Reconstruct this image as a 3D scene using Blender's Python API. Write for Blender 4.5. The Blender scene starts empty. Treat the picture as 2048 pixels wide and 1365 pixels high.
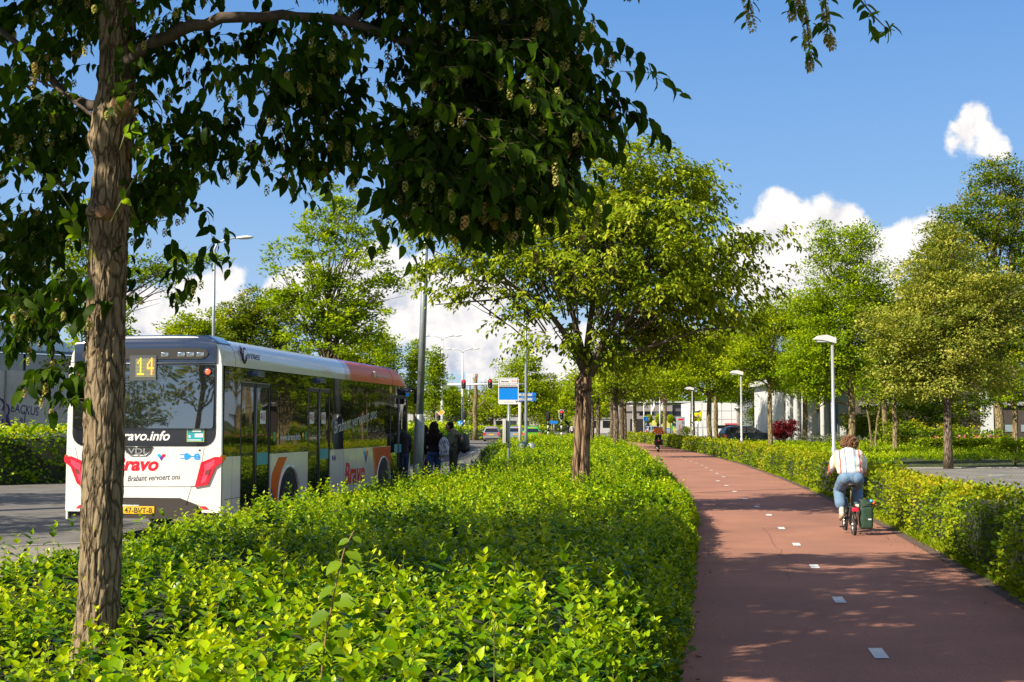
import bpy, bmesh, math, random
import numpy as np
from mathutils import Vector, Matrix
R = math.radians
scene = bpy.context.scene
COL = scene.collection

# ---------------------------------------------------------------- camera
H = 1.8                    # eye height
F = 2560.0                 # focal length in photo pixels (45 mm on 36 mm)
PITCH = math.atan((848 - 682.5) / F)
cam_d = bpy.data.cameras.new('camera')
cam_d.lens = 45.0; cam_d.sensor_width = 36.0
cam_d.clip_start = 0.1; cam_d.clip_end = 5000
cam = bpy.data.objects.new('camera', cam_d); COL.objects.link(cam)
cam.location = (0, 0, H); cam.rotation_euler = (R(90) + PITCH, 0, 0)
scene.camera = cam

CP, SP = math.cos(PITCH), math.sin(PITCH)
def ray(px, py):
    a = (px - 1024) / F; b = -(py - 682.5) / F
    return Vector((a, CP - b * SP, SP + b * CP))
def at(px, py, Y):
    d = ray(px, py); k = Y / d.y
    return Vector((d.x * k, Y, H + d.z * k))
def gnd(px, py, z=0.0):
    d = ray(px, py); k = (z - H) / d.z
    return Vector((d.x * k, d.y * k, z))

# ---------------------------------------------------------------- light
SUN_EL = 38.0
SUN_V = Vector((-0.82, -0.57, 0)).normalized() * math.cos(R(SUN_EL)) + Vector((0, 0, math.sin(R(SUN_EL))))
sd = bpy.data.lights.new('sun', 'SUN'); sd.energy = 5.0; sd.angle = R(0.53); sd.color = (1.0, 0.90, 0.72)
so = bpy.data.objects.new('sun', sd); COL.objects.link(so)
so.rotation_euler = SUN_V.to_track_quat('Z', 'Y').to_euler()
scene.view_settings.view_transform = 'Standard'; scene.view_settings.look = 'None'
scene.view_settings.exposure = 1.0; scene.view_settings.gamma = 1.0
scene.view_settings.use_curve_mapping = False
scene.cycles.max_bounces = 6; scene.cycles.diffuse_bounces = 3; scene.cycles.glossy_bounces = 3
scene.cycles.transmission_bounces = 4; scene.cycles.transparent_max_bounces = 6
scene.cycles.sample_clamp_indirect = 6.0

# ---------------------------------------------------------------- sky and clouds
w = bpy.data.worlds.new('World'); scene.world = w; w.use_nodes = True
nt = w.node_tree; nt.nodes.clear()
def N(t, **kw):
    n = nt.nodes.new(t)
    for k, v in kw.items(): setattr(n, k, v)
    return n
def MA(op, a, b=None, c=None, clamp=False):
    n = N('ShaderNodeMath', operation=op, use_clamp=clamp)
    for i, v in enumerate((a, b, c)):
        if v is None: continue
        if isinstance(v, (int, float)): n.inputs[i].default_value = v
        else: nt.links.new(v, n.inputs[i])
    return n.outputs[0]
def MIXC(f, a, b):
    n = N('ShaderNodeMix', data_type='RGBA')
    for i, v in ((0, f), (6, a), (7, b)):
        if isinstance(v, (int, float)): n.inputs[i].default_value = v
        elif isinstance(v, tuple): n.inputs[i].default_value = v
        else: nt.links.new(v, n.inputs[i])
    return n.outputs[2]
sky = N('ShaderNodeTexSky', sky_type='NISHITA', sun_disc=False)
sky.sun_elevation = R(SUN_EL); sky.sun_rotation = math.atan2(SUN_V.x, SUN_V.y)
sky.air_density = 1.0; sky.dust_density = 0.3; sky.ozone_density = 2.0; sky.altitude = 0
bg = N('ShaderNodeBackground'); bg.inputs[1].default_value = 0.06
hs = N('ShaderNodeHueSaturation'); hs.inputs['Saturation'].default_value = 1.12
nt.links.new(sky.outputs[0], hs.inputs['Color']); nt.links.new(hs.outputs[0], bg.inputs[0])
# clear-air blue of that afternoon, by elevation, mixed with the physical sky
tc0 = N('ShaderNodeTexCoord'); s0 = N('ShaderNodeSeparateXYZ'); nt.links.new(tc0.outputs['Generated'], s0.inputs[0])
rb = N('ShaderNodeValToRGB'); nt.links.new(s0.outputs[2], rb.inputs[0])
el_ = rb.color_ramp.elements; el_[0].position = 0.0; el_[0].color = (0.50, 0.64, 0.82, 1); el_[1].position = 1.0; el_[1].color = (0.03, 0.10, 0.34, 1)
el_.new(0.07).color = (0.40, 0.58, 0.84, 1); el_.new(0.17).color = (0.25, 0.47, 0.83, 1); el_.new(0.33).color = (0.13, 0.34, 0.76, 1); el_.new(0.6).color = (0.05, 0.16, 0.45, 1)
bg2 = N('ShaderNodeBackground'); nt.links.new(rb.outputs[0], bg2.inputs[0]); bg2.inputs[1].default_value = 0.54
mbk_ = N('ShaderNodeMixShader'); mbk_.inputs[0].default_value = 0.8; nt.links.new(bg.outputs[0], mbk_.inputs[1]); nt.links.new(bg2.outputs[0], mbk_.inputs[2])
tc = N('ShaderNodeTexCoord'); sx = N('ShaderNodeSeparateXYZ'); nt.links.new(tc.outputs['Generated'], sx.inputs[0])
ay = MA('MAXIMUM', MA('ABSOLUTE', sx.outputs[1]), 0.05)
U = MA('DIVIDE', sx.outputs[0], ay); V = MA('DIVIDE', sx.outputs[2], ay)
uv = N('ShaderNodeCombineXYZ'); nt.links.new(U, uv.inputs[0]); nt.links.new(V, uv.inputs[1])
behind = MA('LESS_THAN', sx.outputs[1], 0.0); nt.links.new(MA('MULTIPLY', behind, 7.0), uv.inputs[2])
def NOISE(scale, det, rough, off=(0, 0, 0)):
    m = N('ShaderNodeVectorMath', operation='ADD'); nt.links.new(uv.outputs[0], m.inputs[0]); m.inputs[1].default_value = off
    n = N('ShaderNodeTexNoise'); n.inputs['Scale'].default_value = scale; n.inputs['Detail'].default_value = det
    n.inputs['Roughness'].default_value = rough; nt.links.new(m.outputs[0], n.inputs['Vector'])
    return n
nz1 = NOISE(20, 10, 0.60)
lumps = [(1560,445,60),(1618,475,75),(1500,490,62),(1690,470,46),(1745,520,62),(1805,490,50),(1850,480,50),(1580,560,110),(1720,580,90),(1470,540,60),(1640,410,22),
         (470,560,34),(432,592,46),(375,615,55),(300,645,66),(460,618,46),(240,640,60),(420,660,60),
         (760,560,72),(620,585,62),(850,545,52),(905,600,66),(690,610,80),(560,590,40),(980,590,50),(800,625,70),
         (960,700,62),(1040,705,66),(1120,725,58),(895,715,44),(1000,680,50),(1180,720,60),(1080,670,40),
         (1948,244,27),(1934,264,30),(1962,264,24),(1910,288,21),(1938,288,27),(1968,294,22),(2000,300,20)]
dmin = None
for (px, py, r) in lumps:
    d = ray(px, py); u0, v0 = d.x / d.y, d.z / d.y
    dist = N('ShaderNodeVectorMath', operation='DISTANCE')
    nt.links.new(uv.outputs[0], dist.inputs[0]); dist.inputs[1].default_value = (u0, v0, 0)
    q = MA('SUBTRACT', dist.outputs['Value'], r / F)          # signed distance
    dmin = q if dmin is None else MA('SMOOTH_MIN', dmin, q, 0.011)
disp = MA('MULTIPLY', MA('SUBTRACT', nz1.outputs[0], 0.5), 0.045)
sdn = MA('ADD', dmin, disp)
mask = MA('SMOOTHSTEP', 0, 0) if False else None
mr = N('ShaderNodeMapRange', interpolation_type='SMOOTHSTEP'); nt.links.new(sdn, mr.inputs[0])
mr.inputs[1].default_value = 0.0030; mr.inputs[2].default_value = -0.0045; mr.inputs[3].default_value = 0; mr.inputs[4].default_value = 1
# clouds elsewhere in the sky (seen only in reflections)
nzb = NOISE(2.2, 8, 0.55, (3.1, 1.7, 0))
mb = N('ShaderNodeMapRange', interpolation_type='SMOOTHSTEP'); nt.links.new(nzb.outputs[0], mb.inputs[0])
mb.inputs[1].default_value = 0.48; mb.inputs[2].default_value = 0.58
far_u = MA('GREATER_THAN', MA('ABSOLUTE', U), 0.62)
mask = MA('MAXIMUM', mr.outputs[0], MA('MULTIPLY', mb.outputs[0], MA('MAXIMUM', behind, far_u)))
mask = MA('MULTIPLY', mask, MA('GREATER_THAN', sx.outputs[2], 0.0))
# billows: noise difference towards the light
nza = NOISE(20, 7, 0.58, (0, 0, 2)); nzc = NOISE(20, 7, 0.58, (-0.008, 0.010, 2))
lit = MA('MULTIPLY', MA('SUBTRACT', nza.outputs[0], nzc.outputs[0]), 3.2)
nzl = NOISE(9, 4, 0.5, (5, 2, 1))
base = MA('ADD', MA('MULTIPLY', nzl.outputs[0], 0.55), 0.40)
hgt = N('ShaderNodeMapRange'); nt.links.new(V, hgt.inputs[0]); hgt.inputs[1].default_value = 0.03; hgt.inputs[2].default_value = 0.15
hgt.inputs[3].default_value = -0.16; hgt.inputs[4].default_value = 0.28
edge = N('ShaderNodeMapRange'); nt.links.new(sdn, edge.inputs[0]); edge.inputs[1].default_value = -0.02; edge.inputs[2].default_value = 0.0
edge.inputs[3].default_value = 0.0; edge.inputs[4].default_value = 0.14
lum = MA('ADD', MA('ADD', MA('ADD', base, lit), hgt.outputs[0]), edge.outputs[0], None, True)
cr = N('ShaderNodeValToRGB'); nt.links.new(lum, cr.inputs[0])
e = cr.color_ramp.elements; e[0].position = 0.15; e[0].color = (0.50, 0.56, 0.68, 1); e[1].position = 0.95; e[1].color = (1.0, 0.965, 0.93, 1)
m2 = cr.color_ramp.elements.new(0.5); m2.color = (0.78, 0.77, 0.80, 1)
cbg = N('ShaderNodeBackground'); nt.links.new(cr.outputs[0], cbg.inputs[0]); cbg.inputs[1].default_value = 0.54
ms = N('ShaderNodeMixShader'); nt.links.new(mask, ms.inputs[0]); nt.links.new(mbk_.outputs[0], ms.inputs[1]); nt.links.new(cbg.outputs[0], ms.inputs[2])
wo = N('ShaderNodeOutputWorld'); nt.links.new(ms.outputs[0], wo.inputs[0])
# ---------------------------------------------------------------- helpers
rng = np.random.default_rng(11)
random.seed(4)
def tag(o, label=None, cat=None, group=None, kind=None):
    if label: o['label'] = label
    if cat: o['category'] = cat
    if group: o['group'] = group
    if kind: o['kind'] = kind
    return o
def empty(name, loc, rz=0, label=None, cat=None, group=None):
    o = bpy.data.objects.new(name, None); COL.objects.link(o)
    o.location = loc; o.rotation_euler = (0, 0, rz); o.empty_display_size = 0.2
    return tag(o, label, cat, group)
def copy_tree(o, parent=None):
    c = o.copy(); COL.objects.link(c)
    if parent: c.parent = parent
    for ch in list(o.children): copy_tree(ch, c)
    return c

KA = 0.76      # all base colours are set for the exposure above
def mat(name, col, rough=0.6, metal=0.0, spec=0.5, bump=0.0, bscale=40, var=0.0, vscale=6, emit=None, estr=1.0, coat=0.0, vcol=None):
    col = tuple(c*KA for c in col); vcol = tuple(c*KA for c in vcol) if vcol else None
    if emit: estr = estr*0.78
    m = bpy.data.materials.new(name); m.use_nodes = True
    t = m.node_tree; b = t.nodes['Principled BSDF']
    b.inputs['Base Color'].default_value = (*col, 1); b.inputs['Roughness'].default_value = rough
    b.inputs['Metallic'].default_value = metal; b.inputs['Specular IOR Level'].default_value = spec
    if coat: b.inputs['Coat Weight'].default_value = coat; b.inputs['Coat Roughness'].default_value = 0.03
    if emit: b.inputs['Emission Color'].default_value = (*emit, 1); b.inputs['Emission Strength'].default_value = estr
    tcn = t.nodes.new('ShaderNodeTexCoord')
    if var > 0:
        n = t.nodes.new('ShaderNodeTexNoise'); n.inputs['Scale'].default_value = vscale; n.inputs['Detail'].default_value = 6
        n.inputs['Roughness'].default_value = 0.6
        t.links.new(tcn.outputs['Object'], n.inputs['Vector'])
        r = t.nodes.new('ShaderNodeValToRGB'); t.links.new(n.outputs[0], r.inputs[0])
        c2 = vcol if vcol else tuple(min(1, c * (1 + var)) for c in col)
        r.color_ramp.elements[0].position = 0.3; r.color_ramp.elements[1].position = 0.7
        r.color_ramp.elements[0].color = (*[c * (1 - var) for c in col], 1); r.color_ramp.elements[1].color = (*c2, 1)
        t.links.new(r.outputs[0], b.inputs['Base Color'])
    if bump > 0:
        n = t.nodes.new('ShaderNodeTexNoise'); n.inputs['Scale'].default_value = bscale; n.inputs['Detail'].default_value = 5
        t.links.new(tcn.outputs['Object'], n.inputs['Vector'])
        bp = t.nodes.new('ShaderNodeBump'); bp.inputs['Strength'].default_value = bump; bp.inputs['Distance'].default_value = 0.01
        t.links.new(n.outputs[0], bp.inputs['Height']); t.links.new(bp.outputs[0], b.inputs['Normal'])
    return m

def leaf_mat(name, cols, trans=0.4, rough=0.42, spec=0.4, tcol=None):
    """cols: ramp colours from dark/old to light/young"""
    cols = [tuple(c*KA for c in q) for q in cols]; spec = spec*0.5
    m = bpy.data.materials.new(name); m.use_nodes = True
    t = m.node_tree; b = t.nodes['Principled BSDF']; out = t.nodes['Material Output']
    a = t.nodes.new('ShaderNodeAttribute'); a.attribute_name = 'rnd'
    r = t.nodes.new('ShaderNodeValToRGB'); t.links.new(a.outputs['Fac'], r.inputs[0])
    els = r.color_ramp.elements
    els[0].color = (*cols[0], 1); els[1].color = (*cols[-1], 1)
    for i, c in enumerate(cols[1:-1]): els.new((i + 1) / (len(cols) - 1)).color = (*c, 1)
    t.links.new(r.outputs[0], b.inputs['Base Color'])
    b.inputs['Roughness'].default_value = rough; b.inputs['Specular IOR Level'].default_value = spec
    tr = t.nodes.new('ShaderNodeBsdfTranslucent')
    mx = t.nodes.new('ShaderNodeMix'); mx.data_type = 'RGBA'; mx.blend_type = 'MULTIPLY'; mx.inputs[0].default_value = 1
    t.links.new(r.outputs[0], mx.inputs[6]); mx.inputs[7].default_value = (*(tcol or (1.6, 1.5, 0.5)), 1)
    t.links.new(mx.outputs[2], tr.inputs[0])
    ms = t.nodes.new('ShaderNodeMixShader'); ms.inputs[0].default_value = trans
    t.links.new(b.outputs[0], ms.inputs[1]); t.links.new(tr.outputs[0], ms.inputs[2]); t.links.new(ms.outputs[0], out.inputs[0])
    return m

def np_mesh(name, V, Fc, mats, parent=None, rnd=None, smooth=False, midx=None):
    """V (n,3); Fc (m,k) fixed-size faces"""
    me = bpy.data.meshes.new(name)
    V = np.asarray(V, dtype=np.float32); Fc = np.asarray(Fc, dtype=np.int32); k = Fc.shape[1]
    me.vertices.add(len(V)); me.vertices.foreach_set('co', V.ravel())
    me.loops.add(Fc.size); me.loops.foreach_set('vertex_index', Fc.ravel())
    me.polygons.add(len(Fc)); me.polygons.foreach_set('loop_start', np.arange(0, Fc.size, k, dtype=np.int32))
    if smooth: me.polygons.foreach_set('use_smooth', np.ones(len(Fc), dtype=bool))
    if midx is not None: me.polygons.foreach_set('material_index', np.asarray(midx, dtype=np.int32))
    if rnd is not None:
        at_ = me.attributes.new('rnd', 'FLOAT', 'POINT'); at_.data.foreach_set('value', np.asarray(rnd, dtype=np.float32))
    me.update(calc_edges=True)
    for m in (mats if isinstance(mats, (list, tuple)) else [mats]): me.materials.append(m)
    o = bpy.data.objects.new(name, me); COL.objects.link(o)
    if parent is not None: o.parent = parent
    return o

def nrm(a): return a / np.maximum(np.linalg.norm(a, axis=1, keepdims=True), 1e-9)
def leaf_arrays(P, D, Nn, L, Wd, rnd, fold=0.35, curl=0.2, detail=1):
    D = nrm(D); S = nrm(np.cross(D, Nn)); N2 = np.cross(S, D)
    L = np.asarray(L)[:, None]; Wd = np.asarray(Wd)[:, None]; n = len(P)
    if detail == 2:
        up = N2 * Wd * 0.5 * fold; c_ = N2 * L * curl
        m1 = P + D * L * 0.33 + c_ * 0.10; m2 = P + D * L * 0.68; tp = P + D * L - c_ * 0.5
        def pr(t, w_, q): return P + D * L * t + S * Wd * w_ + up - c_ * q, P + D * L * t - S * Wd * w_ + up - c_ * q
        l1, r1 = pr(0.16, 0.34, 0.0); l2, r2 = pr(0.42, 0.50, 0.02); l3, r3 = pr(0.72, 0.34, 0.16)
        V = np.stack([P, m1, m2, tp, l1, l2, l3, r1, r2, r3], 1).reshape(-1, 3)
        f = np.array([[0,1,4],[1,5,4],[1,2,5],[2,6,5],[2,3,6],[0,7,1],[1,7,8],[1,8,2],[2,8,9],[2,9,3]]); k = 10
    elif detail:
        m = P + D * L * 0.5 + N2 * L * curl * 0.15
        tp = P + D * L - N2 * L * curl * 0.5
        up = N2 * Wd * 0.5 * fold
        l1 = P + D * L * 0.28 + S * Wd * 0.44 + up; r1 = P + D * L * 0.28 - S * Wd * 0.44 + up
        l2 = P + D * L * 0.62 + S * Wd * 0.42 + up - N2 * L * curl * 0.12; r2 = P + D * L * 0.62 - S * Wd * 0.42 + up - N2 * L * curl * 0.12
        V = np.stack([P, m, tp, l1, l2, r1, r2], 1).reshape(-1, 3)
        f = np.array([[0,1,3],[1,4,3],[1,2,4],[0,5,1],[1,5,6],[1,6,2]]); k = 7
    else:
        up = N2 * Wd * 0.5 * fold
        tp = P + D * L - N2 * L * curl * 0.3
        l = P + D * L * 0.45 + S * Wd * 0.5 + up; r = P + D * L * 0.45 - S * Wd * 0.5 + up
        V = np.stack([P, l, tp, r], 1).reshape(-1, 3)
        f = np.array([[0,2,1],[0,3,2]]); k = 4
    Fc = (f[None] + (np.arange(n) * k)[:, None, None]).reshape(-1, 3)
    return V, Fc, np.repeat(rnd, k)
def leaves(name, P, D, Nn, L, Wd, rnd, m, parent=None, **kw):
    V, Fc, rr = leaf_arrays(P, D, Nn, L, Wd, rnd, **kw)
    return np_mesh(name, V, Fc, m, parent, rnd=rr)

# cheap smooth value noise
_h = rng.random(4096)
def vnoise(x, y, z=0.0):
    x = np.asarray(x, float); y = np.asarray(y, float); z = np.asarray(z, float) + np.zeros_like(x)
    xi = np.floor(x).astype(int); yi = np.floor(y).astype(int); zi = np.floor(z).astype(int)
    fx = x - xi; fy = y - yi; fz = z - zi
    fx = fx*fx*(3-2*fx); fy = fy*fy*(3-2*fy); fz = fz*fz*(3-2*fz)
    def hh(a, b, c): return _h[(a * 73 + b * 619 + c * 1301 + (a * b) % 97) & 4095]
    r = 0
    for dx in (0, 1):
        for dy in (0, 1):
            for dz in (0, 1):
                r = r + hh(xi+dx, yi+dy, zi+dz) * (fx if dx else 1-fx) * (fy if dy else 1-fy) * (fz if dz else 1-fz)
    return r
def fbm(x, y, z=0.0, o=4):
    r = 0; a = 0.5; s = 1
    for i in range(o):
        r = r + a * (vnoise(np.asarray(x)*s + 17*i, np.asarray(y)*s, np.asarray(z)*s) - 0.5); a *= 0.5; s *= 2
    return r

class MB:
    """collects primitives with material slots into ONE mesh"""
    def __init__(s): s.v = []; s.f = []; s.m = []; s.sm = []
    def add(s, vs, fs, mi=0, sm=False):
        o = len(s.v); s.v += [tuple(v) for v in vs]
        s.f += [tuple(i + o for i in f) for f in fs]; s.m += [mi] * len(fs); s.sm += [sm] * len(fs); return s
    def box(s, x0, x1, y0, y1, z0, z1, mi=0, bev=0.0, M=None):
        bm = bmesh.new(); bmesh.ops.create_cube(bm, size=1)
        for v in bm.verts: v.co = Vector(((x0+x1)/2 + v.co.x*(x1-x0), (y0+y1)/2 + v.co.y*(y1-y0), (z0+z1)/2 + v.co.z*(z1-z0)))
        if bev > 0: bmesh.ops.bevel(bm, geom=bm.edges[:], offset=bev, segments=2, affect='EDGES', profile=0.6)
        if M is not None: bmesh.ops.transform(bm, matrix=M, verts=bm.verts)
        bm.verts.index_update()
        s.add([v.co for v in bm.verts], [[v.index for v in f.verts] for f in bm.faces], mi, bev > 0); bm.free(); return s
    def tube(s, pts, rad, n=10, mi=0, cap=True, sm=True):
        pts = [Vector(p) for p in pts]
        if isinstance(rad, (int, float)): rad = [rad] * len(pts)
        vs = []; up = None
        for i, p in enumerate(pts):
            d = (pts[min(i+1, len(pts)-1)] - pts[max(i-1, 0)]).normalized()
            if up is None:
                up = Vector((0, 0, 1)) if abs(d.z) < 0.9 else Vector((1, 0, 0))
            a = d.cross(up).normalized(); up = a.cross(d).normalized()
            for k in range(n):
                t = 2*math.pi*k/n
                vs.append(p + (a*math.cos(t) + up*math.sin(t)) * rad[i])
        fs = []
        for i in range(len(pts)-1):
            for k in range(n):
                fs.append((i*n+k, i*n+(k+1) % n, (i+1)*n+(k+1) % n, (i+1)*n+k))
        if cap: fs.append(tuple(range(n))); fs.append(tuple(reversed(range((len(pts)-1)*n, len(pts)*n))))
        return s.add(vs, fs, mi, sm)
    def ell(s, c, r, mi=0, seg=16, rings=10, M=None):
        vs = []; fs = []
        for i in range(rings+1):
            ph = math.pi*i/rings
            for k in range(seg):
                t = 2*math.pi*k/seg
                v = Vector((math.sin(ph)*math.cos(t)*r[0], math.sin(ph)*math.sin(t)*r[1], math.cos(ph)*r[2]))
                if M is not None: v = M @ v
                vs.append(v + Vector(c))
        for i in range(rings):
            for k in range(seg): fs.append((i*seg+k, (i+1)*seg+k, (i+1)*seg+(k+1) % seg, i*seg+(k+1) % seg))
        return s.add(vs, fs, mi, True)
    def prism(s, poly, axis, a, b, mi=0):
        """poly of 2-D points extruded along axis ('x','y','z') from a to b"""
        def P(p, t): return {'x': (t, p[0], p[1]), 'y': (p[0], t, p[1]), 'z': (p[0], p[1], t)}[axis]
        n = len(poly); vs = [P(p, a) for p in poly] + [P(p, b) for p in poly]
        fs = [tuple(range(n)), tuple(reversed(range(n, 2*n)))] + [(i, (i+1) % n, n+(i+1) % n, n+i) for i in range(n)]
        return s.add(vs, fs, mi)
    def lathe(s, prof, c=(0, 0, 0), n=20, mi=0, axis='z', arc=(0, 2*math.pi)):
        vs = []; m = len(prof)
        for k in range(n):
            t = 2*math.pi*k/n
            for (r, h) in prof:
                p = {'z': (r*math.cos(t), r*math.sin(t), h), 'x': (h, r*math.cos(t), r*math.sin(t)), 'y': (r*math.cos(t), h, r*math.sin(t))}[axis]
                vs.append(Vector(p) + Vector(c))
        fs = [(k*m+j, ((k+1) % n)*m+j, ((k+1) % n)*m+j+1, k*m+j+1) for k in range(n) for j in range(m-1)]
        return s.add(vs, fs, mi, True)
    def build(s, name, mats, parent=None, fixn=True):
        me = bpy.data.meshes.new(name); me.from_pydata(s.v, [], s.f)
        for m in (mats if isinstance(mats, (list, tuple)) else [mats]): me.materials.append(m)
        me.polygons.foreach_set('material_index', s.m); me.polygons.foreach_set('use_smooth', s.sm)
        if fixn:
            bm = bmesh.new(); bm.from_mesh(me); bmesh.ops.recalc_face_normals(bm, faces=bm.faces); bm.to_mesh(me); bm.free()
        me.update()
        o = bpy.data.objects.new(name, me); COL.objects.link(o)
        if parent is not None: o.parent = parent
        return o

def flat(name, poly, z, m, parent=None, thick=0.0, kind='structure'):
    """triangulated polygon sheet (world xy)"""
    bm = bmesh.new(); vs = [bm.verts.new((p[0], p[1], z)) for p in poly]; f = bm.faces.new(vs)
    if thick:
        r = bmesh.ops.extrude_face_region(bm, geom=[f]); 
        for v in r['geom']:
            if isinstance(v, bmesh.types.BMVert): v.co.z -= thick
    bmesh.ops.triangulate(bm, faces=bm.faces[:])
    bmesh.ops.recalc_face_normals(bm, faces=bm.faces)
    me = bpy.data.meshes.new(name); bm.to_mesh(me); bm.free(); me.materials.append(m)
    if not thick and me.polygons[0].normal.z < 0: me.flip_normals()
    o = bpy.data.objects.new(name, me); COL.objects.link(o)
    if parent is not None: o.parent = parent
    elif kind: o['kind'] = kind
    return o

def text(name, body, size, m, parent, loc, rot=(R(90), 0, 0), ext=0.001, shear=0.0, bold=0.0, sp=1.0, align='LEFT', sx=1.0):
    c = bpy.data.curves.new(name, 'FONT'); c.body = body; c.size = size; c.extrude = ext; c.shear = shear; c.offset = bold
    c.space_character = sp; c.align_x = align; c.resolution_u = 3
    t = bpy.data.objects.new('tmp', c); me = bpy.data.meshes.new_from_object(t)
    bpy.data.objects.remove(t); bpy.data.curves.remove(c)
    me.name = name; me.materials.clear(); me.materials.append(m)
    for p in me.polygons: p.material_index = 0
    o = bpy.data.objects.new(name, me); COL.objects.link(o); o.location = loc; o.rotation_euler = rot; o.scale = (sx, 1, 1)
    if parent is not None: o.parent = parent
    return o

def interp(y, tab):
    ys = [t[0] for t in tab]; xs = [t[1] for t in tab]
    return np.interp(y, ys, xs)
# ---------------------------------------------------------------- plan of the site (tables are (Y, X))
PATH_L = [(-6,-1.0),(3,0.1),(5,0.42),(8.9,1.07),(14.8,2.0),(22.8,3.2),(35,4.6),(56,6.4),(74,7.3),(94,7.9),(112,8.2),(140,7.8),(180,6.0)]
PATH_R = [(-6,3.0),(3,3.75),(6,4.1),(12.1,4.95),(16.3,5.62),(21.7,6.42),(30.3,7.55),(42,8.85),(56,10.1),(74,11.2),(94,11.9),(112,12.1),(140,11.6),(180,9.6)]
BED_L = [(-3,-5.2),(5,-4.9),(9,-4.6),(12,-4.0),(16.5,-3.72),(21,-2.95),(28,-1.85),(35,-1.0),(42,-0.75),(54,-0.7),(55,-1.55),(70,-1.1),(100,0.9),(112,2.2)]
KERB = [(-8,-60),(10,-26),(14.5,-18),(17,-9.2),(18.0,-6.7),(19.3,-4.6),(20.5,-4.15),(32,-2.2),(44,-1.5),(54,-1.9),(70,-1.35),(100,0.5),(120,2.0)]
FAR_L = [(33,-26),(37.5,-15),(46,-9),(56,-4.4),(75,-3.6),(100,-3.6),(122,-5.5)]

soil = mat('soil_grass', (0.045, 0.075, 0.02), 0.9, bump=0.6, bscale=12, var=0.5, vscale=0.8, vcol=(0.09, 0.11, 0.03))
asphalt = mat('asphalt', (0.15, 0.14, 0.125), 0.85, bump=0.35, bscale=120, var=0.25, vscale=1.2)
def red_asphalt():
    m = mat('red_asphalt', (0.372, 0.170, 0.108), 0.82, bump=0.5, bscale=260, var=0.2, vscale=0.6)
    t = m.node_tree; b = t.nodes['Principled BSDF']
    src = b.inputs['Base Color'].links[0].from_socket
    tcn = t.nodes.new('ShaderNodeTexCoord'); n = t.nodes.new('ShaderNodeTexNoise'); n.inputs['Scale'].default_value = 90; n.inputs['Detail'].default_value = 3
    t.links.new(tcn.outputs['Object'], n.inputs['Vector'])
    r = t.nodes.new('ShaderNodeValToRGB'); t.links.new(n.outputs[0], r.inputs[0])
    r.color_ramp.elements[0].position = 0.35; r.color_ramp.elements[0].color = (0.72, 0.72, 0.75, 1)
    r.color_ramp.elements[1].position = 0.65; r.color_ramp.elements[1].color = (1.22, 1.2, 1.18, 1)
    mx = t.nodes.new('ShaderNodeMix'); mx.data_type = 'RGBA'; mx.blend_type = 'MULTIPLY'; mx.inputs[0].default_value = 1
    t.links.new(src, mx.inputs[6]); t.links.new(r.outputs[0], mx.inputs[7]); t.links.new(mx.outputs[2], b.inputs['Base Color'])
    return m
redm = red_asphalt()
redkerb = mat('path_edge_dark', (0.12, 0.075, 0.06), 0.9, bump=0.5, bscale=200, var=0.3, vscale=6)
def brickpave(name, c1, c2, mortar, bw=0.2, bh=0.1, rot=0.0, msize=0.008):
    c1, c2, mortar = [tuple(c*KA for c in q) for q in (c1, c2, mortar)]
    m = bpy.data.materials.new(name); m.use_nodes = True; t = m.node_tree; b = t.nodes['Principled BSDF']
    tcn = t.nodes.new('ShaderNodeTexCoord'); mp = t.nodes.new('ShaderNodeMapping'); mp.inputs['Rotation'].default_value = (0, 0, rot)
    t.links.new(tcn.outputs['Object'], mp.inputs[0])
    k = t.nodes.new('ShaderNodeTexBrick'); t.links.new(mp.outputs[0], k.inputs['Vector'])
    k.inputs['Color1'].default_value = (*c1, 1); k.inputs['Color2'].default_value = (*c2, 1); k.inputs['Mortar'].default_value = (*mortar, 1)
    k.inputs['Scale'].default_value = 1.0; k.inputs['Brick Width'].default_value = bw; k.inputs['Row Height'].default_value = bh
    k.inputs['Mortar Size'].default_value = msize; k.inputs['Bias'].default_value = 0.0
    n = t.nodes.new('ShaderNodeTexNoise'); n.inputs['Scale'].default_value = 0.7; n.inputs['Detail'].default_value = 6; t.links.new(tcn.outputs['Object'], n.inputs['Vector'])
    r = t.nodes.new('ShaderNodeValToRGB'); t.links.new(n.outputs[0], r.inputs[0]); r.color_ramp.elements[0].position = 0.3; r.color_ramp.elements[1].position = 0.7
    r.color_ramp.elements[0].color = (0.7, 0.7, 0.7, 1); r.color_ramp.elements[1].color = (1.15, 1.12, 1.08, 1)
    mx = t.nodes.new('ShaderNodeMix'); mx.data_type = 'RGBA'; mx.blend_type = 'MULTIPLY'; mx.inputs[0].default_value = 1
    t.links.new(k.outputs[0], mx.inputs[6]); t.links.new(r.outputs[0], mx.inputs[7]); t.links.new(mx.outputs[2], b.inputs['Base Color'])
    bp = t.nodes.new('ShaderNodeBump'); bp.inputs['Strength'].default_value = 0.5; bp.inputs['Distance'].default_value = 0.01
    t.links.new(k.outputs['Fac'], bp.inputs['Height']); bp.invert = True; t.links.new(bp.outputs[0], b.inputs['Normal'])
    b.inputs['Roughness'].default_value = 0.85
    return m
pave = brickpave('pavement_tiles', (0.30, 0.265, 0.22), (0.25, 0.225, 0.19), (0.14, 0.13, 0.11), 0.3, 0.3)
lot = brickpave('grey_brick_paving', (0.27, 0.26, 0.245), (0.21, 0.205, 0.195), (0.10, 0.095, 0.085), 0.2, 0.1, 0.4)
kerbm = mat('kerb_concrete', (0.42, 0.40, 0.36), 0.8, bump=0.3, bscale=60, var=0.15, vscale=4)
paint = mat('road_paint', (0.72, 0.72, 0.70), 0.6, bump=0.3, bscale=90, var=0.12, vscale=20)

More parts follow.
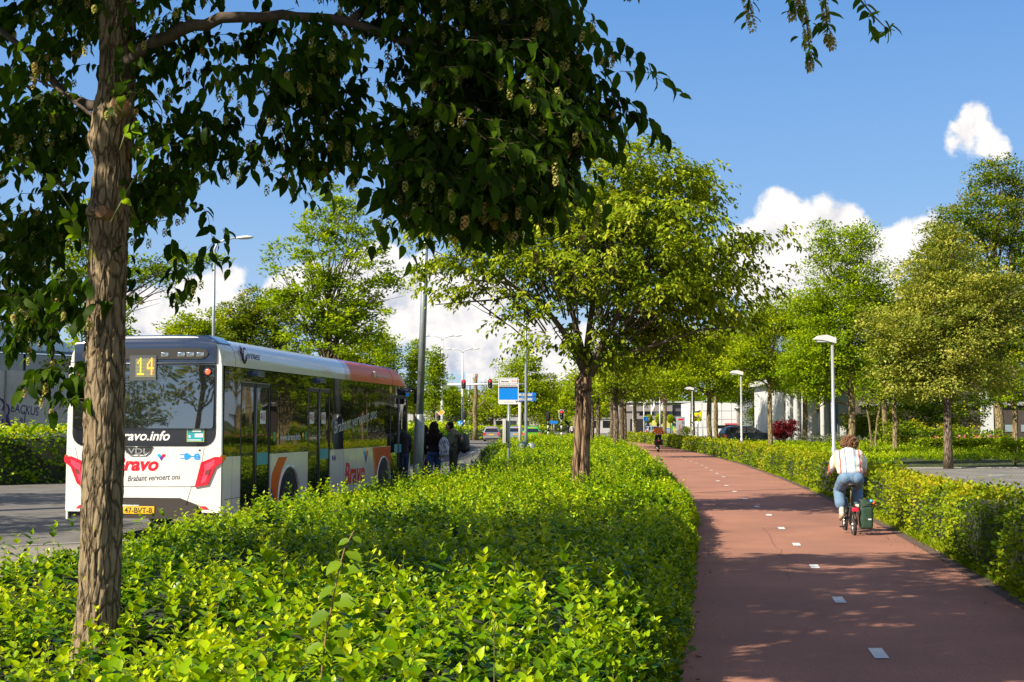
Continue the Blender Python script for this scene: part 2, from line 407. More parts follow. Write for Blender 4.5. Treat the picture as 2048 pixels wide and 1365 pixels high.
gp = [(-900,-60),(900,-60),(900,1600),(-900,1600)]
flat('ground', gp, -0.03, soil)
ys = list(np.linspace(-6, 112, 60)) + [126, 140, 160, 180]
flat('road', [(-70,-20),(-70,90)] + [(-30, 500), (30, 500), (30, 121)] + [(float(interp(y, KERB)), float(y)) for y in np.linspace(118, -8, 80)] + [(-60,-20)], 0.0, asphalt)
flat('crossing_road', [(-160, 104), (-70, 104), (-70,130), (-160,130)], 0.002, asphalt)
def strip(name, L, Rt, y0, y1, z, m, n=60, dl=0.0, dr=0.0, thick=0.0):
    y = np.linspace(y0, y1, n)
    poly = [(float(interp(a, L)) + dl, float(a)) for a in y] + [(float(interp(a, Rt)) + dr, float(a)) for a in y[::-1]]
    return flat(name, poly, z, m, thick=thick)
strip('pavement', KERB, BED_L, 8, 100, 0.10, pave, dl=0.13, dr=0.4, thick=0.09)
strip('kerb', KERB, KERB, 8, 118, 0.115, kerbm, n=90, dr=0.13, thick=0.11)
strip('bicycle_path', PATH_L, PATH_R, -6, 180, 0.03, redm, n=90)
strip('path_edge', PATH_R, PATH_R, -6, 180, 0.034, redkerb, n=90, dl=-0.12, dr=0.1)
strip('path_edge_left', PATH_L, PATH_L, -6, 180, 0.034, redkerb, n=90, dl=-0.1, dr=0.02)
# parking court on the right
flat('parking_court', [(5.95,12),(7.2,20),(8.6,30),(9.8,40),(10.7,47.0),(14.9,48.0),(15.2,51.5),(60,54.5),(60,10),(5.7,10)], 0.02, lot)
flat('court_edge', [(14.9,48.0),(15.2,51.5),(60,54.5),(60,54.8),(15.0,51.8),(14.7,48.0)], 0.05, kerbm, thick=0.05)
mb = MB()                                  # white bay marks in the court
for k in range(9):
    x = 16.5 + k*2.4; mb.box(x, x+0.5, 44.5, 44.62, 0.022, 0.026)
    mb.box(x-2.2, x-1.7, 38.0, 38.1, 0.022, 0.026)
o = mb.build('court_markings', paint); tag(o, kind='structure')
# centre marks of the bicycle path
prev = None
pts = [(1757,1316),(1678,1207),(1629,1139),(1593,1094),(1563,1061),(1538,1034),(1514,1017),(1491,1001),(1469,986),(1453,974),(1436,964.5)]
g = [gnd(*p) for p in pts]
cx = lambda y: float((interp(y, [(a.y, a.x) for a in g])))
n0 = 0
ymarks = [g[0].y - 6.0, g[0].y - 3.0] + [a.y for a in g] + [g[-1].y + 3.0*k for k in range(1, 14)]
for y in ymarks:
    if y <= g[-1].y and y >= g[0].y: x = cx(y)
    elif y < g[0].y: x = g[0].x - (g[0].y - y) * 0.155
    else: x = (float(interp(y, PATH_L)) + float(interp(y, PATH_R)))/2 - 0.05
    sl = 0.155 if y < 30 else 0.1
    mbk = MB(); a = 0.055
    mbk.add([(x-a-sl*.22, y-0.22, 0.037), (x+a-sl*.22, y-0.22, 0.037), (x+a+sl*.22, y+0.22, 0.037), (x-a+sl*.22, y+0.22, 0.037)], [(0,1,2,3)])
    o = mbk.build('path_marking', paint); tag(o, kind='structure')
# a hairline crack that wanders along the path, and the joint beside it
mbk = MB(); rs = random.Random(8)
for (x_off, ya, yb) in ((-0.45, 14.5, 22),):
    pr_ = None; y = ya; dx = 0
    while y < yb:
        dx += rs.gauss(0, 0.018); p = (cx(max(g[0].y, y)) - (max(0, g[0].y-y))*0.155 + x_off + dx, y, 0.0375)
        if pr_: mbk.add([(pr_[0]-0.0025, pr_[1], 0.0375), (pr_[0]+0.0025, pr_[1], 0.0375), (p[0]+0.0025, p[1], 0.0375), (p[0]-0.0025, p[1], 0.0375)], [(0,1,2,3)])
        pr_ = p; y += rs.uniform(0.08, 0.2)
o = mbk.build('path_crack', mat('crack_dark', (0.18,0.08,0.055), 0.95)); tag(o, kind='structure')
# road markings
mb = MB()
def quad(x0, y0, x1, y1, wd, z=0.005):
    d = Vector((x1-x0, y1-y0, 0)).normalized(); nrm_ = Vector((-d.y, d.x, 0))*wd/2
    a = Vector((x0, y0, z)); b = Vector((x1, y1, z)); mb.add([a-nrm_, b-nrm_, b+nrm_, a+nrm_], [(0,1,2,3)])
for k in range(10):
    y = 26 + k*9; quad(-6.4+0.045*y, y, -6.4+0.045*(y+3), y+3, 0.12)
for k in range(14): quad(-1.9-0.45*k+0.02, 112, -1.9-0.45*k-0.2, 112, 0.5)
quad(-1.6, 58, -1.5, 96, 0.1)
# arrow
quad(-2.6, 78, -2.4, 84, 0.16); quad(-2.4,84,-3.0,82,0.2); quad(-2.4,84,-1.7,82,0.2)
o = mb.build('road_markings', paint); tag(o, kind='structure')
# ---------------------------------------------------------------- vegetation
LM = {
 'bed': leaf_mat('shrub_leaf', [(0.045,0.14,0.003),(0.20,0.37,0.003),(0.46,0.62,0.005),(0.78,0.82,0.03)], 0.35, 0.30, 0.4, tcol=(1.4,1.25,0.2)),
 'hedge': leaf_mat('hedge_leaf', [(0.05,0.12,0.003),(0.17,0.27,0.003),(0.38,0.46,0.004),(0.56,0.46,0.02)], 0.35, 0.5, 0.3, tcol=(1.4,1.25,0.25)),
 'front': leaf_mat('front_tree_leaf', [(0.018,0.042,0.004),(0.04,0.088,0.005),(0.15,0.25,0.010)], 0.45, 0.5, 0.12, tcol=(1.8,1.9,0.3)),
 'hero': leaf_mat('middle_tree_leaf', [(0.06,0.12,0.005),(0.20,0.29,0.007),(0.44,0.52,0.02),(0.62,0.62,0.10)], 0.35, 0.45, 0.25, tcol=(1.4,1.35,0.3)),
 'plane': leaf_mat('plane_tree_leaf', [(0.08,0.17,0.004),(0.28,0.42,0.005),(0.52,0.64,0.010)], 0.4, 0.5, 0.2, tcol=(1.4,1.3,0.25)),
 'linden': leaf_mat('linden_leaf', [(0.05,0.10,0.010),(0.24,0.29,0.035),(0.48,0.49,0.08),(0.68,0.64,0.15)], 0.3, 0.55, 0.2),
 'dark': leaf_mat('dark_tree_leaf', [(0.035,0.085,0.004),(0.11,0.19,0.005),(0.26,0.34,0.008),(0.46,0.36,0.015)], 0.3, 0.55, 0.2, tcol=(1.5,1.4,0.3)),
 'far': leaf_mat('far_tree_leaf', [(0.07,0.13,0.006),(0.22,0.31,0.008),(0.44,0.50,0.015)], 0.35, 0.55, 0.2),
 'lime': leaf_mat('lime_tree_leaf', [(0.09,0.18,0.004),(0.33,0.46,0.005),(0.58,0.66,0.012)], 0.4, 0.5, 0.2, tcol=(1.4,1.25,0.2)),
 'red':   leaf_mat('red_maple_leaf', [(0.12,0.012,0.015),(0.26,0.02,0.03)], 0.35, 0.45, tcol=(1.5,0.6,0.6)),
 'hop':   leaf_mat('hop_cluster', [(0.34,0.36,0.07),(0.62,0.60,0.20),(0.66,0.44,0.18)], 0.45, 0.7, 0.2, tcol=(1.2,1.2,0.7)),
 'rose':  leaf_mat('rose_flower', [(0.5,0.08,0.10),(0.7,0.22,0.22)], 0.3, 0.5, tcol=(1,0.8,0.8)),
 'pale':  leaf_mat('grey_grass', [(0.10,0.13,0.07),(0.22,0.25,0.15)], 0.3, 0.6, tcol=(1,1,0.8)),
}
core = mat('inner_twig_shade', (0.022, 0.032, 0.010), 0.95, bump=0.8, bscale=25, var=0.5, vscale=8)  # twigs inside the shrubs, their shade put into this dark colour
stemm = mat('green_stem', (0.16, 0.19, 0.04), 0.6)
twigm = mat('twig_brown', (0.10, 0.065, 0.04), 0.85)
def bark(name, c0, c1, c2, vs=9.0, stretch=0.16, lichen=False, dist=0.03, edge=0.22, wv=0.75):
    c0, c1, c2 = [tuple(c*KA for c in q) for q in (c0, c1, c2)]
    m = bpy.data.materials.new(name); m.use_nodes = True; t = m.node_tree; b = t.nodes['Principled BSDF']
    tcn = t.nodes.new('ShaderNodeTexCoord'); mp = t.nodes.new('ShaderNodeMapping'); mp.inputs['Scale'].default_value = (1, 1, stretch)
    t.links.new(tcn.outputs['Object'], mp.inputs[0])
    nd = t.nodes.new('ShaderNodeTexNoise'); nd.inputs['Scale'].default_value = 6; nd.inputs['Detail'].default_value = 4; t.links.new(mp.outputs[0], nd.inputs['Vector'])
    ad = t.nodes.new('ShaderNodeVectorMath'); ad.operation = 'MULTIPLY_ADD'; t.links.new(nd.outputs['Color'], ad.inputs[0]); ad.inputs[1].default_value = (0.12, 0.12, 0.12); t.links.new(mp.outputs[0], ad.inputs[2])
    v = t.nodes.new('ShaderNodeTexVoronoi'); v.feature = 'DISTANCE_TO_EDGE'; v.inputs['Scale'].default_value = vs; t.links.new(ad.outputs[0], v.inputs['Vector'])
    n2 = t.nodes.new('ShaderNodeTexNoise'); n2.inputs['Scale'].default_value = 28; n2.inputs['Detail'].default_value = 8; n2.inputs['Roughness'].default_value = 0.7
    t.links.new(mp.outputs[0], n2.inputs['Vector'])
    mr_ = t.nodes.new('ShaderNodeMapRange'); t.links.new(v.outputs[0], mr_.inputs[0]); mr_.inputs[1].default_value = 0.0; mr_.inputs[2].default_value = edge
    mm = t.nodes.new('ShaderNodeMath'); mm.operation = 'MULTIPLY_ADD'; t.links.new(n2.outputs[0], mm.inputs[0]); mm.inputs[1].default_value = 0.9; 
    ms_ = t.nodes.new('ShaderNodeMath'); ms_.operation = 'MULTIPLY_ADD'; t.links.new(mr_.outputs[0], ms_.inputs[0]); ms_.inputs[1].default_value = wv; ms_.inputs[2].default_value = 0.40 - wv
    t.links.new(ms_.outputs[0], mm.inputs[2])
    r = t.nodes.new('ShaderNodeValToRGB'); t.links.new(mm.outputs[0], r.inputs[0])
    r.color_ramp.elements[0].position = 0.1; r.color_ramp.elements[0].color = (*c0, 1)
    r.color_ramp.elements[1].position = 0.9; r.color_ramp.elements[1].color = (*c2, 1)
    r.color_ramp.elements.new(0.45).color = (*c1, 1)
    src = r.outputs[0]
    if lichen:
        n3 = t.nodes.new('ShaderNodeTexNoise'); n3.inputs['Scale'].default_value = 5.5; n3.inputs['Detail'].default_value = 9; n3.inputs['Roughness'].default_value = 0.65
        t.links.new(tcn.outputs['Object'], n3.inputs['Vector'])
        r3 = t.nodes.new('ShaderNodeMapRange'); t.links.new(n3.outputs[0], r3.inputs[0]); r3.inputs[1].default_value = 0.62; r3.inputs[2].default_value = 0.68
        mx = t.nodes.new('ShaderNodeMix'); mx.data_type = 'RGBA'; t.links.new(r3.outputs[0], mx.inputs[0]); t.links.new(src, mx.inputs[6]); mx.inputs[7].default_value = (0.30, 0.27, 0.05, 1)
        src = mx.outputs[2]
    t.links.new(src, b.inputs['Base Color']); b.inputs['Roughness'].default_value = 0.9; b.inputs['Specular IOR Level'].default_value = 0.2
    bp = t.nodes.new('ShaderNodeBump'); bp.inputs['Strength'].default_value = 1.0; bp.inputs['Distance'].default_value = dist
    t.links.new(mm.outputs[0], bp.inputs['Height']); t.links.new(bp.outputs[0], b.inputs['Normal'])
    return m
BK_front = bark('front_bark', (0.035,0.025,0.016), (0.165,0.12,0.07), (0.37,0.28,0.175), 21, 0.26, True, 0.022, 0.14, 0.55)
BK_mid = bark('split_bark', (0.04,0.024,0.014), (0.20,0.12,0.07), (0.34,0.235,0.15), 12, 0.15, False, 0.03)
BK_tan = bark('smooth_bark', (0.10,0.075,0.035), (0.24,0.18,0.09), (0.36,0.29,0.16), 8, 0.3)
BK_grey = bark('grey_bark', (0.06,0.045,0.03), (0.17,0.13,0.09), (0.28,0.22,0.15), 14, 0.2)
limbm = mat('limb_bark', (0.13, 0.10, 0.065), 0.9, bump=0.6, bscale=50, var=0.45, vscale=14)
limb_dark = mat('dark_limb_bark', (0.09, 0.065, 0.045), 0.9, bump=0.6, bscale=50, var=0.45, vscale=14)

def rand_dirs(n, zmean=0.0, zs=0.5):
    a = rng.random(n) * 2*np.pi; z = rng.normal(zmean, zs, n)
    return nrm(np.stack([np.cos(a), np.sin(a), z], 1))

# ---- ground-cover beds made of upright leafy shoots
def bed_height(x, y, L, Rt, h0):
    d = np.minimum(x - interp(y, L), interp(y, Rt) - x)
    t = np.clip(d / 0.55, 0, 1); e = np.sqrt(np.clip(1 - (1-t)**2, 0, 1))
    dip = 0.30*np.exp(-((x+2.5)/1.0)**2 - ((y-7.0)/1.3)**2)          # lower growth round the foreground trunk
    return (h0 - dip + 0.40*fbm(x*0.9, y*0.9, 3.3) + 0.30*fbm(x*2.7, y*2.7, 9.0)) * e
def shoots(x, y, ztop, nleaf, ll, lw, lat=0.10, young=0.5, spread=0.25, tilt=None, detail=1, spacing=0.035):
    """opposite pairs of leaves up a short shoot whose tip is at ztop"""
    n = len(x); tl = rng.normal(0, spread, (n, 2)) if tilt is None else tilt + rng.normal(0, spread, (n, 2))
    axis = nrm(np.concatenate([tl, np.ones((n, 1))], 1))
    ph = rng.random(n)*np.pi; size = rng.uniform(0.6, 1.35, n); r0 = rng.random(n)
    Ps, Ds, Ns, Ls, Ws, Rs = [], [], [], [], [], []
    for k in range(nleaf):
        node = k // 2; side = k % 2
        t = node * spacing * size
        P = np.stack([x, y, ztop], 1) - axis * t[:, None]
        a = ph + node*np.pi/2 + side*np.pi + rng.normal(0, 0.3, n)
        el = rng.normal(0.75 - 0.22*node, 0.3, n)
        D = np.stack([np.cos(a)*np.cos(el), np.sin(a)*np.cos(el), np.sin(el)], 1) + axis*0.2
        Nn = np.stack([-np.cos(a)*0.6, -np.sin(a)*0.6, np.ones(n)], 1) + rng.normal(0, 0.25, (n, 3))
        sc = (0.5 + 0.25*min(node, 2)) * size * rng.uniform(0.8, 1.15, n)
        Ps.append(P); Ds.append(D); Ns.append(Nn); Ls.append(ll*sc); Ws.append(lw*sc)
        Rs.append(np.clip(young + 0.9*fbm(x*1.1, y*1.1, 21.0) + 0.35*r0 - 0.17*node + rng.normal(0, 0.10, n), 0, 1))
    cat_ = np.concatenate
    return leaf_arrays(cat_(Ps), cat_(Ds), cat_(Ns), cat_(Ls), cat_(Ws), cat_(Rs), detail=detail)
def merge(parts):
    Vs, Fs, Rr = [], [], []; o = 0
    for V_, F_, R_ in parts: Vs.append(V_); Fs.append(F_+o); Rr.append(R_); o += len(V_)
    return np.concatenate(Vs), np.concatenate(Fs), np.concatenate(Rr)
def make_bed(name, L, Rt, y0, y1, h0, zones, label, young=0.45, mkey='bed', lay=3):
    """zones: (ya, yb, shoots per m2, leaves per shoot, leaf length, detail)"""
    parts = []
    for (ya, yb, dens, nl, ll, det) in zones:
        xa = min(interp(ya, L), interp(yb, L)) - 0.2; xb = max(interp(ya, Rt), interp(yb, Rt)) + 0.2
        n = int((xb-xa)*(yb-ya)*dens)
        x = rng.uniform(xa, xb, n); y = rng.uniform(ya, yb, n)
        keep = (x > interp(y, L)) & (x < interp(y, Rt)) & (y > y0) & (y < y1)
        x, y = x[keep], y[keep]; z = bed_height(x, y, L, Rt, h0)
        ext = rng.exponential(0.075, len(x)); z1 = z + np.clip(ext, 0, 0.34) - 0.05
        parts.append(shoots(x, y, np.maximum(z1, 0.06), nl, ll, ll*0.56, young=young, detail=det, spacing=ll*0.55))
        # rounded flanks towards path and road
        for (E, sg) in ((L, 1), (Rt, -1)):
            m = int((yb-ya)*dens*1.5*h0)
            yy = rng.uniform(ya, yb, m); ph = rng.uniform(0.0, np.pi/2, m)
            hh = h0 + 0.35*fbm(interp(yy, E)*0.9, yy*0.9, 3.3)
            xx = interp(yy, E) + sg*0.55*(1-np.cos(ph)) - sg*0.05 + 0.25*fbm(yy*1.3, ph, 5.0) ; zz = hh*np.sin(ph)
            til = np.stack([-sg*np.cos(ph)*0.9, np.zeros(m)], 1)
            kk = (yy > y0) & (yy < y1)
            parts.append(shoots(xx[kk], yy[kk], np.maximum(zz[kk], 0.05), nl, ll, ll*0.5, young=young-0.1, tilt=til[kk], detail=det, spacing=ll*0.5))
    # scattered tall shoots with visible stems
    m = int((min(y1, 32)-y0)*5.0*7) if y0 < 30 else 0; sm = MB()
    if m:
        yy = rng.uniform(y0, min(y1, 32), m); xx = interp(yy, L) + (interp(yy, Rt)-interp(yy, L))*rng.random(m)**1.3
        zb = bed_height(xx, yy, L, Rt, h0); zt = zb + rng.uniform(0.08, 0.26, m)*np.where(rng.random(m) < 0.5, 0.6, 1.0)
        til = rng.normal(0, 0.16, (m, 2)); parts.append(shoots(xx, yy, zt, 10, 0.066, 0.034, young=young+0.2, tilt=til, spread=0.02, detail=1, spacing=0.05))
        for j in range(m):
            if yy[j] < 17: sm.tube([(xx[j]-til[j][0]*0.4, yy[j]-til[j][1]*0.4, zt[j]-0.42), (xx[j], yy[j], zt[j])], [0.0035, 0.0018], 4, cap=False)
    V_, F_, R_ = merge(parts)
    o = np_mesh(name, V_, F_, LM[mkey], rnd=R_)
    tag(o, label, 'shrubs', kind='stuff')
    if sm.v: sm.build('stems', stemm, o)
    # dark sheet inside: soil and stems, with inner shade put into its colour
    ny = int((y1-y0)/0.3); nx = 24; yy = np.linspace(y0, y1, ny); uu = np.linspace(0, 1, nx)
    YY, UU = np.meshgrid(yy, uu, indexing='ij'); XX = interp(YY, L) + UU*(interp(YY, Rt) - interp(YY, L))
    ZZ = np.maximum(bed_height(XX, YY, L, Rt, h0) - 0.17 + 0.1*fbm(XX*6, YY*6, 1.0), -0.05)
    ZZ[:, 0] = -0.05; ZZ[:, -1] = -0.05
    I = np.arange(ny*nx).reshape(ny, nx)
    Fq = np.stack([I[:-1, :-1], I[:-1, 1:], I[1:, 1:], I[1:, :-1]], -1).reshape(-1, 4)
    c = np_mesh('inner_twig_shade', np.stack([XX, YY, ZZ], -1).reshape(-1, 3), Fq, core, parent=o, smooth=True)
    return o
bed_r = [(y, x+0.06) for y, x in PATH_L[:6]] + [(35,4.3),(40,4.65),(52,5.5),(74,6.7),(94,7.3),(112,7.6)]
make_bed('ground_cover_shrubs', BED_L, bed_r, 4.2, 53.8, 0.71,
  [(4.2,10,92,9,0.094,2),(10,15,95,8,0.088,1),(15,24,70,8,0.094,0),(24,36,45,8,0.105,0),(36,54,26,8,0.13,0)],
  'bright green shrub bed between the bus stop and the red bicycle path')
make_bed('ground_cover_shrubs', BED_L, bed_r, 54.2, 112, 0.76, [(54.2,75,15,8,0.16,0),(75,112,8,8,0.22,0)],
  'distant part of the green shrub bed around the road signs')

# ---- clipped hedges along a line
def make_hedge(name, line, width, height, y0, y1, dens, ll, label, mkey='hedge', young=0.45, seedz=0.0, det=0, rough=0.10, cat='hedge', kind=None, wob=0.18):
    """line: (Y, X) of the near-left face; hedge extends to +X by width"""
    ylen = y1-y0; per = height*2 + width
    n = int(ylen*per*dens)
    y = rng.uniform(y0, y1, n); s = rng.random(n)*per
    fx = interp(y, line)
    # bulges
    bl = wob*fbm(y*0.55, s*0.35, seedz+2.0) * 2
    left = s < height; right = s > height + width; top = ~(left | right)
    x = np.where(left, fx, np.where(right, fx+width, fx + (s-height)))
    z = np.where(left, s, np.where(right, per - s, height))
    nx_ = np.where(left, -1.0, np.where(right, 1.0, 0.0)); nz_ = np.where(top, 1.0, 0.0)
    # round the shoulders
    tx = (x - fx)/width*2-1; tz = z/height
    rnd_ = np.where(top, np.abs(tx)**6*0.16, 0.0); z = z - rnd_
    rs = np.where(~top, np.clip(tz, 0, 1)**8*0.10, 0.0); x = x - nx_*rs
    off = bl + rng.normal(0, rough*0.35, n) 
    x = x + nx_*off; z = np.maximum(z + nz_*(off*0.8 + np.clip(rng.exponential(0.03, n), 0, 0.15)), 0.05)
    yy = y + rng.normal(0, 0.03, n)
    P = np.stack([x, yy, z], 1)
    Nn = np.stack([nx_, np.zeros(n), nz_ + 0.35], 1) + rng.normal(0, 0.5, (n, 3))
    D = rand_dirs(n, 0.1, 0.5) + Nn*0.35
    L_ = ll*rng.uniform(0.7, 1.3, n)
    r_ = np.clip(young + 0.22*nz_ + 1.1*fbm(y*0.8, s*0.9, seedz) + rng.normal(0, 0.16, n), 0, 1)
    o = leaves(name, P, D, Nn, L_, L_*0.62, r_, LM[mkey], detail=det)
    tag(o, label, cat, kind=kind)
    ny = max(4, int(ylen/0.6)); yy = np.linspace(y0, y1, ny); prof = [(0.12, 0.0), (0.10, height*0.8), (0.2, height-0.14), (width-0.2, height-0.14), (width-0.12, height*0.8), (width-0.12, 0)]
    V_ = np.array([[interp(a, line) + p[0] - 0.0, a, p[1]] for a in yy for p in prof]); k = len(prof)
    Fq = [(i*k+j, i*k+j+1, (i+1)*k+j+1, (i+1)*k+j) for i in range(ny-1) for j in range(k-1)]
    c = np_mesh('inner_twig_shade', V_, np.array(Fq), core, parent=o)
    return o
HL = [(y, x + 0.13) for y, x in PATH_R]
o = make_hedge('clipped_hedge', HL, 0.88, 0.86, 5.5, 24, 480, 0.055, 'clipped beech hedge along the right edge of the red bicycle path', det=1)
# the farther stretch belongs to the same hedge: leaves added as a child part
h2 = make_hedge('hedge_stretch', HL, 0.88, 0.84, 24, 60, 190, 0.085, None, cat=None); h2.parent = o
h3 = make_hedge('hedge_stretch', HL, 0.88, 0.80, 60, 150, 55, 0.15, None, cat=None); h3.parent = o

# ---- hedge on the far side of the road
FARH = []
def poly_hedge(name, path, width, height, dens, ll, label, mkey='bed', young=0.5, cat='hedge'):
    """hedge following an arbitrary ground path (list of xy); body lies to its left"""
    P0 = np.array(path, float); seg = np.diff(P0, axis=0); ln = np.linalg.norm(seg, axis=1); cum = np.concatenate([[0], np.cumsum(ln)])
    n = int(cum[-1]*(height+width)*dens); t = rng.random(n)*cum[-1]; i = np.clip(np.searchsorted(cum, t)-1, 0, len(seg)-1)
    q = P0[i] + seg[i]*((t-cum[i])/ln[i])[:, None]; dn = seg[i]/ln[i][:, None]; nr = np.stack([-dn[:, 1], dn[:, 0]], 1)
    s = rng.random(n)*(height+width); side = s < height
    din = np.where(side, 0.05*rng.random(n), s-height); z = np.where(side, s, height)
    z = z - np.where(side, 0, 0.18*np.exp(-din*3)); off = 0.5*fbm(q[:, 0]*0.6, q[:, 1]*0.6, s*0.5) 
    din = din - np.where(side, off, 0); z = z + np.where(side, 0, off*0.8 + rng.exponential(0.07, n))
    P = np.stack([q[:, 0] + nr[:, 0]*din, q[:, 1] + nr[:, 1]*din, np.maximum(z, 0.08)], 1)
    Nn = np.stack([-nr[:, 0]*side, -nr[:, 1]*side, np.where(side, 0.35, 1.0)], 1) + rng.normal(0, 0.4, (n, 3))
    D = rand_dirs(n, 0.3, 0.5); L_ = ll*rng.uniform(0.7, 1.3, n)
    r_ = np.clip(young + np.where(side, -0.25, 0.1) + rng.normal(0, 0.17, n), 0, 1)  # tops lighter, faces darker: the sunlit top is put into the leaf colour
    o = leaves(name, P, D, Nn, L_, L_*0.6, r_, LM[mkey], detail=0); tag(o, label, cat)
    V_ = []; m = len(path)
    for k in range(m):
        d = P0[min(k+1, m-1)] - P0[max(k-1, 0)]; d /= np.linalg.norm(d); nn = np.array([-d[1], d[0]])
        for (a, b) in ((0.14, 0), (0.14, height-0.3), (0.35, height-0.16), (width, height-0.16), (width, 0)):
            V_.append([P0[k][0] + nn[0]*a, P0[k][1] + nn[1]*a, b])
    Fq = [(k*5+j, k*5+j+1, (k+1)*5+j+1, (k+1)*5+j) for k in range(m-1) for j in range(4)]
    np_mesh('inner_twig_shade', np.array(V_), np.array(Fq), core, parent=o)
    return o
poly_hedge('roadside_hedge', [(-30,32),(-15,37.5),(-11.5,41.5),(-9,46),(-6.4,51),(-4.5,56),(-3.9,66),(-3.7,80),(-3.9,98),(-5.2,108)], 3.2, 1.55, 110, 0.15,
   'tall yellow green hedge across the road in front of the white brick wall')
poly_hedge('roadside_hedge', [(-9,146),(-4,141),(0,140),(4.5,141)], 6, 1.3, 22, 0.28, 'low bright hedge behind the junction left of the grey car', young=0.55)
# ground cover beyond the court and hedge
low_l = [(47.5,10.4),(52,10.9),(75,12.3),(100,13.1)]; low_r = [(47.5,14.4),(51.6,15.0),(52.0,30),(60,34),(100,38)]
def low_cover(name, poly_l, poly_r, ya, yb, h0, dens, ll, label, mkey='bed', young=0.5):
    xa = min(interp(ya, poly_l), interp(yb, poly_l)); xb = max(interp(ya, poly_r), interp(yb, poly_r)); n = int((xb-xa)*(yb-ya)*dens)
    x = rng.uniform(xa, xb, n); y = rng.uniform(ya, yb, n); k = (x > interp(y, poly_l)) & (x < interp(y, poly_r)); x, y = x[k], y[k]
    z = bed_height(x, y, poly_l, poly_r, h0) + rng.exponential(0.05, len(x)) - 0.02
    V_, F_, R_ = shoots(x, y, np.maximum(z, 0.05), 6, ll, ll*0.5, young=young, detail=0, spacing=ll*0.5)
    yy = rng.uniform(ya, yb, 10)
    o = np_mesh(name, V_, F_, LM[mkey], rnd=R_); tag(o, label, 'shrubs', kind='stuff'); return o
low_cover('low_green_cover', low_l, low_r, 47.5, 64, 0.50, 26, 0.13, 'low bright green ground cover behind the brick court')
low_cover('low_green_cover', low_l, low_r, 64, 98, 0.45, 9, 0.22, 'low green cover farther back beneath the right hand trees')

# grass and weeds between path and hedge, litter on the path edges
def verge():
    n = 16000; y = 5.5 + 44*rng.random(n)**1.5; x = interp(y, PATH_R) + 0.02 + 0.34*rng.random(n)**0.8
    P = np.stack([x, y, np.full(n, 0.03)], 1); D = rand_dirs(n, 1.0, 0.6); D[:, 2] = np.abs(D[:, 2]); L_ = rng.uniform(0.03, 0.13, n)*np.where(rng.random(n) < 0.2, 1.5, 1.0)
    o = leaves('grass_verge', P, D, rand_dirs(n), L_, 0.008 + 0.012*rng.random(n), np.clip(0.45 + 1.5*fbm(x*2, y*1.5, 2.0) + rng.normal(0, .15, n), 0, 1), LM['hedge'], detail=0)
    tag(o, 'grass and weeds in the narrow strip between the red path and the hedge', 'grass', kind='stuff')
    n = 700; y = 5.5 + 40*rng.random(n)**1.4; e = rng.random(n) < 0.5; x = np.where(e, interp(y, PATH_L) + np.abs(rng.normal(0, 0.16, n)), interp(y, PATH_R) - np.abs(rng.normal(0, 0.22, n)))
    P = np.stack([x, y, np.full(n, 0.040)], 1); D = rand_dirs(n, 0, 0.08); L_ = rng.uniform(0.02, 0.055, n)
    o = leaves('fallen_leaves', P, D, np.array([0, 0, 1.0]) + rng.normal(0, .25, (n, 3)), L_, L_*0.5, rng.random(n)*0.9, leaf_mat('dry_leaf', [(0.10,0.05,0.02),(0.25,0.15,0.05),(0.35,0.25,0.08)], 0.1, 0.8, 0.1), detail=0)
    tag(o, 'dry fallen leaves and bits lying along both edges of the red path', 'leaf litter', kind='stuff')
verge()
# ---------------------------------------------------------------- the bus
TH = math.atan(421/F)
BF = Vector((math.sin(TH), math.cos(TH), 0)); BR = Vector((math.cos(TH), -math.sin(TH), 0))
HW = 1.275
BO = Vector((-4.45, 19.7, 0)) - BR*HW
bus = empty('city_bus', BO, -TH, 'white electric city bus with orange front standing at the stop, seen from behind', 'bus')
def to_local(p):
    d = p - BO; return Vector((d.dot(BR), d.dot(BF), p.z))
def RB(px, py, off=0.0):          # photo point on the rear plane -> (x, z)
    d = ray(px, py); o = Vector((0, 0, H)); n = BF; k = ((BO - BF*off) - o).dot(n)/d.dot(n); l = to_local(o + d*k); return (l.x, l.z)
def SB(px, py, off=0.0):          # photo point on the right side plane -> (y, z)
    d = ray(px, py); o = Vector((0, 0, H)); n = BR; k = ((BO + BR*(HW+off)) - o).dot(n)/d.dot(n); l = to_local(o + d*k); return (l.y, l.z)
white = mat('bus_white_paint', (0.80, 0.80, 0.77), 0.18, spec=0.5, coat=0.6, var=0.03, vscale=1.5)
def roofpaint():
    m = mat('bus_side_paint', (0.80, 0.80, 0.77), 0.16, spec=0.5, coat=0.7); return m
orange = mat('bus_orange_paint', (0.90, 0.15, 0.002), 0.38, spec=0.25)
purple = mat('bus_purple_paint', (0.30, 0.17, 0.50), 0.45, spec=0.3)
pink = mat('bus_pink_paint', (0.72, 0.42, 0.36), 0.2, coat=0.6)
redp = mat('bus_red_paint', (0.60, 0.045, 0.004), 0.35, spec=0.25)
violet = mat('bus_violet_paint', (0.16, 0.09, 0.42), 0.25, coat=0.5)
def dark_glass(name, col=(0.012, 0.014, 0.013), rough=0.02, ior=1.62, wav=0.0):
    m = mat(name, col, rough, spec=1.0); b = m.node_tree.nodes['Principled BSDF']; b.inputs['IOR'].default_value = ior
    if wav:
        t = m.node_tree; tcn = t.nodes.new('ShaderNodeTexCoord'); n = t.nodes.new('ShaderNodeTexNoise'); n.inputs['Scale'].default_value = 1.3; n.inputs['Detail'].default_value = 1
        t.links.new(tcn.outputs['Object'], n.inputs['Vector']); bp = t.nodes.new('ShaderNodeBump'); bp.inputs['Strength'].default_value = wav; bp.inputs['Distance'].default_value = 0.02
        t.links.new(n.outputs[0], bp.inputs['Height']); t.links.new(bp.outputs[0], b.inputs['Normal'])
    return m
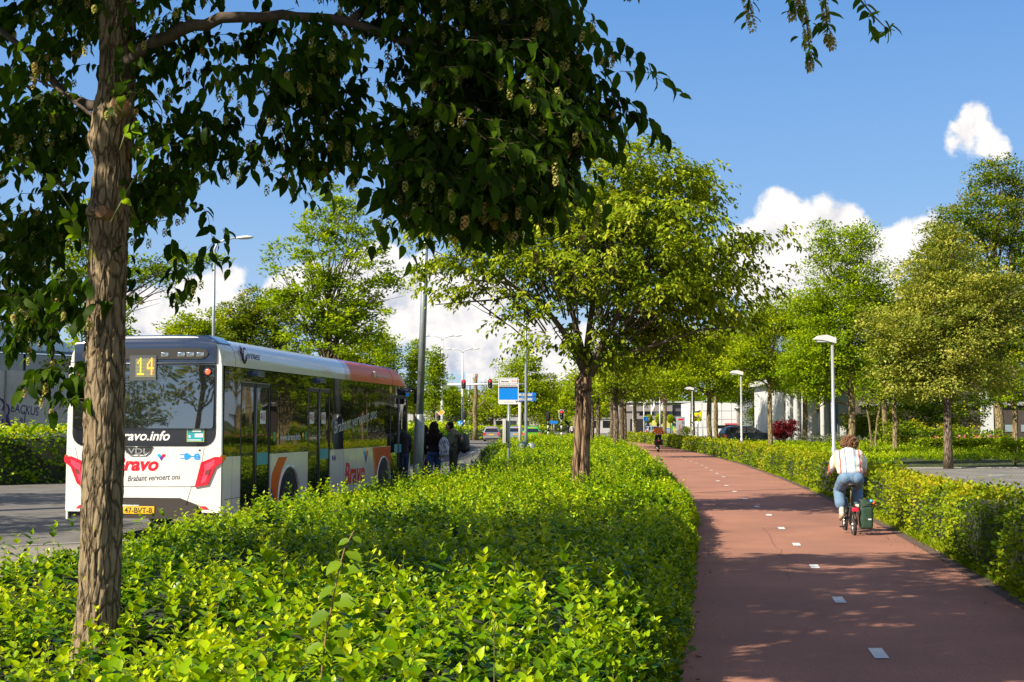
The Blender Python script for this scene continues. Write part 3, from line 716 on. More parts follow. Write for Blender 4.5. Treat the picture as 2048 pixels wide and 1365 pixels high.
glass = dark_glass('tinted_side_glass', wav=0.25)
rglass = dark_glass('tinted_rear_glass', (0.015, 0.016, 0.018), 0.015, 2.2, wav=0.2)
gblack = mat('gloss_black_panel', (0.012, 0.013, 0.018), 0.08, coat=0.8)
mblack = mat('matt_black_plastic', (0.02, 0.018, 0.017), 0.5)
rubber = mat('rubber', (0.018, 0.018, 0.018), 0.85, bump=0.3, bscale=60)
steel = mat('wheel_steel', (0.30, 0.30, 0.31), 0.4, metal=0.7)
alu = mat('aluminium_trim', (0.45, 0.46, 0.47), 0.3, metal=0.9)
seam = mat('panel_gap', (0.05, 0.05, 0.05), 0.8)
def lens(name, col, e=0.0, rough=0.12):
    m = mat(name, col, rough, coat=0.8, emit=col if e else None, estr=e); return m
redlens = lens('red_lens', (0.55, 0.012, 0.03), 0.25); pinklens = lens('pink_red_lens', (0.75, 0.06, 0.11), 0.35); amber = lens('amber_lens', (0.55, 0.10, 0.005), 0.1)
teal = mat('teal_sticker', (0.02, 0.36, 0.42), 0.35); dteal = mat('dark_teal_sticker', (0.03, 0.20, 0.21), 0.4)
redt = mat('brand_red', (0.72, 0.008, 0.03), 0.35); darkt = mat('ink_dark', (0.05, 0.03, 0.08), 0.5); bluet = mat('brand_blue', (0.02, 0.33, 0.80), 0.35); cyant = mat('brand_cyan', (0.0, 0.45, 0.85), 0.35)
violt = mat('brand_violet', (0.13, 0.04, 0.36), 0.35); whitet = mat('white_lettering', (0.85, 0.85, 0.85), 0.4); yellowt = mat('plate_yellow', (0.85, 0.50, 0.02), 0.35); greyt = mat('grey_panel', (0.22, 0.20, 0.21), 0.5)
redsign = mat('sign_red', (0.65, 0.02, 0.03), 0.4)
L_ = 12.0
# roof cove loft: cross-sections (x, z) from the window top over the roof
def roof_section(y):
    s = 0.0 if y < 10.9 else min(1, (y-10.9)/1.15)
    dz = 0.34*s**2; dx = 0.10*s**2
    half = [(1.262, 2.70), (1.258, 2.80), (1.240, 2.90), (1.195, 3.00), (1.115, 3.085), (1.00, 3.13), (0.80, 3.15), (0.4, 3.16)]
    right = [(x-dx, z - dz*(0.25 + 0.75*(z-2.70)/0.46)) for x, z in half]
    return right + [(-x, z) for x, z in reversed(right)]
ysr = [0.0, 0.02, 0.05, 0.12, 1, 3, 5, 6.5, 6.9, 8.2, 9.5, 10.4, 10.9, 11.15, 11.4, 11.65, 11.85, 12.0]
mb = MB(); vs = []; k = 16
for y in ysr:
    sh = 1.0 - 0.012*max(0, (0.12-y)/0.12)
    for x, z in roof_section(y): vs.append((x*sh, y, z - (0.012 if y == 0 else 0)))
fsm = {0: [], 1: [], 2: [], 3: []}
for i in range(len(ysr)-1):
    for j in range(k-1):
        f = (i*k+j, i*k+j+1, (i+1)*k+j+1, (i+1)*k+j); y = ysr[i]
        if y >= 6.89 and (j <= 3 or j >= k-5): mi = 1
        elif y >= 6.49 and (j <= 3 or j >= k-5): mi = 3
        elif y >= 6.49: mi = 2
        else: mi = 0
        fsm[mi].append(f)
n0 = 0
mb.v = vs
for mi, fl in fsm.items():
    mb.f += fl; mb.m += [mi]*len(fl); mb.sm += [True]*len(fl)
nn = len(ysr)
mb.f.append(tuple((nn-1)*k + j for j in range(k))); mb.m.append(1); mb.sm.append(False)
mb.f.append(tuple(range(k))); mb.m.append(0); mb.sm.append(False)
roof = mb.build('roof', [roofpaint(), orange, purple, pink], bus)
mb = MB(); mb.tube([(x, 10.35, z+0.001) for x, z in roof_section(10.35)[:6]], 0.004, 4); mb.build('roof_seam', seam, roof); mb = MB(); mb.tube([(x, 0.55, z+0.001) for x, z in roof_section(0.55)[:6]], 0.003, 4); mb.build('roof_seam', seam, roof)
# inner dark core so nothing shows through
mb = MB(); mb.box(-1.235, 1.235, 0.04, 11.9, 0.34, 2.72); mb.box(-1.1, 1.1, 2.3, 11.5, 0.22, 0.36); core_b = mb.build('underbody', mblack, bus)
# side skirts with wheel arches (right side drawn from the photo, left mirrored)
def skirt(sgn, name):
    def arch(cx_, r=0.56, zc=0.47, n=14): return [(cx_ + r*math.cos(a), max(0.30, zc + r*math.sin(a)*1.0)) for a in [math.pi*(1 - i/n) for i in range(n+1)]]
    segs = [(0.0, 0.77, []), (2.15, 4.13, [3.12]), (5.52, 10.12, [9.5]), (11.72, 11.98, [])]
    if sgn < 0: segs = [(0.0, 4.13, [3.12]), (4.14, 11.98, [9.5])]
    for (a, b, ar) in segs:
        poly = [(a, 0.32)]
        for c_ in ar:
            poly += [(max(a+0.001, min(b-0.001, p[0])), p[1]) for p in arch(c_)]
        poly += [(b, 0.32), (b, 1.29), (a, 1.29)]
        x0, x1 = (HW-0.03, HW) if sgn > 0 else (-HW, -HW+0.03)
        mb = MB(); mb.prism(poly, 'x', x0, x1, 0); mb.build(name, white, bus)
sk = skirt(1, 'side_panel'); sk2 = skirt(-1, 'side_panel')
# wheel-arch lining + wheels
mb = MB(); mb.prism([(2.5,0.3),(2.5,0.9),(2.7,1.12),(3.55,1.12),(3.75,0.9),(3.75,0.3)], 'x', 0.8, HW-0.032); mb.build('wheel_housing', mblack, bus); mb = MB(); mb.prism([(8.88,0.3),(8.88,0.9),(9.1,1.12),(9.9,1.12),(10.1,0.9),(10.1,0.3)], 'x', 0.8, HW-0.032); mb.build('wheel_housing', mblack, bus)
for (yw) in (3.12, 9.5):
    mb = MB(); mb.tube([(HW-0.0005, yw + 0.585*math.cos(a), 0.47+0.585*math.sin(a)) for a in [math.pi*(1.02 - 1.04*i/16) for i in range(17)]], 0.022, 6); mb.build('wheel_arch', white, bus)
    for sgn in (1, -1):
        mb = MB(); prof = [(0.30, -0.14), (0.44, -0.145), (0.485, -0.11), (0.49, 0), (0.485, 0.11), (0.44, 0.145), (0.30, 0.14)]
        mb.lathe(prof, (sgn*(HW-0.17), yw, 0.49), 32, 0, 'x'); wh = mb.build('wheel', rubber, bus)
        mb = MB(); mb.lathe([(0.0, 0.03*sgn), (0.10, 0.035*sgn), (0.13, 0.0), (0.24, -0.03*sgn), (0.285, 0.10*sgn), (0.305, 0.12*sgn)], (sgn*(HW-0.17), yw, 0.49), 24, 0, 'x')
        for q in range(10): a = q*math.pi/5; mb.ell((sgn*(HW-0.165)+0.0, yw + 0.17*math.cos(a), 0.49+0.17*math.sin(a)), (0.02, 0.014, 0.014), 0, 6, 4)
        mb.build('rim', steel, wh)
# side glass band (from 1.29 to 2.70), thin dark panels 
def side_prism(name, pts, th0, th1, m, parent=None, sgn=1):
    mb = MB(); mb.prism(pts, 'x', sgn*(HW+th0), sgn*(HW+th1)); return mb.build(name, m, parent or bus)
side_prism('side_window', [(0.09,1.292),(0.77,1.292),(0.77,2.69),(0.13,2.69),(0.10,2.66)], -0.03, -0.008, glass)
side_prism('side_window', [(2.15,1.292),(4.13,1.292),(4.13,2.47),(2.15,2.47)], -0.03, -0.008, glass)
side_prism('side_window', [(5.52,1.292),(7.9,1.292),(7.9,2.47),(5.52,2.47)], -0.03, -0.008, glass)
side_prism('side_window', [(7.915,1.292),(10.12,1.292),(10.12,2.47),(7.915,2.47)], -0.03, -0.008, glass)
side_prism('window_header', [(0.775,2.475),(11.9,2.475),(11.75,2.695),(0.775,2.695)], -0.03, -0.006, glass)
side_prism('side_window', [(0.09,1.292),(11.9,1.292),(11.8,2.69),(0.13,2.69)], -0.03, -0.008, glass, sgn=-1)
side_prism('window_pillar', [(2.6,1.45),(2.63,1.45),(2.63,2.35),(2.6,2.35)], -0.01, -0.004, mblack)
# doors
def door(y0, y1, name='door'):
    d = empty(name, (0, 0, 0)); d.parent = bus
    mid = (y0+y1)/2; mb = MB()
    for a, b in ((y0, mid-0.01), (mid+0.01, y1)):
        mb = MB()
        for (p, q, r, s) in ((a+0.01, a+0.06, 0.36, 2.46), (b-0.06, b-0.01, 0.36, 2.46)): mb.box(HW-0.045, HW-0.012, p, q, r, s, bev=0.005)
        mb.box(HW-0.045, HW-0.014, a+0.06, b-0.06, 0.36, 0.50); mb.box(HW-0.045, HW-0.014, a+0.06, b-0.06, 2.40, 2.46)
        mb.build('door_frame', mblack, d)
    for a, b in ((y0, mid-0.01), (mid+0.01, y1)): mb = MB(); mb.box(HW-0.04, HW-0.022, a+0.061, b-0.061, 0.501, 2.399); mb.build('door_glass', glass, d)
    mb = MB(); mb.box(HW-0.013, HW-0.004, y0+0.03, y1-0.03, 2.464, 2.474); mb.tube([(HW-0.008, mid, 0.5), (HW-0.008, mid, 2.4)], 0.006, 6); mb.build('door_trim', alu, d)
    return d
d1 = door(0.78, 2.14); d2 = door(4.14, 5.51); d3 = door(10.13, 11.71)
def sticker(parent, y0, y1, z0, z1, m, off=-0.021, nm='sticker'):
    mb = MB(); mb.box(HW+off, HW+off+0.002, y0, y1, z0, z1); return mb.build(nm, m, parent)
for (d, a, b) in ((d1, 1.55, 2.07), (d2, 4.90, 5.44), (d3, 10.55, 11.2)):
    sticker(d, a, b, 1.12, 1.32, teal, nm='teal_strip')
for (d, a) in ((d1, 1.68), (d2, 4.28), (d2, 5.0)):
    st = sticker(d, a, a+0.26, 1.80, 2.02, whitet, -0.0215, 'door_notice')
    mb = MB(); mb.tube([(HW-0.019, a+0.07, 1.93), (HW-0.018, a+0.07, 1.93)], 0.05, 14); mb.box(HW-0.018, HW-0.0175, a+0.035, a+0.105, 1.922, 1.938, 1); mb.build('notice_symbol', [redsign, whitet], st)
    mb = MB()
    for q in (0.15, 0.21): mb.ell((HW-0.0185, a+q, 1.975), (0.001, 0.015, 0.015), 0, 8, 6); mb.box(HW-0.0190, HW-0.018, a+q-0.015, a+q+0.015, 1.85, 1.955)
    mb.build('notice_figures', greyt, st)
for (y, z) in ((1.42, 2.62), (4.75, 2.62), (11.55, 2.60)):
    mb = MB(); mb.prism([(y-0.17, z-0.05), (y-0.17, z), (y-0.11, z+0.05), (y+0.11, z+0.05), (y+0.17, z), (y+0.17, z-0.05)], 'x', HW-0.006, HW+0.085); mb.build('camera_hood', mat('hood_blue_black', (0.05, 0.09, 0.19), 0.25, coat=0.6), bus)
# lettering on the side. local frame: text runs forward (+y), normal +x
SR = (R(90), 0, R(90))
t = text('website_lettering', 'www.bravo.info', 0.17, whitet, bus, (HW-0.005, 2.62, 1.51), SR, 0.0005, shear=0.25, bold=0.002, sx=1.0)
t = text('slogan_lettering', 'Brabant vervoert ons', 0.34, mat('slogan_white', (0.62,0.64,0.62), 0.5), bus, (HW-0.005, 5.75, 1.60), (R(90), 0, R(90)), 0.0005, shear=0.3, bold=0.002, sx=1.08); t.rotation_euler = (R(90), R(-6), R(90))
t = text('brand_lettering', 'Bravo', 0.60, redt, bus, (HW+0.001, 6.45, 0.58), SR, 0.001, shear=0.2, bold=0.018, sx=1.05)
def heart(parent, c, s, m3, plane):
    """three-piece folded heart; plane maps (u, v) to a point"""
    for pts, m in (([(-1,0.9),(-0.75,1.0),(-0.35,1.0),(0,0.6),(-0.5,0.1),(-1,0.5)], m3[0]), ([(1,0.9),(0.75,1.0),(0.35,1.0),(0,0.6),(0.5,0.1),(1,0.5)], m3[1]), ([(0,0.6),(0.5,0.1),(0,-0.6),(-0.5,0.1)], m3[2])):
        mb = MB(); P = [plane(c[0]+u*s, c[1]+v*s, 0.002) for u, v in pts]; Q = [plane(c[0]+u*s, c[1]+v*s, 0) for u, v in pts]; n = len(P)
        mb.add(P+Q, [tuple(range(n)), tuple(range(n, 2*n))[::-1]] + [(i, (i+1) % n, n+(i+1) % n, n+i) for i in range(n)]); mb.build('heart_emblem', m, parent)
heart(bus, (8.05, 1.05), 0.18, (cyant, mat('heart_orange', (0.8, 0.15, 0.05), 0.35), violt), lambda u, v, o: (HW+0.001+o, u, v))
text('operator_lettering', 'ermes', 0.20, darkt, bus, (1.247, 1.02, 2.85), (R(97), 0, R(90)), 0.001, sx=1.25)
mb = MB()     # winged initial in front of the operator name
mb.tube([(1.254, 0.98, 3.00), (1.256, 0.90, 3.02), (1.262, 0.83, 2.95), (1.268, 0.84, 2.83), (1.268, 0.93, 2.78), (1.266, 1.00, 2.84), (1.262, 0.96, 2.88)], [0.008, 0.016, 0.019, 0.021, 0.017, 0.012, 0.006], 6)
for q in range(4): mb.tube([(1.262, 0.80, 2.90+q*0.03), (1.250, 0.66+0.02*q, 2.99+q*0.022)], [0.012, 0.002], 5)
mb.build('winged_emblem', darkt, bus)
text('electric_lettering', 'bus met stroom', 0.085, whitet, bus, (1.262, 10.05, 2.83), (R(93), 0, R(90)), 0.0005, sx=1.2) if False else None
mb = MB()
for q in range(6): a = q*math.pi/3; mb.tube([(1.2545, 8.75, 2.88), (1.2525, 8.75+0.08*math.cos(a), 2.88+0.08*math.sin(a))], [0.02, 0.028], 5)
mb.build('star_emblem', whitet, bus)
mb = MB()
for q in range(9): mb.box(1.256, 1.259, 8.95+q*0.10, 9.02+q*0.10, 2.855, 2.895)
mb.build('small_lettering', whitet, bus)
# coloured patches round the wheels
side_prism('colour_patch', [(2.22,0.95),(2.55,1.22),(3.0,1.22),(2.72,1.0),(2.56,0.75),(2.5,0.5),(2.42,0.40),(2.18,0.75)], 0.0, 0.002, mat('arch_orange', (0.78, 0.13, 0.006), 0.35, spec=0.25))
side_prism('colour_patch', [(2.18,0.36),(2.42,0.36),(2.48,0.50),(2.40,0.62),(2.18,0.72)], 0.0, 0.0015, violet)
side_prism('colour_patch', [(8.72,1.28),(10.11,1.28),(10.11,0.40),(10.06,0.6),(9.9,0.92),(9.5,1.08),(9.1,0.92),(8.95,0.7)], 0.0, 0.002, redp)
side_prism('colour_patch', [(8.55,1.28),(8.71,1.28),(8.94,0.68),(8.85,0.50)], 0.0, 0.002, mat('arch_amber', (0.75, 0.20, 0.02), 0.35, spec=0.25))
for yy in (0.42,): side_prism('panel_gap', [(yy,0.34),(yy+0.006,0.34),(yy+0.006,1.28),(yy,1.28)], 0.0, 0.001, seam)
side_prism('panel_gap', [(0.1,0.63),(0.77,0.63),(0.77,0.638),(0.1,0.638)], 0.0, 0.001, seam)
for yy in (6.4, 7.3, 8.3): side_prism('panel_gap', [(yy,0.34),(yy+0.005,0.34),(yy+0.005,1.28),(yy,1.28)], 0.0, 0.001, seam)
mb = MB(); mb.tube([(HW, 5.68, 1.13), (HW+0.002, 5.68, 1.13)], 0.055, 14); mb.build('round_sticker', violt, bus); mb = MB(); mb.tube([(HW, 5.82, 1.13), (HW+0.002, 5.82, 1.13)], 0.055, 14); mb.build('round_sticker', violt, bus)
sticker(bus, 2.28, 2.40, 1.50, 1.66, mat('green_sticker', (0.03, 0.35, 0.12), 0.4), -0.006); sticker(bus, 3.98, 4.09, 1.50, 1.66, mat('green_sticker', (0.03, 0.35, 0.12), 0.4), -0.006)
mb = MB(); mb.tube([(HW-0.006, 2.50, 1.58), (HW-0.004, 2.50, 1.58)], 0.06, 14); mb.build('round_sticker', yellowt, bus); mb = MB(); mb.tube([(HW-0.006, 3.87, 1.58), (HW-0.004, 3.87, 1.58)], 0.06, 14); mb.build('round_sticker', yellowt, bus)
mb = MB(); mb.prism([(9.98,2.58),(10.12,2.68),(10.26,2.58),(10.12,2.48)], 'x', HW-0.006, HW-0.003); mb.build('diamond_sticker', yellowt, bus)
# front nose and mirror
mb = MB(); mb.box(-1.2, 1.2, 11.86, 12.02, 0.34, 1.25, bev=0.05); mb.build('front_bumper', redp, bus)
mb = MB(); mb.box(-1.2, 1.2, 11.88, 11.98, 1.25, 2.72, bev=0.04); mb.build('windscreen', glass, bus)
mb = MB(); mb.tube([(1.15, 11.75, 2.62), (1.35, 11.9, 2.66), (1.48, 12.0, 2.60)], 0.03, 8); mb.box(1.38, 1.58, 11.92, 12.06, 2.28, 2.66, bev=0.04); mb.build('mirror', mblack, bus)
# ---------------- rear end
def rear_poly(name, pix, m, o0, o1, parent=None, px=True):
    P = [RB(*p) for p in pix] if px else pix
    mb = MB(); mb.prism(P, 'y', -o1, -o0); return mb.build(name, m, parent or bus)
rear = MB()
def outline(top=2.71):
    return [(-1.262,top),(1.262,top),(1.275,1.3),(1.275,0.46),(1.255,0.44),(0.98,0.44),(0.90,0.56),(0.62,0.66),(-0.62,0.66),(-0.90,0.56),(-0.98,0.44),(-1.255,0.44),(-1.275,0.46),(-1.275,1.3)]
rear.prism(outline(), 'y', -0.02, 0.035)
rp = rear.build('rear_panel', white, bus)
bpy.context.view_layer.update()
rear_poly('rear_bumper_insert', [(-0.93,0.34),(0.93,0.34),(0.88,0.58),(0.62,0.70),(-0.62,0.70),(-0.88,0.58)], mat('bumper_brown_black', (0.045, 0.035, 0.03), 0.45), -0.03, 0.012, px=False)
def rr(x0, x1, z0, z1, r, n=5, top=True):
    p = []
    for (cx_, cz, a0) in ((x1-r, z0+r, -90), (x1-0.02, z1-0.02, 0), (x0+0.02, z1-0.02, 90), (x0+r, z0+r, 180)):
        rad = r if cz < (z0+z1)/2 else 0.02
        for i in range(n+1): a = R(a0 + 90*i/n); p.append((cx_ + rad*math.cos(a), cz + rad*math.sin(a)))
    return p
rear_poly('rear_black_band', rr(-1.18, 1.18, 1.455, 2.705, 0.20), gblack, 0.018, 0.028, px=False)
rw = rear_poly('rear_window', rr(-1.15, 1.15, 1.73, 2.70, 0.04), rglass, 0.0285, 0.060, px=False)
for v in rw.data.vertices:                       # the pane leans back towards its top
    if v.co.y < -0.05: v.co.y = -0.062 + (v.co.z-1.73)/0.97*0.032 + 0.010*((v.co.z-2.2)/0.5)**2*0
# glossy dark rear cap above the window, curved into the roof
mb = MB(); prof = [(-0.034, 2.715), (-0.032, 2.86), (-0.030, 2.98), (-0.022, 3.06), (0.0, 3.13), (0.05, 3.175), (0.2, 3.19), (0.6, 3.195)]
xs = [-1.17, -1.0, -0.5, 0, 0.5, 1.0, 1.17]; vs = []
for x in xs:
    for (y, z) in prof: vs.append((x, y, min(z, float(np.interp(abs(x), [0.0, 0.8, 1.0, 1.115, 1.17], [3.19, 3.175, 3.155, 3.10, 3.04])) + 0.012)))
m_ = len(prof); mb.add(vs, [(i*m_+j, i*m_+j+1, (i+1)*m_+j+1, (i+1)*m_+j) for i in range(len(xs)-1) for j in range(m_-1)], 0, True)
bluedark = mat('rear_cap_dark_blue', (0.03, 0.045, 0.09), 0.12, coat=0.9); mb.build('rear_cap', bluedark, bus)
mb = MB(); mb.prism([(-0.95,2.80),(0.95,2.80),(1.03,2.84),(1.05,2.89),(1.02,2.935),(0.9,2.965),(-0.9,2.965),(-1.02,2.935),(-1.05,2.89),(-1.03,2.84)], 'y', -0.045, -0.015); mb.build('vent_grille', mblack, bus)
bmet = mat('bright_metal', (0.8, 0.78, 0.72), 0.15, metal=1.0)
for x in (-0.72, -0.45, 0.28, 0.55, 0.70, 0.86): mb = MB(); mb.box(x, x+0.12, -0.050, -0.044, 2.83, 2.90, bev=0.003); mb.build('vent_fitting', bmet, bus)
mb = MB(); mb.tube([(-1.16, -0.036, 2.738), (1.16, -0.036, 2.738)], 0.010, 6); mb.build('trim_line', alu, bus)
for x in (-1.05, 1.05):
    mb = MB(); mb.tube([(x, -0.025, 2.60), (x, -0.055, 2.60)], [0.075, 0.07], 16); b_ = mb.build('brake_light', gblack, bus)
    mb = MB(); mb.tube([(x, -0.056, 2.60), (x, -0.062, 2.60)], [0.045, 0.04], 14); mb.build('lamp_lens', lens('brake_glow', (0.9, 0.10, 0.04), 1.0), b_)
# destination display behind the glass: 14
mb = MB(); c = RB(289, 736); mb.box(c[0]-0.22, c[0]+0.22, -0.056, -0.040, c[1]-0.20, c[1]+0.19); dsp = mb.build('route_display', mat('display_housing', (0.10, 0.11, 0.11), 0.25), bus)
mb = MB()
for q in range(13): mb.box(c[0]-0.12, c[0]+0.20, -0.0572, -0.0562, c[1]-0.14+q*0.022, c[1]-0.126+q*0.022)
mb.build('display_lines', mat('display_lines', (0.30, 0.29, 0.16), 0.5), dsp)
led = mat('amber_led', (0.9, 0.42, 0.02), 0.5, emit=(1.0, 0.42, 0.02), estr=1.1)
D1 = ["..1..",".11..","1.1..","..1..","..1..","..1..","..1..","..1..","11111"]; D4 = ["...1.","..11.",".1.1.","1..1.","1..1.","11111","...1.","...1.","...1."]
for pat, ox in ((D1, -0.09), (D4, 0.07)):
    mb = MB()
    for r_, row_ in enumerate(pat):
        for q, ch in enumerate(row_):
            if ch == '1': mb.box(c[0]+ox+q*0.022, c[0]+ox+q*0.022+0.019, -0.0595, -0.0575, c[1]+0.125-r_*0.030, c[1]+0.151-r_*0.030)
    mb.build('route_digit', led, dsp)
# text and emblems on the tail
def rtext(name, body, px, py, size, m, **kw):
    x, z = RB(px, py); o = kw.pop('off', 0.03); return text(name, body, size, m, bus, (x, -o, z), (R(90), 0, 0), 0.0007, **kw)
rtext('website_lettering', 'www.bravo.info', 340, 881, 0.205, whitet, shear=0.28, bold=0.004, align='RIGHT', off=0.0295, sx=1.06)
rtext('brand_lettering', 'Bravo', 316, 941, 0.285, redt, shear=0.25, bold=0.011, align='RIGHT', off=0.0215, sx=1.08)
t = rtext('slogan_lettering', 'Brabant vervoert ons', 361, 959, 0.125, darkt, shear=0.3, bold=0.001, align='RIGHT', off=0.0215, sx=0.80); t.rotation_euler = (R(90), R(-2.5), 0)
c = RB(324, 917); heart(bus, c, 0.066, (cyant, redt, violt), lambda u, v, o: (u, -0.0215-o, v))
c = RB(381, 913); mb = MB()
mb.prism([(c[0]-0.02,c[1]+0.05),(c[0]+0.02,c[1]+0.05),(c[0]+0.075,c[1]+0.015),(c[0]+0.075,c[1]-0.015),(c[0]+0.02,c[1]-0.055),(c[0]-0.02,c[1]-0.055),(c[0]-0.035,c[1])][::-1], 'y', -0.0235, -0.0215)
mb.box(c[0]-0.10, c[0]-0.03, -0.0235, -0.0215, c[1]+0.02, c[1]+0.033); mb.box(c[0]-0.10, c[0]-0.03, -0.0235, -0.0215, c[1]-0.035, c[1]-0.022); mb.box(c[0]+0.07, c[0]+0.13, -0.0235, -0.0215, c[1]-0.008, c[1]+0.006)
for v_ in range(len(mb.v)): mb.v[v_] = (mb.v[v_][0]-0.06, mb.v[v_][1], mb.v[v_][2])
mb.build('plug_emblem', bluet, bus)
text('electric_letter', 'e', 0.20, bluet, bus, (c[0]+0.06, -0.0215, c[1]-0.05), (R(90), 0, 0), 0.0007, bold=0.006, sx=1.15)
# maker badge
bp_ = [RB(*p) for p in ((249,894),(307,894),(301,905),(293,911),(263,911),(255,905))]
mb = MB(); mb.prism(bp_, 'y', -0.034, -0.02); bdg = mb.build('maker_badge', mblack, bus)
mb = MB(); mb.tube([(p[0], -0.035, p[1]) for p in bp_ + [bp_[0]]], 0.006, 6); mb.build('badge_rim', alu, bdg)
x, z = RB(278, 907.5); text('badge_letters', 'VDL', 0.115, mat('chrome_letter', (0.75, 0.75, 0.75), 0.2, metal=0.8), bdg, (x, -0.0345, z), (R(90), 0, 0), 0.001, bold=0.002, align='CENTER', sx=1.55)
# green info sticker
c0 = RB(375, 884); c1 = RB(410, 857)
mb = MB(); mb.box(c0[0], c1[0], -0.0300, -0.0285, c0[1], c1[1]); st = mb.build('info_sticker', mat('sticker_border', (0.55, 0.50, 0.05), 0.4), bus)
mb = MB(); mb.box(c0[0]+0.008, c1[0]-0.008, -0.0306, -0.0301, c0[1]+0.008, c1[1]-0.07, 0); mb.box(c0[0]+0.008, c1[0]-0.008, -0.0306, -0.0301, c1[1]-0.069, c1[1]-0.008, 1)
mb.box(c0[0]+0.13, c1[0]-0.02, -0.0312, -0.0307, c0[1]+0.07, c0[1]+0.125, 2); mb.box(c0[0]+0.03, c0[0]+0.06, -0.0312, -0.0307, c0[1]+0.06, c0[1]+0.10, 2); mb.box(c0[0]+0.02, c1[0]-0.05, -0.0312, -0.0307, c0[1]+0.022, c0[1]+0.034, 2)
mb.box(c0[0]+0.09, c1[0]-0.06, -0.0312, -0.0307, c1[1]-0.03, c1[1]-0.018, 2); mb.box(c0[0]+0.09, c1[0]-0.05, -0.0312, -0.0307, c1[1]-0.052, c1[1]-0.04, 2)
mb.build('sticker_print', [teal, dteal, whitet], st)
# tail lamps
for s in (1, -1):
    x2 = lambda p: (s*p[0], p[1])
    A = [x2(RB(*p)) for p in ((404.6,925),(432,914),(446,914.5),(446,925),(432,936),(417.5,970),(391.7,974.6))]
    mb = MB(); mb.prism(A, 'y', -0.05, 0.03); tl = mb.build('tail_light', redlens, bus)
    B = [x2(RB(*p)) for p in ((411,930),(432,919),(431,930),(424,936),(414,963),(404,968),(409,950),(412,940))]
    mb = MB(); mb.prism(B, 'y', -0.055, -0.0505); mb.build('light_guide', pinklens, tl)
    Bb = [x2(RB(*p)) for p in ((414,941),(424,938),(421,949),(412,951))]
    mb = MB(); mb.prism(Bb, 'y', -0.058, -0.0555); mb.build('light_core', mat('lamp_dark_core', (0.25, 0.05, 0.05), 0.3), tl)
    mb = MB(); mb.prism([(-0.045, 1.315), (0.03, 1.318), (0.14, 1.31), (0.13, 1.25), (0.03, 1.215), (-0.045, 1.20)], 'x', s*(HW-0.01), s*(HW+0.012)); mb.build('side_indicator', amber, tl)
    C_ = [x2(RB(*p)) for p in ((398,1012),(413,1013),(420,1020),(405,1019))]
    mb = MB(); mb.prism(C_, 'y', -0.026, -0.02); mb.build('reflector', redlens, bus)
# lines of the engine hatch
def rline(name, pts, r=0.004):
    mb = MB(); mb.tube([(RB(*p)[0], -0.0205, RB(*p)[1]) for p in pts], r, 4); mb.build(name, seam, bus)
rline('hatch_gap', [(409.5,895),(405,925),(391.5,974),(384,974)]); rline('hatch_gap', [(175,970),(240,973),(330,974),(391,973)]); rline('hatch_gap', [(384,974),(373,1010)]); rline('hatch_gap', [(152,895),(158,925),(170,974)])
mb = MB(); x, z = RB(400.5, 901); mb.tube([(x, -0.02, z), (x, -0.024, z)], 0.016, 12); mb.build('hatch_lock', mblack, bus)
# number plate
c0 = RB(243, 1028); c1 = RB(310, 1013)
mb = MB(); mb.box(c0[0]-0.10, c1[0], -0.024, -0.013, c0[1], c1[1], bev=0.003); pl_ = mb.build('number_plate', yellowt, bus)
mb = MB(); mb.box(c0[0]-0.095, c0[0]+0.035, -0.0255, -0.0242, c0[1]+0.004, c1[1]-0.004); mb.build('plate_band', mat('plate_blue', (0.01, 0.10, 0.55), 0.4), pl_)
text('plate_characters', '47-BVT-8', 0.118, mat('plate_black', (0.02, 0.02, 0.02), 0.5), pl_, (c0[0]+0.06, -0.0245, c0[1]+0.018), (R(90), 0, 0), 0.0006, bold=0.002, sx=0.98, sp=1.0)
mb = MB(); mb.box(c0[0]-0.05, c1[0]-0.25, -0.03, -0.012, c1[1]+0.004, c1[1]+0.018, bev=0.003); mb.build('plate_lamp', mat('lamp_white', (0.8, 0.8, 0.8), 0.3), bus)
# ---------------------------------------------------------------- street furniture
galv = mat('galvanised_steel', (0.36, 0.41, 0.43), 0.45, metal=0.55, bump=0.1, bscale=30, var=0.12, vscale=10)
wpole = mat('white_enamel', (0.72, 0.74, 0.74), 0.35, var=0.05, vscale=5)
lampgrey = mat('silver_grey_pole', (0.50, 0.51, 0.52), 0.35, metal=0.4)
headw = mat('lamp_head_white', (0.78, 0.78, 0.76), 0.35)
diffuser = mat('lamp_diffuser', (0.62, 0.64, 0.66), 0.2)
sblue = mat('sign_blue', (0.01, 0.22, 0.75), 0.35); boardblue = mat('board_blue', (0.0, 0.24, 0.82), 0.35); signwhite = mat('sign_white', (0.78, 0.78, 0.76), 0.4)
signyel = mat('sign_yellow', (0.80, 0.50, 0.0), 0.4); fluo = mat('sign_fluo_yellow', (0.75, 0.85, 0.0), 0.4); blackm = mat('signal_black', (0.015, 0.015, 0.016), 0.5); bandw = mat('band_white', (0.75, 0.75, 0.73), 0.5)
def P0(px, Y): p = at(px, 848, Y); return Vector((p.x, p.y, 0.0))
def zof(py, Y): return at(1024, py, Y).z
def dxof(dpx, Y): return dpx*Y/F
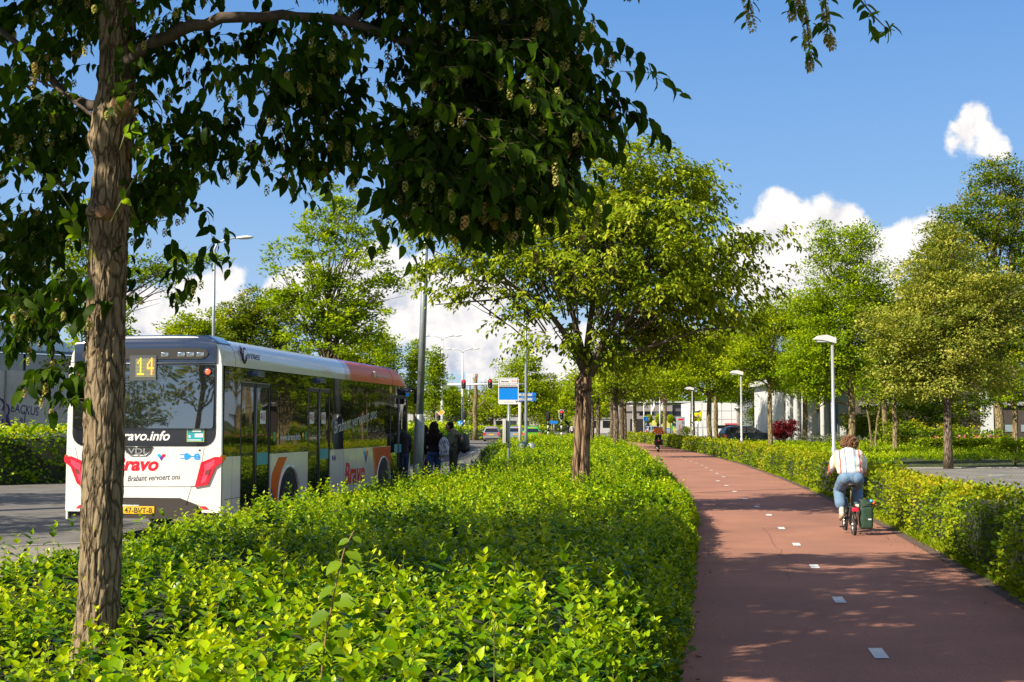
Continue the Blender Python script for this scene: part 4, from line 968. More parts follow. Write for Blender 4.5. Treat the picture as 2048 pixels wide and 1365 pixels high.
# grey pole at the bus stop platform
def grey_pole():
    Y = 28.5; b = P0(834, Y); r = empty('lamp_post', b, 0, 'thick galvanised pole with wide base between the bus front and the waiting people', 'lamp post')
    mb = MB(); top = P0(858, Y); lx = (top.x-b.x)/7.4
    zb = zof(838, Y); seg = lambda z: (lx*z*0.85, 0, z)
    mb.tube([seg(0), seg(zb), seg(zb+0.06), seg(zb+0.10)], [0.112, 0.112, 0.085, 0.08], 20)
    z2 = zof(560, Y); mb.tube([seg(zb+0.10), seg(z2), seg(z2+0.02), seg(z2+0.10), seg(z2+0.11), seg(12.0)], [0.080, 0.074, 0.066, 0.066, 0.06, 0.045], 18); mb.build('pole', galv, r)
    mb = MB(); mb.tube([seg(11.9), (lx*10.3-0.5, 0.1, 12.4), (lx*10.3-1.3, 0.2, 12.55)], [0.04, 0.035, 0.03], 8); mb.build('arm', galv, r)
    mb = MB(); mb.ell((lx*10.3-1.6, 0.2, 12.55), (0.38, 0.14, 0.07)); mb.build('lamp_head', headw, r)
    mb = MB(); mb.box(-0.05, 0.05, -0.116, -0.105, 0.5, 0.9, bev=0.004); mb.build('service_hatch', galv, r)
grey_pole()
# slim path lamps with flat wedge heads
def path_lamp(px, head_py, first):
    Y = 2.5*F/(848-head_py); b = P0(px, Y); h = 4.28
    r = empty('path_lamp', b, 0, None, None)
    mb = MB(); mb.tube([(0,0,0),(0,0,1.1),(0,0,1.14),(0,0,h-0.08)], [0.075,0.075,0.05,0.042], 16); mb.build('pole', lampgrey, r)
    mb = MB(); pr = [(0.09, h-0.13), (0.10, h+0.03), (-0.18, h+0.12), (-0.42, h+0.09), (-0.56, h-0.02)]; pr += [(-0.30, h-0.035)]
    mb.prism(pr, 'y', -0.11, 0.11); 
    hd = mb.build('lamp_head', headw, r)
    mb = MB(); mb.box(-0.45, -0.05, -0.085, 0.085, h-0.10, h-0.04, bev=0.01); mb.build('diffuser', diffuser, hd)
    return r
for px, py, lab in ((1667, 677, 'nearest slim path lamp with white wedge head beside the cyclist'), (1483, 745, 'second path lamp with white wedge head, in the hedge before the dark parked car'), (1385, 777, 'third path lamp with white wedge head beside the yellow warning sign'), (1266, 812, 'farthest thin path lamp post left of the cyclist in orange')):
    r = path_lamp(px, py, False); tag(r, lab, 'street lamp', 'slim lamps along the bicycle path')
# tall road lamp left with curved arm
def arm_lamp(px, top_py, Y, label, sides=(1,), reach=1.3, group='tall road lamps', r0=0.09, pm=None):
    b = P0(px, Y); h = zof(top_py, Y); r = empty('street_lamp', b, 0, label, 'street lamp', group)
    mb = MB(); mb.tube([(0,0,0),(0,0,1.5),(0,0,h*0.6),(0,0,h-0.5)], [r0*1.2, r0, r0*0.8, r0*0.6], 12); mb.build('pole', pm or wpole, r)
    for s in sides:
        mb = MB(); mb.tube([(0,0,h-0.55),(s*0.10,0,h-0.25),(s*reach*0.5,0,h-0.06),(s*reach,0,h)], [r0*0.55, r0*0.5, r0*0.45, r0*0.4], 8); mb.build('arm', wpole, r)
        mb = MB(); mb.ell((s*(reach+0.32), 0, h+0.01), (0.40, 0.16, 0.085), M=Matrix.Rotation(-s*0.05, 3, 'Y')); mb.build('lamp_head', headw, r)
arm_lamp(424, 476, 56, 'tall road lamp with single curved arm against the cloud, left of the bus roof', (1,), 1.0, pm=galv)
arm_lamp(884, 672, 132, 'white mast with twin lamp arms nearest the grey pole', (-1, 1), 1.3, r0=0.14)
arm_lamp(925, 698, 152, 'second white mast with twin lamp arms, right of the first', (-1, 1), 1.3, r0=0.14)
arm_lamp(1052, 560, 60, 'galvanised lamp post right of the blue bus stop board', (), 1.0, r0=0.075, pm=galv)
arm_lamp(1018, 728, 190, 'white lamp arm peeping out left of the rounded tree', (-1,), 1.2, r0=0.1)
# bands at the feet of masts
def bands(px, Y, z1, r_, n, label=None):
    b = P0(px, Y); mb = MB()
    for i in range(n): mb.tube([(0,0,z1*i/n),(0,0,z1*(i+1)/n)], r_, 12, i % 2)
    return b, mb
def signal(px, py_mid, Y, h=1.15, label='', ped=False, aim=0, pole=True, grp=None, lamps=3, lit=True, bandz=2.2, name='traffic_light', back=False):
    b = P0(px, Y); z = zof(py_mid, Y); r = empty(name, b, 0, label, 'traffic light', grp)
    w_ = h*0.46
    poly = []
    for i in range(9): a = math.pi*i/8; poly.append((w_/2*math.cos(a), z + h/2 - w_/2 + w_/2*math.sin(a)))
    for i in range(9): a = math.pi + math.pi*i/8; poly.append((w_/2*math.cos(a), z - h/2 + w_/2 + w_/2*math.sin(a)))
    mb = MB(); mb.prism(poly, 'y', -0.02, 0.0); bb = mb.build('backboard', blackm, r)
    if not back:
        mb = MB(); mb.tube([(p[0], -0.022, p[1]) for p in poly + [poly[0]]], 0.028, 6); mb.build('white_border', bandw, bb)
    mb = MB(); mb.box(-w_*0.30, w_*0.30, -0.12, -0.021, z-h*0.40, z+h*0.40, bev=0.02); hs_ = mb.build('housing', blackm, r)
    for i in range(lamps):
        zc = z + h*0.27 - i*h*0.54/(lamps-1); rr_ = h*0.105
        mb = MB(); mb.tube([(0, -0.121, zc), (0, -0.13, zc)], rr_, 14)
        c = (0.9, 0.01, 0.03) if i == 0 else ((0.05, 0.035, 0.01) if i == 1 and lamps == 3 else (0.01, 0.03, 0.02))
        if back: continue
        mb.build('lens', mat('signal_red', c, 0.3, emit=c, estr=1.6) if i == 0 and lit else mat('signal_dark_lens', c, 0.3), hs_)
        mb = MB(); mb.tube([(rr_*1.1*math.cos(a), -0.20, zc + rr_*1.1*math.sin(a)) for a in [math.pi*j/6 for j in range(7)]], 0.012, 4); mb.build('visor', blackm, hs_)
    if pole:
        n = int(bandz/0.25); b_, mbb = None, MB()
        for i in range(n): mbb.tube([(0,0.05,bandz*i/n),(0,0.05,bandz*(i+1)/n)], 0.07, 10, i % 2)
        mbb.tube([(0,0.05,bandz),(0,0.05,z-h*0.35)], 0.05, 10, 1)
        mbb.build('banded_pole', [blackm, bandw], r)
    return r
sg = 'red traffic signals over and beside the road'
signal(927, 769, 131.6, 1.05, 'red traffic signal hanging on the arm right beside the second white mast', pole=False, grp=sg)
signal(980, 768, 131.6, 1.05, 'red traffic signal on the arm just left of the blue bus stop board', pole=False, grp=sg)
signal(877, 833, 128, 1.05, 'low red traffic signal half behind the yellow diamond sign', grp=sg)
signal(1123, 830, 104, 0.82, 'pale framed signal with dim red figure left of the split trunk', grp=None, lamps=3)
signal(1096, 833, 112, 0.9, 'dark signal head seen from behind on a banded pole, above the green car', grp=None, back=True)
signal(929, 831, 148, 0.95, 'dark signal head turned away beside the second white mast', grp=None, back=True)
# horizontal mast arms as parts of portals
def portal(px0, px1, py, Y, label):
    b = P0(px0, Y); z = zof(py, Y); r = empty('signal_gantry', b, 0, label, 'gantry')
    mb = MB(); mb.tube([(0,0,z),(P0(px1, Y).x-b.x,0,z+0.05)], [0.12, 0.08], 12); mb.build('arm', wpole, r)
    zb = 2.6; mb = MB(); n = 7
    for i in range(n): mb.tube([(0,0,zb*i/n),(0,0,zb*(i+1)/n)], 0.21, 14, i % 2)
    mb.build('banded_foot', [blackm, bandw], r)
    mb = MB(); mb.tube([(0,0,zb),(0,0,z+0.2)], [0.17, 0.15], 14); mb.build('mast', wpole, r)
portal(884, 1050, 769.5, 132.3, 'white signal gantry with long arm reaching right from the first mast')
portal(925, 812, 782, 152.3, 'white signal gantry arm reaching left from the second mast')
# priority diamond
b = P0(882, 127); z = zof(825, 127); r = empty('priority_sign', b, 0, 'white bordered yellow diamond priority sign on a thin post', 'road sign')
mb = MB(); q = 0.40; mb.prism([(-q,z),(0,z-q),(q,z),(0,z+q)], 'y', -0.03, 0); s_ = mb.build('sign_plate', signwhite, r); q = 0.28
mb = MB(); mb.prism([(-q,z),(0,z-q),(q,z),(0,z+q)], 'y', -0.036, -0.031); mb.build('yellow_centre', signyel, s_)
mb = MB(); mb.tube([(0,0.03,0),(0,0.03,z)], 0.04, 8); mb.build('post', galv, r)
# blue round arrow sign with yellow bollard
b = P0(921, 144); z = zof(849, 144); r = empty('direction_sign', b, 0, 'round blue arrow sign at the foot of the second mast', 'road sign')
mb = MB(); mb.tube([(0,0,z),(0,-0.03,z)], 0.40, 24); s_ = mb.build('sign_plate', sblue, r)
mb = MB(); mb.prism([(0.18,z+0.2),(-0.05,z-0.05),(-0.16,z+0.06),(-0.2,z-0.22),(0.08,z-0.18),(-0.01,z-0.1),(0.24,z+0.14)], 'y', -0.036, -0.031); mb.build('arrow', signwhite, s_)
mb = MB(); mb.tube([(0,0.02,0),(0,0.02,z)], 0.04, 8); mb.build('post', galv, r)
b = P0(917, 142); o = MB().box(-0.11, 0.11, -0.11, 0.11, 0, 1.05, bev=0.03); o = o.build('bollard', signyel); o.location = b; tag(o, 'yellow bollard below the round blue sign', 'bollard')
# bus stop board
Y = 37.5; b = P0(1017, Y); r = empty('bus_stop_sign', b, R(-4), 'blue and white bus stop board on a galvanised post in the shrubs', 'bus stop sign')
z0, z1 = zof(809, Y), zof(756, Y); hw = dxof(20.5, Y)
def rrect(x0, x1, a, b_, r_, n=4):
    p = []
    for (cx_, cz, a0) in ((x1-r_, a+r_, -90), (x1-r_, b_-r_, 0), (x0+r_, b_-r_, 90), (x0+r_, a+r_, 180)):
        for i in range(n+1): t = R(a0+90*i/n); p.append((cx_+r_*math.cos(t), cz+r_*math.sin(t)))
    return p
mb = MB(); mb.prism(rrect(-hw, hw, z0, z1, 0.05), 'y', -0.04, 0.04); bd = mb.build('board', signwhite, r)
HH = z1-z0
def pl(name, x0, x1, a, b_, m, off=0.0405, par=None):
    mb = MB(); mb.box(-hw+x0*2*hw, -hw+x1*2*hw, -off-0.001, -off, z0+a*HH, z0+b_*HH); return mb.build(name, m, par or bd)
pl('blue_panel', 0.04, 0.96, 0.17, 0.60, boardblue); pl('dark_strip', 0.04, 0.96, 0.602, 0.67, mat('board_dark', (0.05,0.04,0.05), 0.5)); pl('logo_frame', 0.04, 0.96, 0.76, 0.965, mat('board_navy', (0.03,0.06,0.30), 0.4)); pl('logo_panel', 0.065, 0.935, 0.775, 0.95, signwhite, 0.0418)
for k in (0.26, 0.50, 0.74): pl('column_line', k, k+0.008, 0.17, 0.67, bluet, 0.0418)
for k in range(17): pl('name_line', 0.06+k*0.052, 0.06+k*0.052+(0.036 if k % 5 else 0.026), 0.693, 0.725+0.008*(k % 3 == 0), greyt, 0.0412)
text('brand_lettering', 'Bravo', 0.085, redt, bd, (hw*0.30, -0.043, z0+0.835*HH), ext=0.0004, bold=0.001)
text('bus_lettering', 'hermes', 0.075, darkt, bd, (-hw*0.72, -0.043, z0+0.83*HH), ext=0.0004, bold=0.003)
text('website_lettering', 'www.bravo.info', 0.04, greyt, bd, (-0.12, -0.042, z0+0.07*HH), ext=0.0004)
c = (hw*0.80, z0+0.085*HH); heart(bd, c, 0.045, (cyant, redt, violt), lambda u, v, o: (u, -0.0412-o, v))
mb = MB(); mb.tube([(0.01,0.0,0),(0.01,0.0,z0)], 0.042, 12); mb.build('post', galv, r)
mb = MB(); mb.box(-0.16, -0.06, -0.16, 0.12, zof(887, Y), zof(838, Y), bev=0.008); mb.box(-0.055, 0.02, -0.13, 0.1, zof(885, Y), zof(842, Y), 1, bev=0.004); mb.build('timetable_case', [mat('case_cream', (0.55,0.53,0.45), 0.5), mat('case_dark', (0.06,0.09,0.08), 0.3)], r)
# street name boards
Y = 66; b = P0(1040, Y); r = empty('direction_boards', b, 0, 'two small blue and white direction boards on a white post behind the bus stop board', 'road sign')
mb = MB(); mb.tube([(0,0,0),(0,0,zof(786,Y))], 0.085, 10); mb.build('post', mat('post_cream', (0.62,0.60,0.54), 0.5), r)
for i, (a, c_, tx) in enumerate(((803,795,'1776'),(794,786,'-0-100'))):
    za, zb_ = zof(a, Y), zof(c_, Y); x0, x1 = -dxof(14, Y), dxof(32, Y)
    mb = MB(); mb.box(x0, x1, -0.12, -0.09, za, zb_, bev=0.004); s_ = mb.build('sign_board', sblue, r)
    mb = MB(); mb.box(x0+0.05, x1-0.20, -0.123, -0.1205, za+0.04, zb_-0.045); mb.build('white_field', mat('field_grey_white', (0.6,0.6,0.58), 0.4), s_)
    text('board_numbers', tx, 0.15, greyt, s_, (0.02, -0.125, za+0.055), ext=0.0004, bold=0.002)
# litter bin with painted sides
Y = 51; b = P0(1046, Y); r = empty('litter_bin', b, 0, 'dark green litter bin with scribbled tags poking out of the shrubs', 'litter bin')
dg = mat('bin_green', (0.02, 0.06, 0.045), 0.4, var=0.3, vscale=8)
mb = MB(); mb.lathe([(0.0,0.0),(0.20,0.0),(0.24,0.1),(0.25,0.85),(0.22,1.0),(0.12,1.08),(0.0,1.10)], (0,0,0), 20); mb.build('bin_body', dg, r)
mb = MB()
for zz in (0.95, 0.82, 0.69): mb.tube([(-0.03+0.06*math.cos(t), -0.262, zz+0.05*math.sin(t)) for t in [2*math.pi*j/10 for j in range(11)]], 0.012, 5)
mb.build('scribble', mat('tag_cream', (0.5,0.45,0.25), 0.5), r)
mb = MB(); mb.lathe([(0.0,0.2),(0.15,0.2),(0.16,0.9),(0.10,1.02),(0,1.04)], (0.34,0.1,0), 14); mb.tube([(0.18,0.05,0.98),(0.34,0.05,1.03),(0.44,0.05,0.9)], 0.03, 6); mb.build('bin_side_unit', galv, r)
# warning sign
Y = 96; b = P0(1396, Y); r = empty('warning_sign', b, 0, 'bright yellow board with a red children warning triangle', 'road sign'); z0_, z1_ = zof(843, Y), zof(826, Y)
mb = MB(); mb.box(-0.26, 0.26, -0.03, 0, z0_, z1_, bev=0.004); s_ = mb.build('sign_board', fluo, r)
zc = z0_ + (z1_-z0_)*0.42
mb = MB(); mb.prism([(-0.20,zc),(0.20,zc),(0,zc+0.33)], 'y', -0.036, -0.031); tr_ = mb.build('red_triangle', redsign, s_)
mb = MB(); mb.prism([(-0.14,zc+0.035),(0.14,zc+0.035),(0,zc+0.26)], 'y', -0.040, -0.037); mb.build('white_centre', signwhite, tr_)
mb = MB(); mb.box(-0.05,-0.02,-0.044,-0.041,zc+0.05,zc+0.14); mb.box(0.01,0.05,-0.044,-0.041,zc+0.05,zc+0.16); mb.build('figures', blackm, tr_)
mb = MB(); mb.tube([(0,0.03,0),(0,0.03,z1_)], 0.035, 8); mb.build('post', lampgrey, r)
# bowl lamps behind
for px, py, Y, lab in ((1395, 822, 118, 'round bowl lamp just above the yellow warning sign'), (1476, 817, 112, 'round bowl lamp right of the dark parked car roof')):
    b = P0(px, Y); z = zof(py, Y); r = empty('bowl_lamp', b, 0, lab, 'street lamp', 'bowl shaped lamps near the shop')
    mb = MB(); mb.tube([(0,0,0),(0,0,z-0.2)], 0.06, 8); mb.build('pole', lampgrey, r)
    mb = MB(); mb.lathe([(0.0,z-0.25),(0.15,z-0.22),(0.33,z-0.02),(0.36,z+0.02),(0.2,z+0.10),(0,z+0.13)], (0,0,0), 16); mb.build('lamp_head', headw, r)
# flags
def flag(px, Y, top, bot, wpx, label, writing=None):
    b = P0(px, Y); zt = zof(top, Y); r = empty('flag_banner', b, 0, label, 'flag', 'white flags in front of the shop')
    mb = MB(); mb.tube([(0,0,0),(0,0,zt+0.1)], [0.10,0.06], 10); mb.build('pole', wpole, r)
    zb = zof(bot, Y); w_ = dxof(wpx, Y); mb = MB(); vs = []; n = 12
    for i in range(n+1):
        z = zt + (zb-zt)*i/n
        for j in range(5): u = j/4; vs.append((0.1 + u*w_*(1-0.25*i/n), 0.10*math.sin(i*0.9+j*0.8), z - 0.12*u))
    mb.add(vs, [(i*5+j, i*5+j+1, (i+1)*5+j+1, (i+1)*5+j) for i in range(n) for j in range(4)], 0, True); f_ = mb.build('cloth', mat('flag_white', (0.78,0.77,0.77), 0.7), r)
    if writing: t = text('flag_lettering', writing, 0.85, redt, f_, (w_*0.75+0.1, -0.16, zb+0.9), (R(90), R(-90), 0), 0.002, shear=0.3, bold=0.01)
    return r
flag(1320, 150, 770, 821, 14, 'white flag banner with red lettering before the shop', 'Kemkens')
flag(1303, 158, 775, 823, 6, 'narrow white flag left of the lettered banner')
flag(1288, 166, 776, 810, 7, 'white flag half hidden by leaves left of the other banners')
# pillar sign 23
Y = 150; b = P0(1361, Y); r = empty('pillar_sign', b, 0, 'grey pillar sign with red label and the number 23', 'sign'); z1_ = zof(834, Y)
mb = MB(); mb.box(-0.5, 0.5, -0.15, 0.15, 0, z1_, bev=0.01); mb.build('pillar', mat('pillar_grey', (0.34,0.37,0.40), 0.4), r)
mb = MB(); mb.box(-0.30, 0.33, -0.157, -0.151, z1_-0.42, z1_-0.22); mb.build('red_label', redt, r)
text('house_number', '23', 0.36, blackm, r, (0.10, -0.156, z1_-0.82), ext=0.001, bold=0.004)
text('side_lettering', 'Kemkens', 0.36, redt, r, (-0.06, -0.156, 0.35), (R(90), R(-90), 0), 0.001, bold=0.004)
# small blue sign, topiary balls are trees
Y = 140; b = P0(1292, Y); r = empty('blue_sign', b, 0, 'small blue sign on a post left of the yellow van', 'road sign'); mb = MB(); mb.box(-0.26,0.26,-0.03,0,zof(842,Y),zof(834,Y)); mb.build('sign_board', sblue, r); mb = MB(); mb.tube([(0,0.03,0),(0,0.03,zof(834,Y))],0.04,8); mb.build('post', galv, r)
Y = 150; b = P0(1108, Y); r = empty('blue_sign', b, 0, 'small wide blue sign low behind the green car', 'road sign'); mb = MB(); mb.box(-0.45,0.45,-0.03,0,zof(848,Y),zof(842,Y)); mb.build('sign_board', sblue, r); mb = MB(); mb.tube([(0,0.03,0),(0,0.03,zof(842,Y))],0.04,8); mb.build('post', galv, r)
for px, wd in ((1278,6),(1330,8),(1346,6)):
    pass
for px, Y, lab, rr_ in ((1298, 155, 'leftmost clipped ball tree in front of the shop', 0.38), (1319.5, 152, 'large clipped oval tree by the flag pole', 0.5), (1341, 152, 'clipped ball tree right of the flag pole', 0.36)):
    b = P0(px, Y); r = empty('topiary_tree', b, 0, lab, 'tree', 'clipped topiary trees before the shop'); z = zof(838, Y); n = 1600; d = rand_dirs(n, 0, .9)
    P_ = d*np.array([rr_, rr_, rr_*1.35]) + np.array([0,0,z]); L2 = np.full(n, 0.12); leaves('crown', P_, rand_dirs(n), d, L2, L2*.7, rng.random(n)*.7+.2, LM['lime'], r, detail=0)
    mb = MB(); mb.tube([(0,0,0),(0,0,z)], 0.05, 8); mb.ell((0,0,z),(rr_*.85,rr_*.85,rr_*1.15)); mb.build('trunk', mat('topiary_core', (0.05,0.09,0.02), 0.9), r)
# ---------------------------------------------------------------- vehicles
tyre = rubber; cglass = dark_glass('car_window', (0.015,0.018,0.02), 0.03, 1.7)
def car(name, label, loc, rz, L, W, Ht, colr, prof, belt=0.92, cat='car', wheelr=0.31, group=None, win=(0.0, 1.0), extra=None, rough=0.22, metal=0.3, vanglass=None):
    """prof: (y, roof z) from rear (0) to front (L)"""
    r = empty(name, loc, rz, label, cat, group); pm = mat('paint', colr, rough, metal=metal, coat=0.6)
    st = np.unique(np.concatenate([np.linspace(0, L, 22), [p[0] for p in prof]])); k = 9; vs = []
    for y in st:
        zr = float(np.interp(y, [p[0] for p in prof], [p[1] for p in prof])); e = min(1, 0.86 + 0.55*min(y, L-y)); hw_ = W/2*e
        b_ = min(belt, zr-0.02); t = (zr-b_)/(Ht-belt) if Ht > belt else 0; hr = hw_*(1 - 0.20*max(0, t))
        ring = [(0, 0.20), (hw_*0.92, 0.20), (hw_*0.99, 0.32), (hw_, 0.55), (hw_*0.98, b_), (hr*0.99, b_ + (zr-b_)*0.75), (hr*0.90, zr-0.01), (hr*0.5, zr+0.02), (0, zr+0.03)]
        vs += [(x, y, z) for x, z in ring]
    n = len(st); mb = MB(); fs = [(i*k+j, i*k+j+1, (i+1)*k+j+1, (i+1)*k+j) for i in range(n-1) for j in range(k-1)]
    mb.add(vs, fs, 0, True); mb.add([(-x, y, z) for x, y, z in vs], [f[::-1] for f in fs], 0, True)
    mb.add(vs[:k] + [(-x, y, z) for x, y, z in vs[1:k-1]][::-1], [tuple(range(2*k-2))], 0); q = vs[-k:]; mb.add(q + [(-x, y, z) for x, y, z in q[1:k-1]][::-1], [tuple(range(2*k-2))], 0)
    mb.build('body', pm, r)
    # side windows
    rzf = lambda y: float(np.interp(y, [p[0] for p in prof], [p[1] for p in prof]))
    wy0 = L*0.10; wy1 = next((p[0] for p in prof[::-1] if p[1] > belt+0.2), L*0.7) + 0.25
    if vanglass: wy0, wy1 = vanglass
    for s in (1, -1):
        cuts = [wy0] + ([wy0 + (wy1-wy0)*0.30, wy0 + (wy1-wy0)*0.62] if wy1-wy0 > 1.4 else [wy0+(wy1-wy0)*0.55]) + [wy1]
        for a, b_ in zip(cuts[:-1], cuts[1:]):
            a += 0.03; b_ -= 0.03; pts = []
            for y, f in ((a, 0.06), (b_, 0.06), (b_, 0.82), (a, 0.82)):
                zr = rzf(y); z = belt + (zr-belt)*f
                if zr < belt+0.12: z = belt+0.02
                e = min(1, 0.86 + 0.55*min(y, L-y)); t = (zr-belt)/(Ht-belt); hw_ = W/2*e; x = hw_*0.98 + (hw_*(1-0.20*max(0, t))*0.99 - hw_*0.98)*min(1, f/0.75); pts.append((s*(x+0.012), y, z))
            mb = MB(); mb.add(pts + [(p[0]-s*0.03, p[1], p[2]) for p in pts], [(0,1,2,3),(7,6,5,4),(0,1,5,4),(1,2,6,5),(2,3,7,6),(3,0,4,7)]); mb.build('side_window', cglass, r)
    # rear window
    y0 = 0; zt = rzf(0.45); zb = belt+0.04; mb = MB()
    yb = float(np.interp(zb, [prof[0][1], prof[1][1]], [prof[0][0], prof[1][0]])); yt = float(np.interp(zt-0.12, [prof[0][1], prof[1][1]], [prof[0][0], prof[1][0]]))
    mb.add([(-W*0.40, yb-0.03, zb), (W*0.40, yb-0.03, zb), (W*0.34, yt-0.03, zt-0.10), (-W*0.34, yt-0.03, zt-0.10), (-W*0.40, yb+0.05, zb), (W*0.40, yb+0.05, zb), (W*0.34, yt+0.05, zt-0.10), (-W*0.34, yt+0.05, zt-0.10)], [(0,1,2,3),(7,6,5,4),(0,1,5,4),(1,2,6,5),(2,3,7,6),(3,0,4,7)]); mb.build('rear_window', cglass, r)
    for s in (1, -1):
        mb = MB(); mb.box(min(s*W*0.34, s*W*0.485), max(s*W*0.34, s*W*0.485), -0.015, 0.12, 0.62, 0.90, bev=0.02); mb.build('tail_light', redlens, r)
        for y in (0.72, L-0.80):
            mb = MB(); mb.lathe([(0.0,-0.09),(wheelr*0.8,-0.10),(wheelr,-0.07),(wheelr,0.07),(wheelr*0.8,0.10),(0,0.09)], (s*(W/2-0.11), y, wheelr), 18, 0, 'x'); wh = mb.build('wheel', tyre, r)
            mb = MB(); mb.lathe([(0.0,0.105*s),(wheelr*0.62,0.10*s)], (s*(W/2-0.10), y, wheelr), 12, 0, 'x'); mb.build('rim', steel, wh)
        mb = MB(); mb.box(min(s*(W/2-0.02), s*(W/2+0.16)), max(s*(W/2-0.02), s*(W/2+0.16)), L*0.62, L*0.62+0.1, belt, belt+0.14, bev=0.02); mb.build('wing_mirror', pm, r)
    mb = MB(); mb.box(-0.26, 0.26, -0.03, 0.02, 0.62 if Ht < 1.7 else 0.5, 0.73 if Ht < 1.7 else 0.61); mb.build('number_plate', yellowt, r)
    mb = MB(); mb.box(-W*0.42, W*0.42, -0.025, 0.10, 0.24, 0.36, bev=0.02); mb.build('bumper', mblack, r)
    mb = MB(); mb.box(-0.14, 0.14, yt+0.02, yt+0.10, zt-0.08, zt-0.03); mb.build('brake_light', lens('high_brake', (0.8,0.03,0.03), 0.6), r)
    return r
hatch = [(0.0,0.95),(0.42,1.42),(0.9,1.50),(2.2,1.50),(3.0,1.05),(3.9,0.85),(4.05,0.6)]
Y = 131; car('parked_car', 'silver grey hatchback waiting at the lights, seen from behind', P0(983, Y), R(-1), 4.05, 1.72, 1.5, (0.36,0.36,0.38), hatch)
bpy.data.objects['parked_car'].name = 'waiting_car'
Y = 138; car('waiting_car', 'pale blue hatchback behind the posts, left of the green car', P0(1031, Y), R(-2), 4.05, 1.70, 1.5, (0.34,0.45,0.60), hatch)
Y = 128; car('waiting_car', 'bright green hatchback right of the grey lamp post', P0(1063, Y), R(-3), 4.05, 1.80, 1.5, (0.10,0.48,0.03), hatch, metal=0.0)
suv = [(0.0,1.0),(0.35,1.50),(0.9,1.60),(2.5,1.58),(3.3,1.10),(4.2,0.95),(4.35,0.65)]
Y = 108; car('parked_car', 'dark grey blue parked car seen from its side beyond the hedge', P0(1443, Y), R(-80), 4.35, 1.8, 1.6, (0.035,0.055,0.08), suv, belt=1.0, wheelr=0.34)
van = [(0.0,1.9),(0.12,2.25),(1.0,2.32),(3.3,2.32),(4.2,1.45),(5.2,1.10),(5.4,0.7)]
Y = 190; v_ = car('parked_van', 'yellow van with blue stripe and green front behind the cyclist in orange', P0(1300, Y), R(-86), 5.4, 1.9, 2.32, (0.78,0.70,0.12), van, belt=1.35, cat='van', vanglass=(3.1,4.25))
mb = MB(); mb.box(0.955, 0.962, 0.3, 3.0, 1.02, 1.14, 0); mb.box(0.955, 0.964, 4.2, 5.1, 1.0, 1.08, 0); mb.build('blue_stripe', sblue, v_)
mb = MB(); mb.box(0.955, 0.965, 2.95, 3.2, 0.7, 1.6, 0); mb.build('green_panel', mat('green_panel', (0.05,0.45,0.12), 0.4), v_)
Y = 200; v_ = car('parked_van', 'white van with light blue patch below the white building', P0(1434, Y), R(-88), 4.6, 1.9, 2.2, (0.75,0.75,0.75), van[:4] + [(3.9,1.4),(4.5,1.0),(4.6,0.7)], belt=1.35, cat='van', vanglass=(2.8,3.8))
mb = MB(); mb.box(0.955, 0.965, 1.0, 2.4, 0.95, 1.7, 0, bev=0.05); mb.build('blue_patch', mat('van_patch_blue', (0.05,0.35,0.75), 0.4), v_)
for px, Y, rz, c, lab in ((1290, 185, -80, (0.45,0.47,0.52), 'silver car parked left of the yellow van'), (838, 92, 80, (0.25,0.38,0.5), 'pale blue car beyond the hedge right of the grey pole'), (60, 60, 85, (0.5,0.5,0.5), 'x')):
    if lab == 'x': continue
    car('parked_car', lab, P0(px, Y), R(rz), 4.05, 1.7, 1.5, c, hatch)
